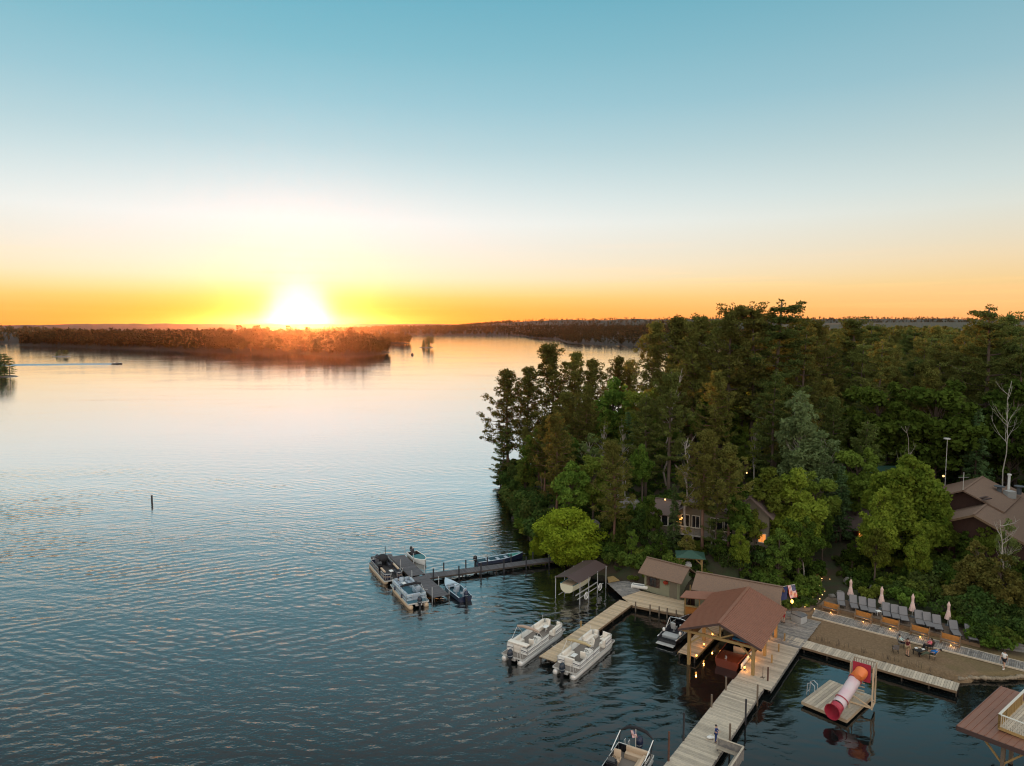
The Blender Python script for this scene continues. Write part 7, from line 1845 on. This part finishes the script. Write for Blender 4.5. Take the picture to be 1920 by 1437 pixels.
lp = thing('path_lamp', 'warm lantern on a post left of the lit path', 'lamp', WY(1530, 1070, 84.5)); f = MB(); f.ball((0, 0, 0), (.15, .15, .2), 0, 8, 5); f.build('lamp_glass', M['lamp'], lp, smooth=True); f = MB(); f.tube([(0, 0, -2.4), (0, 0, -.2)], .04, 5); f.build('pole', M['black'], lp); pt_light(Vector(lp.location) + Vector((.1, -.4, 0)), 14)
# fire table and camp chairs
def chair(label, c, rz, m_='post_dark', group='chairs around the fire table'):
    r = thing('camp_chair', label, 'chair', (c[0], c[1], .46), rz, group)
    f = MB(); f.rbox((0, 0, .42), (.5, .5, .05), .02); f.build('seat', M[m_], r); f = MB(); f.slab([(-.24, -.24, .44), (-.24, .24, .44), (-.42, .24, .95), (-.42, -.24, .95)], .03); f.build('backrest', M[m_], r)
    for a in (-.22, .22):
        for b in (-.22, .22): f = MB(); f.tube([(a, b, 0), (a, b, .42)], .018, 5); f.build('leg', M['black'], r)
    f = MB()
    for s in (-1, 1): f.bar((-.3, s * .27, .64), (.24, s * .27, .62), .05, .03); f.tube([(.22, s * .27, 0), (.22, s * .27, .62)], .015, 5)
    f.build('armrest', M['black'], r); return r
def Wb(px, py): return W(px, py, .46)
cst = Wb(1724, 1227); ft = thing('fire_table', 'low black table with bright things on it inside the ring of chairs', 'table', (cst.x, cst.y, .46), .5)
f = MB(); f.rbox((0, 0, .5), (1.3, .75, .07), .02); f.build('table_top', M['black'], ft)
for a in (-.55, .55):
    for b in (-.3, .3): f = MB(); f.box((a, b, .25), (.06, .06, .5)); f.build('leg', M['black'], ft)
for k, (a, b) in enumerate(((-.3, .1), (.25, -.15), (.1, .2))):
    f = MB(); f.rbox((0, 0, .05), (.28, .2, .09), .02); o = thing('food_box', ('white box at the left of the black table', 'white box at the right edge of the black table', 'tan box at the back of the black table')[k], 'box', (cst.x + a, cst.y + b, 1.0)); f.build('body', M['white' if k < 2 else 'vinyl_tan'], o, smooth='auto')
chair('empty grey metal chair left of the standing man', Wb(1679, 1224), 1.2, 'mesh_grey'); chair('chair under the person in pale green', Wb(1690, 1213), -.6, 'mesh_grey'); chair('chair under the person in pink', Wb(1742, 1219), 2.9, 'post_dark'); chair('tan-backed chair under the reclining man in blue', Wb(1748, 1236), 2.5, 'vinyl_tan')
# table-side grill under gazebo
o = thing('kettle_grill', 'pale hooded grill standing under the green gazebo', 'grill', (21.7, 82.0, gz.location.z + .08)); f = MB(); f.rbox((0, 0, .5), (.8, .5, .8), .05); f.build('body', M['alu'], o, smooth='auto'); f = MB(); f.ball((0, 0, .95), (.4, .27, .25), 0, 10, 6); f.build('hood', M['grey_box'], o, smooth=True)
# pier head bench
ang0 = W(1345, 1408, .6); ang1 = W(1388, 1424, .6)
bnx = thing('pier_bench', 'grey corner bench with high board backs at the end of the pier', 'bench', (ang0.x, ang0.y, .6)); bo_ = Vector((ang0.x, ang0.y, .6))
c0 = Vector((ang0.x, ang0.y)); e_ = pv; g_ = -pier_dir
f = MB()
for k in range(6): f.bar(((e_ * .0).x, (e_ * .0).y, .18 + k * .15), ((e_ * 1.95).x, (e_ * 1.95).y, .18 + k * .15), .04, .13)
f.build('backrest', M['deck_grey'], bnx)
f = MB()
for k in range(6): a = e_ * 1.97; b = e_ * 1.97 + g_ * 3.6; f.bar((a.x, a.y, .18 + k * .15), (b.x, b.y, .18 + k * .15), .04, .13)
f.build('side_back', M['deck_grey'], bnx)
f = MB(); 
for k in range(3): a = g_ * (.1 + k * .15); b = a + e_ * 1.8; f.bar((a.x, a.y, .45), (b.x, b.y, .45), .13, .04)
for k in range(3): a = e_ * (1.85 - k * .15) + g_ * .5; b = a + g_ * 3.0; f.bar((a.x, a.y, .455), (b.x, b.y, .455), .13, .04)
f.build('seat', M['deck_pale'], bnx)
for q in (Vector((0, 0)), e_ * 1.95, e_ * 1.97 + g_ * 1.8, e_ * 1.97 + g_ * 3.5): f = MB(); f.box((q.x, q.y, .52), (.1, .1, 1.08), rz=math.atan2(e_.y, e_.x)); f.build('post', M['deck_grey'], bnx)
f = MB(); a = Vector((0, 0)); b = e_ * 1.97; f.bar((a.x, a.y, 1.08), (b.x, b.y, 1.08), .13, .04); c_ = e_ * 1.97 + g_ * 3.6; f.bar((b.x, b.y, 1.085), (c_.x, c_.y, 1.085), .13, .04); f.build('cap_rail', M['deck_pale'], bnx)
c = W(1332, 1386, .6); bg = thing('white_bag', 'small white bag lying on the pier beside the child', 'bag', (c.x, c.y, .62)); f = MB(); f.ball((0, 0, .12), (.32, .18, .13), 0, 10, 6); f.build('bag_body', M['white'], bg, smooth=True); f = MB(); f.tube([(-.12, 0, .22), (-.08, 0, .34), (.08, 0, .34), (.12, 0, .22)], .015, 5); f.build('handle', M['white'], bg)
# white rowboat by the shed, low table boats
c = W(1204, 1105, .6); kb = hull('kayak', 'small white kayak lying beside the olive shed', (c.x, c.y), (.9, -.43), 2.6, .8, .3, 'gel_white', 'grey_box', 'gel_white', 'kayak', cz=.75, foredeck=.4, sheer=.1, keel=.15)
# boulders on the bank
for k, (px, py, y, s) in enumerate(((1180, 945, 99, 2.4), (1112, 968, 97.5, 1.7), (1147, 965, 98, 1.3), (1060, 1000, 101, 1.0), (985, 940, 121, 1.6), (1018, 985, 104, 1.6), (1592, 1095, 81.5, .9), (1146, 1018, 93, .8), (1120, 990, 95, .9), (960, 915, 136, 1.2), (972, 960, 118, 1.3), (1575, 1120, 78.5, .6), (1560, 1126, 78.5, .45), (1240, 1058, 82, .7), (1610, 1100, 80.6, .5), (1634, 1106, 80, .45))):
    lab = ['largest grey boulder left of the cabin', 'grey boulder above the willow crown', 'flat boulder between the two big ones', 'boulder behind the willow', 'boulder on the left shore under the pines', 'sloping rock left of the willow', 'pale round boulder beside the lit path', 'small rock under the willow right side', 'grey rock right of the willow top', 'shore rock at the tip of the point', 'bare sloping shore rock below the pines', 'pale rock left of the first lounger', 'small rock near the foot of the lit path', 'rock behind the olive shed roof', 'small pale stone in the flower bed behind the loungers', 'smallest stone in the flower bed behind the loungers'][k]
    p = WY(px, py, y); zz = hz(p.x, y); o = thing('boulder', lab, 'boulder', (p.x, y, zz)); f = MB(); f.ball((0, 0, s * .25), (s, s * .8, s * .62), 0, 14, 9)
    f.v = [tuple(Vector(v) * (1 + .30 * mnoise.noise(Vector(v) * 1.1 / s + Vector((k * 7, 0, 0))) + .12 * mnoise.noise(Vector(v) * 3 / s))) for v in f.v]; f.build('stone', M['rock'], o, (0, 0, 0), k * 1.3, smooth='auto')
# ------------------------------------------------------------------ people
def skin_mesh(name, joints, edges, root_i, m, parent, sub=1, smooth=True):
    me = bpy.data.meshes.new(name); me.from_pydata([j[0] for j in joints], edges, [])
    o = bpy.data.objects.new(name, me); COL.objects.link(o); o.parent = parent
    md = o.modifiers.new('skin', 'SKIN'); md.use_smooth_shade = True
    for i, j in enumerate(joints):
        sv = me.skin_vertices[0].data[i]; r_ = j[1]; sv.radius = r_ if hasattr(r_, '__len__') else (r_, r_); sv.use_root = (i == root_i)
    s = o.modifiers.new('smooth', 'SUBSURF'); s.levels = sub; s.render_levels = sub
    me.materials.append(m); return o
def person(label, loc, rz, h=1.72, top='flag_red', top_len=.0, bottom='vinyl_tan', shorts=True, pose='stand', hairc='hair', long_hair=False, female=False, lean=0.0, z_=None):
    """pose gives joint places in metres for a 1.72 m adult facing +x"""
    r = thing('person', label, 'person', loc, rz); k = h / 1.72
    J = {}
    def P(n, x, y, z__, rad): J[n] = (Vector((x, y, z__)) * k, rad * k)
    sw = .185 if not female else .165
    if pose in ('stand', 'walk', 'look'):
        st_ = .0 if pose != 'walk' else .26
        P('pelvis', 0, 0, .96, .135); P('waist', 0 + lean * .3, 0, 1.10, .115); P('chest', lean, 0, 1.30, .145); P('neck', lean * 1.5, 0, 1.48, .055); P('head', lean * 1.6 + .02, 0, 1.60, .095); P('crown', lean * 1.6, 0, 1.69, .07)
        for s, nm in ((1, 'l'), (-1, 'r')):
            q = s * st_
            P('hip' + nm, 0, s * .09, .90, .10); P('knee' + nm, q * .55 + .02, s * .11, .50, .06); P('ankle' + nm, q * 1.0 - .02 - (.05 if q < 0 else 0), s * .11, .09 + (.06 if q < 0 else 0), .042); P('toe' + nm, q * 1.0 + .13, s * .12, .035 + (.0 if q < 0 else 0), .036)
            P('sh' + nm, lean, s * sw, 1.42, .062)
            if pose == 'look': P('el' + nm, lean + .04, s * (sw + .07), 1.16, .042); P('wr' + nm, lean + .26, s * (sw - .02), 1.10, .028); P('palm' + nm, lean + .33, s * (sw - .04), 1.12, .03)
            else: P('el' + nm, lean * .8 - q * .35, s * (sw + .06), 1.15, .042); P('wr' + nm, lean * .6 - q * .6 + .08, s * (sw + .07), .91, .028); P('palm' + nm, lean * .6 - q * .65 + .10, s * (sw + .07), .83, .032)
    else:
        rec = .28 if pose == 'recline' else .06
        P('pelvis', 0, 0, .52, .135); P('waist', -.06 - rec * .3, 0, .66, .118); P('chest', -.08 - rec, 0, .86 - rec * .25, .145); P('neck', -.10 - rec * 1.5, 0, 1.03 - rec * .4, .055); P('head', -.08 - rec * 1.75, 0, 1.15 - rec * .45, .095); P('crown', -.10 - rec * 1.9, 0, 1.24 - rec * .5, .07)
        ext = .25 if pose == 'recline' else 0
        for s, nm in ((1, 'l'), (-1, 'r')):
            P('hip' + nm, .04, s * .09, .50, .10); P('knee' + nm, .46, s * .13, .52 - ext * .1, .062); P('ankle' + nm, .52 + ext * 1.6, s * .13, .10 + ext * .2, .042); P('toe' + nm, .66 + ext * 1.7, s * .14, .05 + ext * .6, .036)
            P('sh' + nm, -.08 - rec, s * sw, .98 - rec * .3, .062); P('el' + nm, .02 - rec * .5, s * (sw + .07), .74, .042); P('wr' + nm, .22, s * (sw - .01), .68, .028); P('palm' + nm, .30, s * (sw - .03), .67, .032)
    names = list(J); joints = [J[n] for n in names]; E = []
    def e(a, b): E.append((names.index(a), names.index(b)))
    e('pelvis', 'waist'); e('waist', 'chest'); e('chest', 'neck'); e('neck', 'head'); e('head', 'crown')
    for nm in 'lr': e('pelvis', 'hip' + nm); e('hip' + nm, 'knee' + nm); e('knee' + nm, 'ankle' + nm); e('ankle' + nm, 'toe' + nm); e('chest', 'sh' + nm); e('sh' + nm, 'el' + nm); e('el' + nm, 'wr' + nm); e('wr' + nm, 'palm' + nm)
    # five fingers to each hand, a nose on the face
    for s, nm in ((1, 'l'), (-1, 'r')):
        pal = J['palm' + nm][0]; d = (pal - J['wr' + nm][0]).normalized(); side = d.cross(Vector((0, 0, 1)))
        side = Vector((1, 0, 0)) if side.length < .3 else side.normalized()
        for q in range(5):
            o_ = side * (q - 1.5) * .018 * k if q < 4 else -side * .04 * k
            L_ = (.055, .065, .06, .045, .04)[q] * k; j = len(joints); joints.append((pal + d * .03 * k * (q < 4) + o_, .009 * k)); joints.append((pal + d * (.03 * k * (q < 4) + L_) + o_ * 1.1 + Vector((0, 0, -.008)), .008 * k)); E.append((names.index('palm' + nm), j)); E.append((j, j + 1))
    body = skin_mesh('body', joints, E, 0, M['skin'], r)
    hd = J['head'][0]; fw = Vector((1, 0, 0))
    f = MB(); f.ball(hd + Vector((.098, 0, -.005)) * k, (.022 * k, .014 * k, .022 * k), 0, 6, 4); f.build('nose', M['skin'], body, smooth=True)
    for s in (-1, 1): f = MB(); f.ball(hd + Vector((.088, s * .033, .02)) * k, .011 * k, 0, 6, 4); f.build('eye', M['black'], body, smooth=True)
    # clothes
    T = [J[n] for n in ('pelvis', 'waist', 'chest', 'shl', 'shr', 'ell', 'elr')]
    tj = [(T[0][0] + (T[1][0] - T[0][0]) * .1, T[0][1] * 1.16), (T[1][0], T[1][1] * 1.22), (T[2][0], T[2][1] * 1.13), ((T[2][0] * .4 + (T[3][0] + T[4][0]) * .3), .085 * k), (T[3][0], .078 * k), (T[4][0], .078 * k), (T[3][0] * .35 + T[5][0] * .65, .062 * k), (T[4][0] * .35 + T[6][0] * .65, .062 * k)]
    te_ = [(0, 1), (1, 2), (2, 3), (2, 4), (2, 5), (4, 6), (5, 7)]
    if not shorts or top_len:
        tj += [(J['wrl'][0] * .85 + T[5][0] * .15, .04 * k), (J['wrr'][0] * .85 + T[6][0] * .15, .04 * k)]; te_ += [(6, 8), (7, 9)]
    skin_mesh('shirt', tj, te_, 2, M[top], r)
    def leg(nm, u): a, b = J['hip' + nm][0], J['knee' + nm][0]; return a * (1 - u) + b * u
    if shorts: sj = [(J['pelvis'][0], .15 * k), (J['hipl'][0], .118 * k), (J['hipr'][0], .118 * k), (leg('l', .8), .088 * k), (leg('r', .8), .088 * k)]; se_ = [(0, 1), (0, 2), (1, 3), (2, 4)]
    else: sj = [(J['pelvis'][0], .15 * k), (J['hipl'][0], .118 * k), (J['hipr'][0], .118 * k), (J['kneel'][0], .078 * k), (J['kneer'][0], .078 * k), (J['anklel'][0], .06 * k), (J['ankler'][0], .06 * k)]; se_ = [(0, 1), (0, 2), (1, 3), (2, 4), (3, 5), (4, 6)]
    skin_mesh('shorts' if shorts else 'trousers', sj, se_, 0, M[bottom], r)
    for nm in 'lr': a, b = J['ankle' + nm][0], J['toe' + nm][0]; f = MB(); f.bar(Vector((a.x - .05 * k, a.y, b.z - .0)), Vector((b.x + .05 * k, b.y, b.z)), .095 * k, .075 * k); f.build('shoe', M['white' if pose == 'walk' else 'black'], r)
    c = J['crown'][0]; f = MB(); f.ball((hd + c) / 2 + Vector((-.022, 0, .015)) * k, (.108 * k, .10 * k, .098 * k), 0, 12, 7)
    if long_hair: f.ball(hd + Vector((-.09, 0, -.10)) * k, (.06 * k, .09 * k, .16 * k), 0, 10, 6)
    f.build('hair', M[hairc], r, smooth=True); return r
Gp = .455
def pl(px, py, z_=Gp): c = W(px, py, z_); return (c.x, c.y, z_)
M['maroon'] = mat('maroon_cloth', (.10, .006, .012), .85); M['khaki'] = mat('khaki_cloth', (.42, .30, .17), .85); M['pink'] = mat('pink_cloth', (.75, .16, .20), .85); M['blue'] = mat('bright_blue_cloth', (.01, .16, .50), .8)
M['green_grey'] = mat('grey_green_cloth', (.09, .11, .07), .85); M['pale_mint'] = mat('pale_mint_cloth', (.42, .55, .52), .85); M['dark_cloth'] = mat('near_black_cloth', (.012, .012, .015), .85); M['navy_cloth'] = mat('royal_blue_cloth', (.012, .035, .16), .85)
person('man in a maroon shirt and khaki shorts standing by the fire table', pl(1701, 1230), .2, 1.82, 'maroon', 0, 'khaki', True, 'stand')
person('person in white top and black shorts walking at the right end of the beach', pl(1882, 1253), -2.6, 1.72, 'white', 0, 'dark_cloth', True, 'walk', female=True)
person('person in pale mint sitting behind the man in maroon', pl(1690, 1213, .46), -.6, 1.7, 'pale_mint', 0, 'dark_cloth', False, 'sit')
person('person in a pink top sitting at the far side of the black table', pl(1742, 1219, .46), 2.9, 1.68, 'pink', 0, 'dark_cloth', False, 'sit', long_hair=True, female=True)
person('man in bright blue leaning back in his chair with legs stretched out', pl(1748, 1236, .46), 2.5, 1.82, 'blue', 1, 'green_grey', False, 'recline')
person('child in royal blue clothes standing on the pier looking at its hands', pl(1342, 1392, .62), -.5, 1.42, 'navy_cloth', 1, 'navy_cloth', False, 'look')
person('person mostly hidden by the right corner of the boathouse roof', pl(1468, 1168, .64), .8, 1.75, 'navy_cloth', 0, 'flag_red', True, 'stand')
# fishing-rod like reeds on the beach dock edge
rd_ = thing('reed_clump', 'sparse dark reeds growing between the beach dock and the sand', 'reeds', (33, 67.5, .4)); 
k = 0
for i in range(40):
    t = rng.random(); x = 31.0 + 9.0 * t; y = 69.0 - 7.3 * t + rng.uniform(-.15, .3)
    h = rng.uniform(.35, .8); f = MB(); f.tube([(0, 0, 0), (rng.uniform(-.05, .05), 0, h * .6), (rng.uniform(-.12, .12), rng.uniform(-.1, .1), h)], [.018, .014, .004], 4); f.build('stalk', M['bush_stalk'] if 'bush_stalk' in M else M['beam'], rd_, (x - 33, y - 67.5, .0))
# cleats, rings and things on the pier
for k, (px, py) in enumerate(((1432, 1268), (1425, 1262))):
    pass
c = W(1430, 1271, .6); o = thing('rod_stand', 'thin black stand on the pier right of the boathouse', 'stand', (c.x, c.y, .61)); f = MB(); f.tube([(0, 0, 0), (0, 0, 1.05)], .02, 5); f.tube([(-.22, 0, .02), (.22, 0, .02)], .02, 5); f.tube([(0, -.22, .02), (0, .22, .02)], .02, 5); f.build('frame', M['black'], o)
# mooring lines
def rope(a, b, sag=.15):
    a = Vector(a); b = Vector(b); f = MB(); f.tube([a * (1 - t) + b * t - Vector((0, 0, sag * 4 * t * (1 - t))) for t in [i / 8 for i in range(9)]], .018, 4); return f.build('mooring_line', M['white'])
for k, (a, b, lab) in enumerate((((4.0, 66.4, .9), (4.4, 66.9, .65), 'short mooring line holding the left white pontoon boat'), ((6.2, 67.6, .9), (5.6, 66.3, .65), 'short mooring line holding the right white pontoon boat'), ((-14.9, 88.9, .9), (-14.6, 89.3, .65), 'short mooring line holding the navy pontoon boat'), ((-10.9, 81.4, .9), (-10.4, 81.7, .65), 'short mooring line holding the pale blue pontoon boat'))):
    o = rope(a, b); tag(o, lab, 'rope')

# stone steps and shrubs where the boardwalk leaves the view
ss = thing('stone_steps', 'grey stone steps climbing from the boardwalk at the right edge', 'steps', (49.6, 65.2, .6))
for k in range(5):
    f = MB(); f.rbox((0, 0, 0), (2.4, .42, .2), .04); f.build('step', M['rock'], ss, (k * .18, k * .42, .02 + k * .17), -.45 + rng.uniform(-.04, .04), smooth='auto')
for k, (px, py) in enumerate(((1842, 1196), (1856, 1204), (1870, 1206), (1884, 1205), (1862, 1190), (1880, 1190), (1895, 1198), (1905, 1190), (1850, 1180), (1835, 1185), (1915, 1180), (1830, 1176))):
    c = W(px, py, 1.2); tree('bush%d' % (k % 3), c.x, c.y, rng.uniform(.8, 1.2), ('low dark green shrub among the others on the wooded bank', 'taller dark shrub among the others on the wooded bank', 'bright green shrub among the others on the wooded bank')[k % 3], 'shrubs on the bank', cat='shrub')
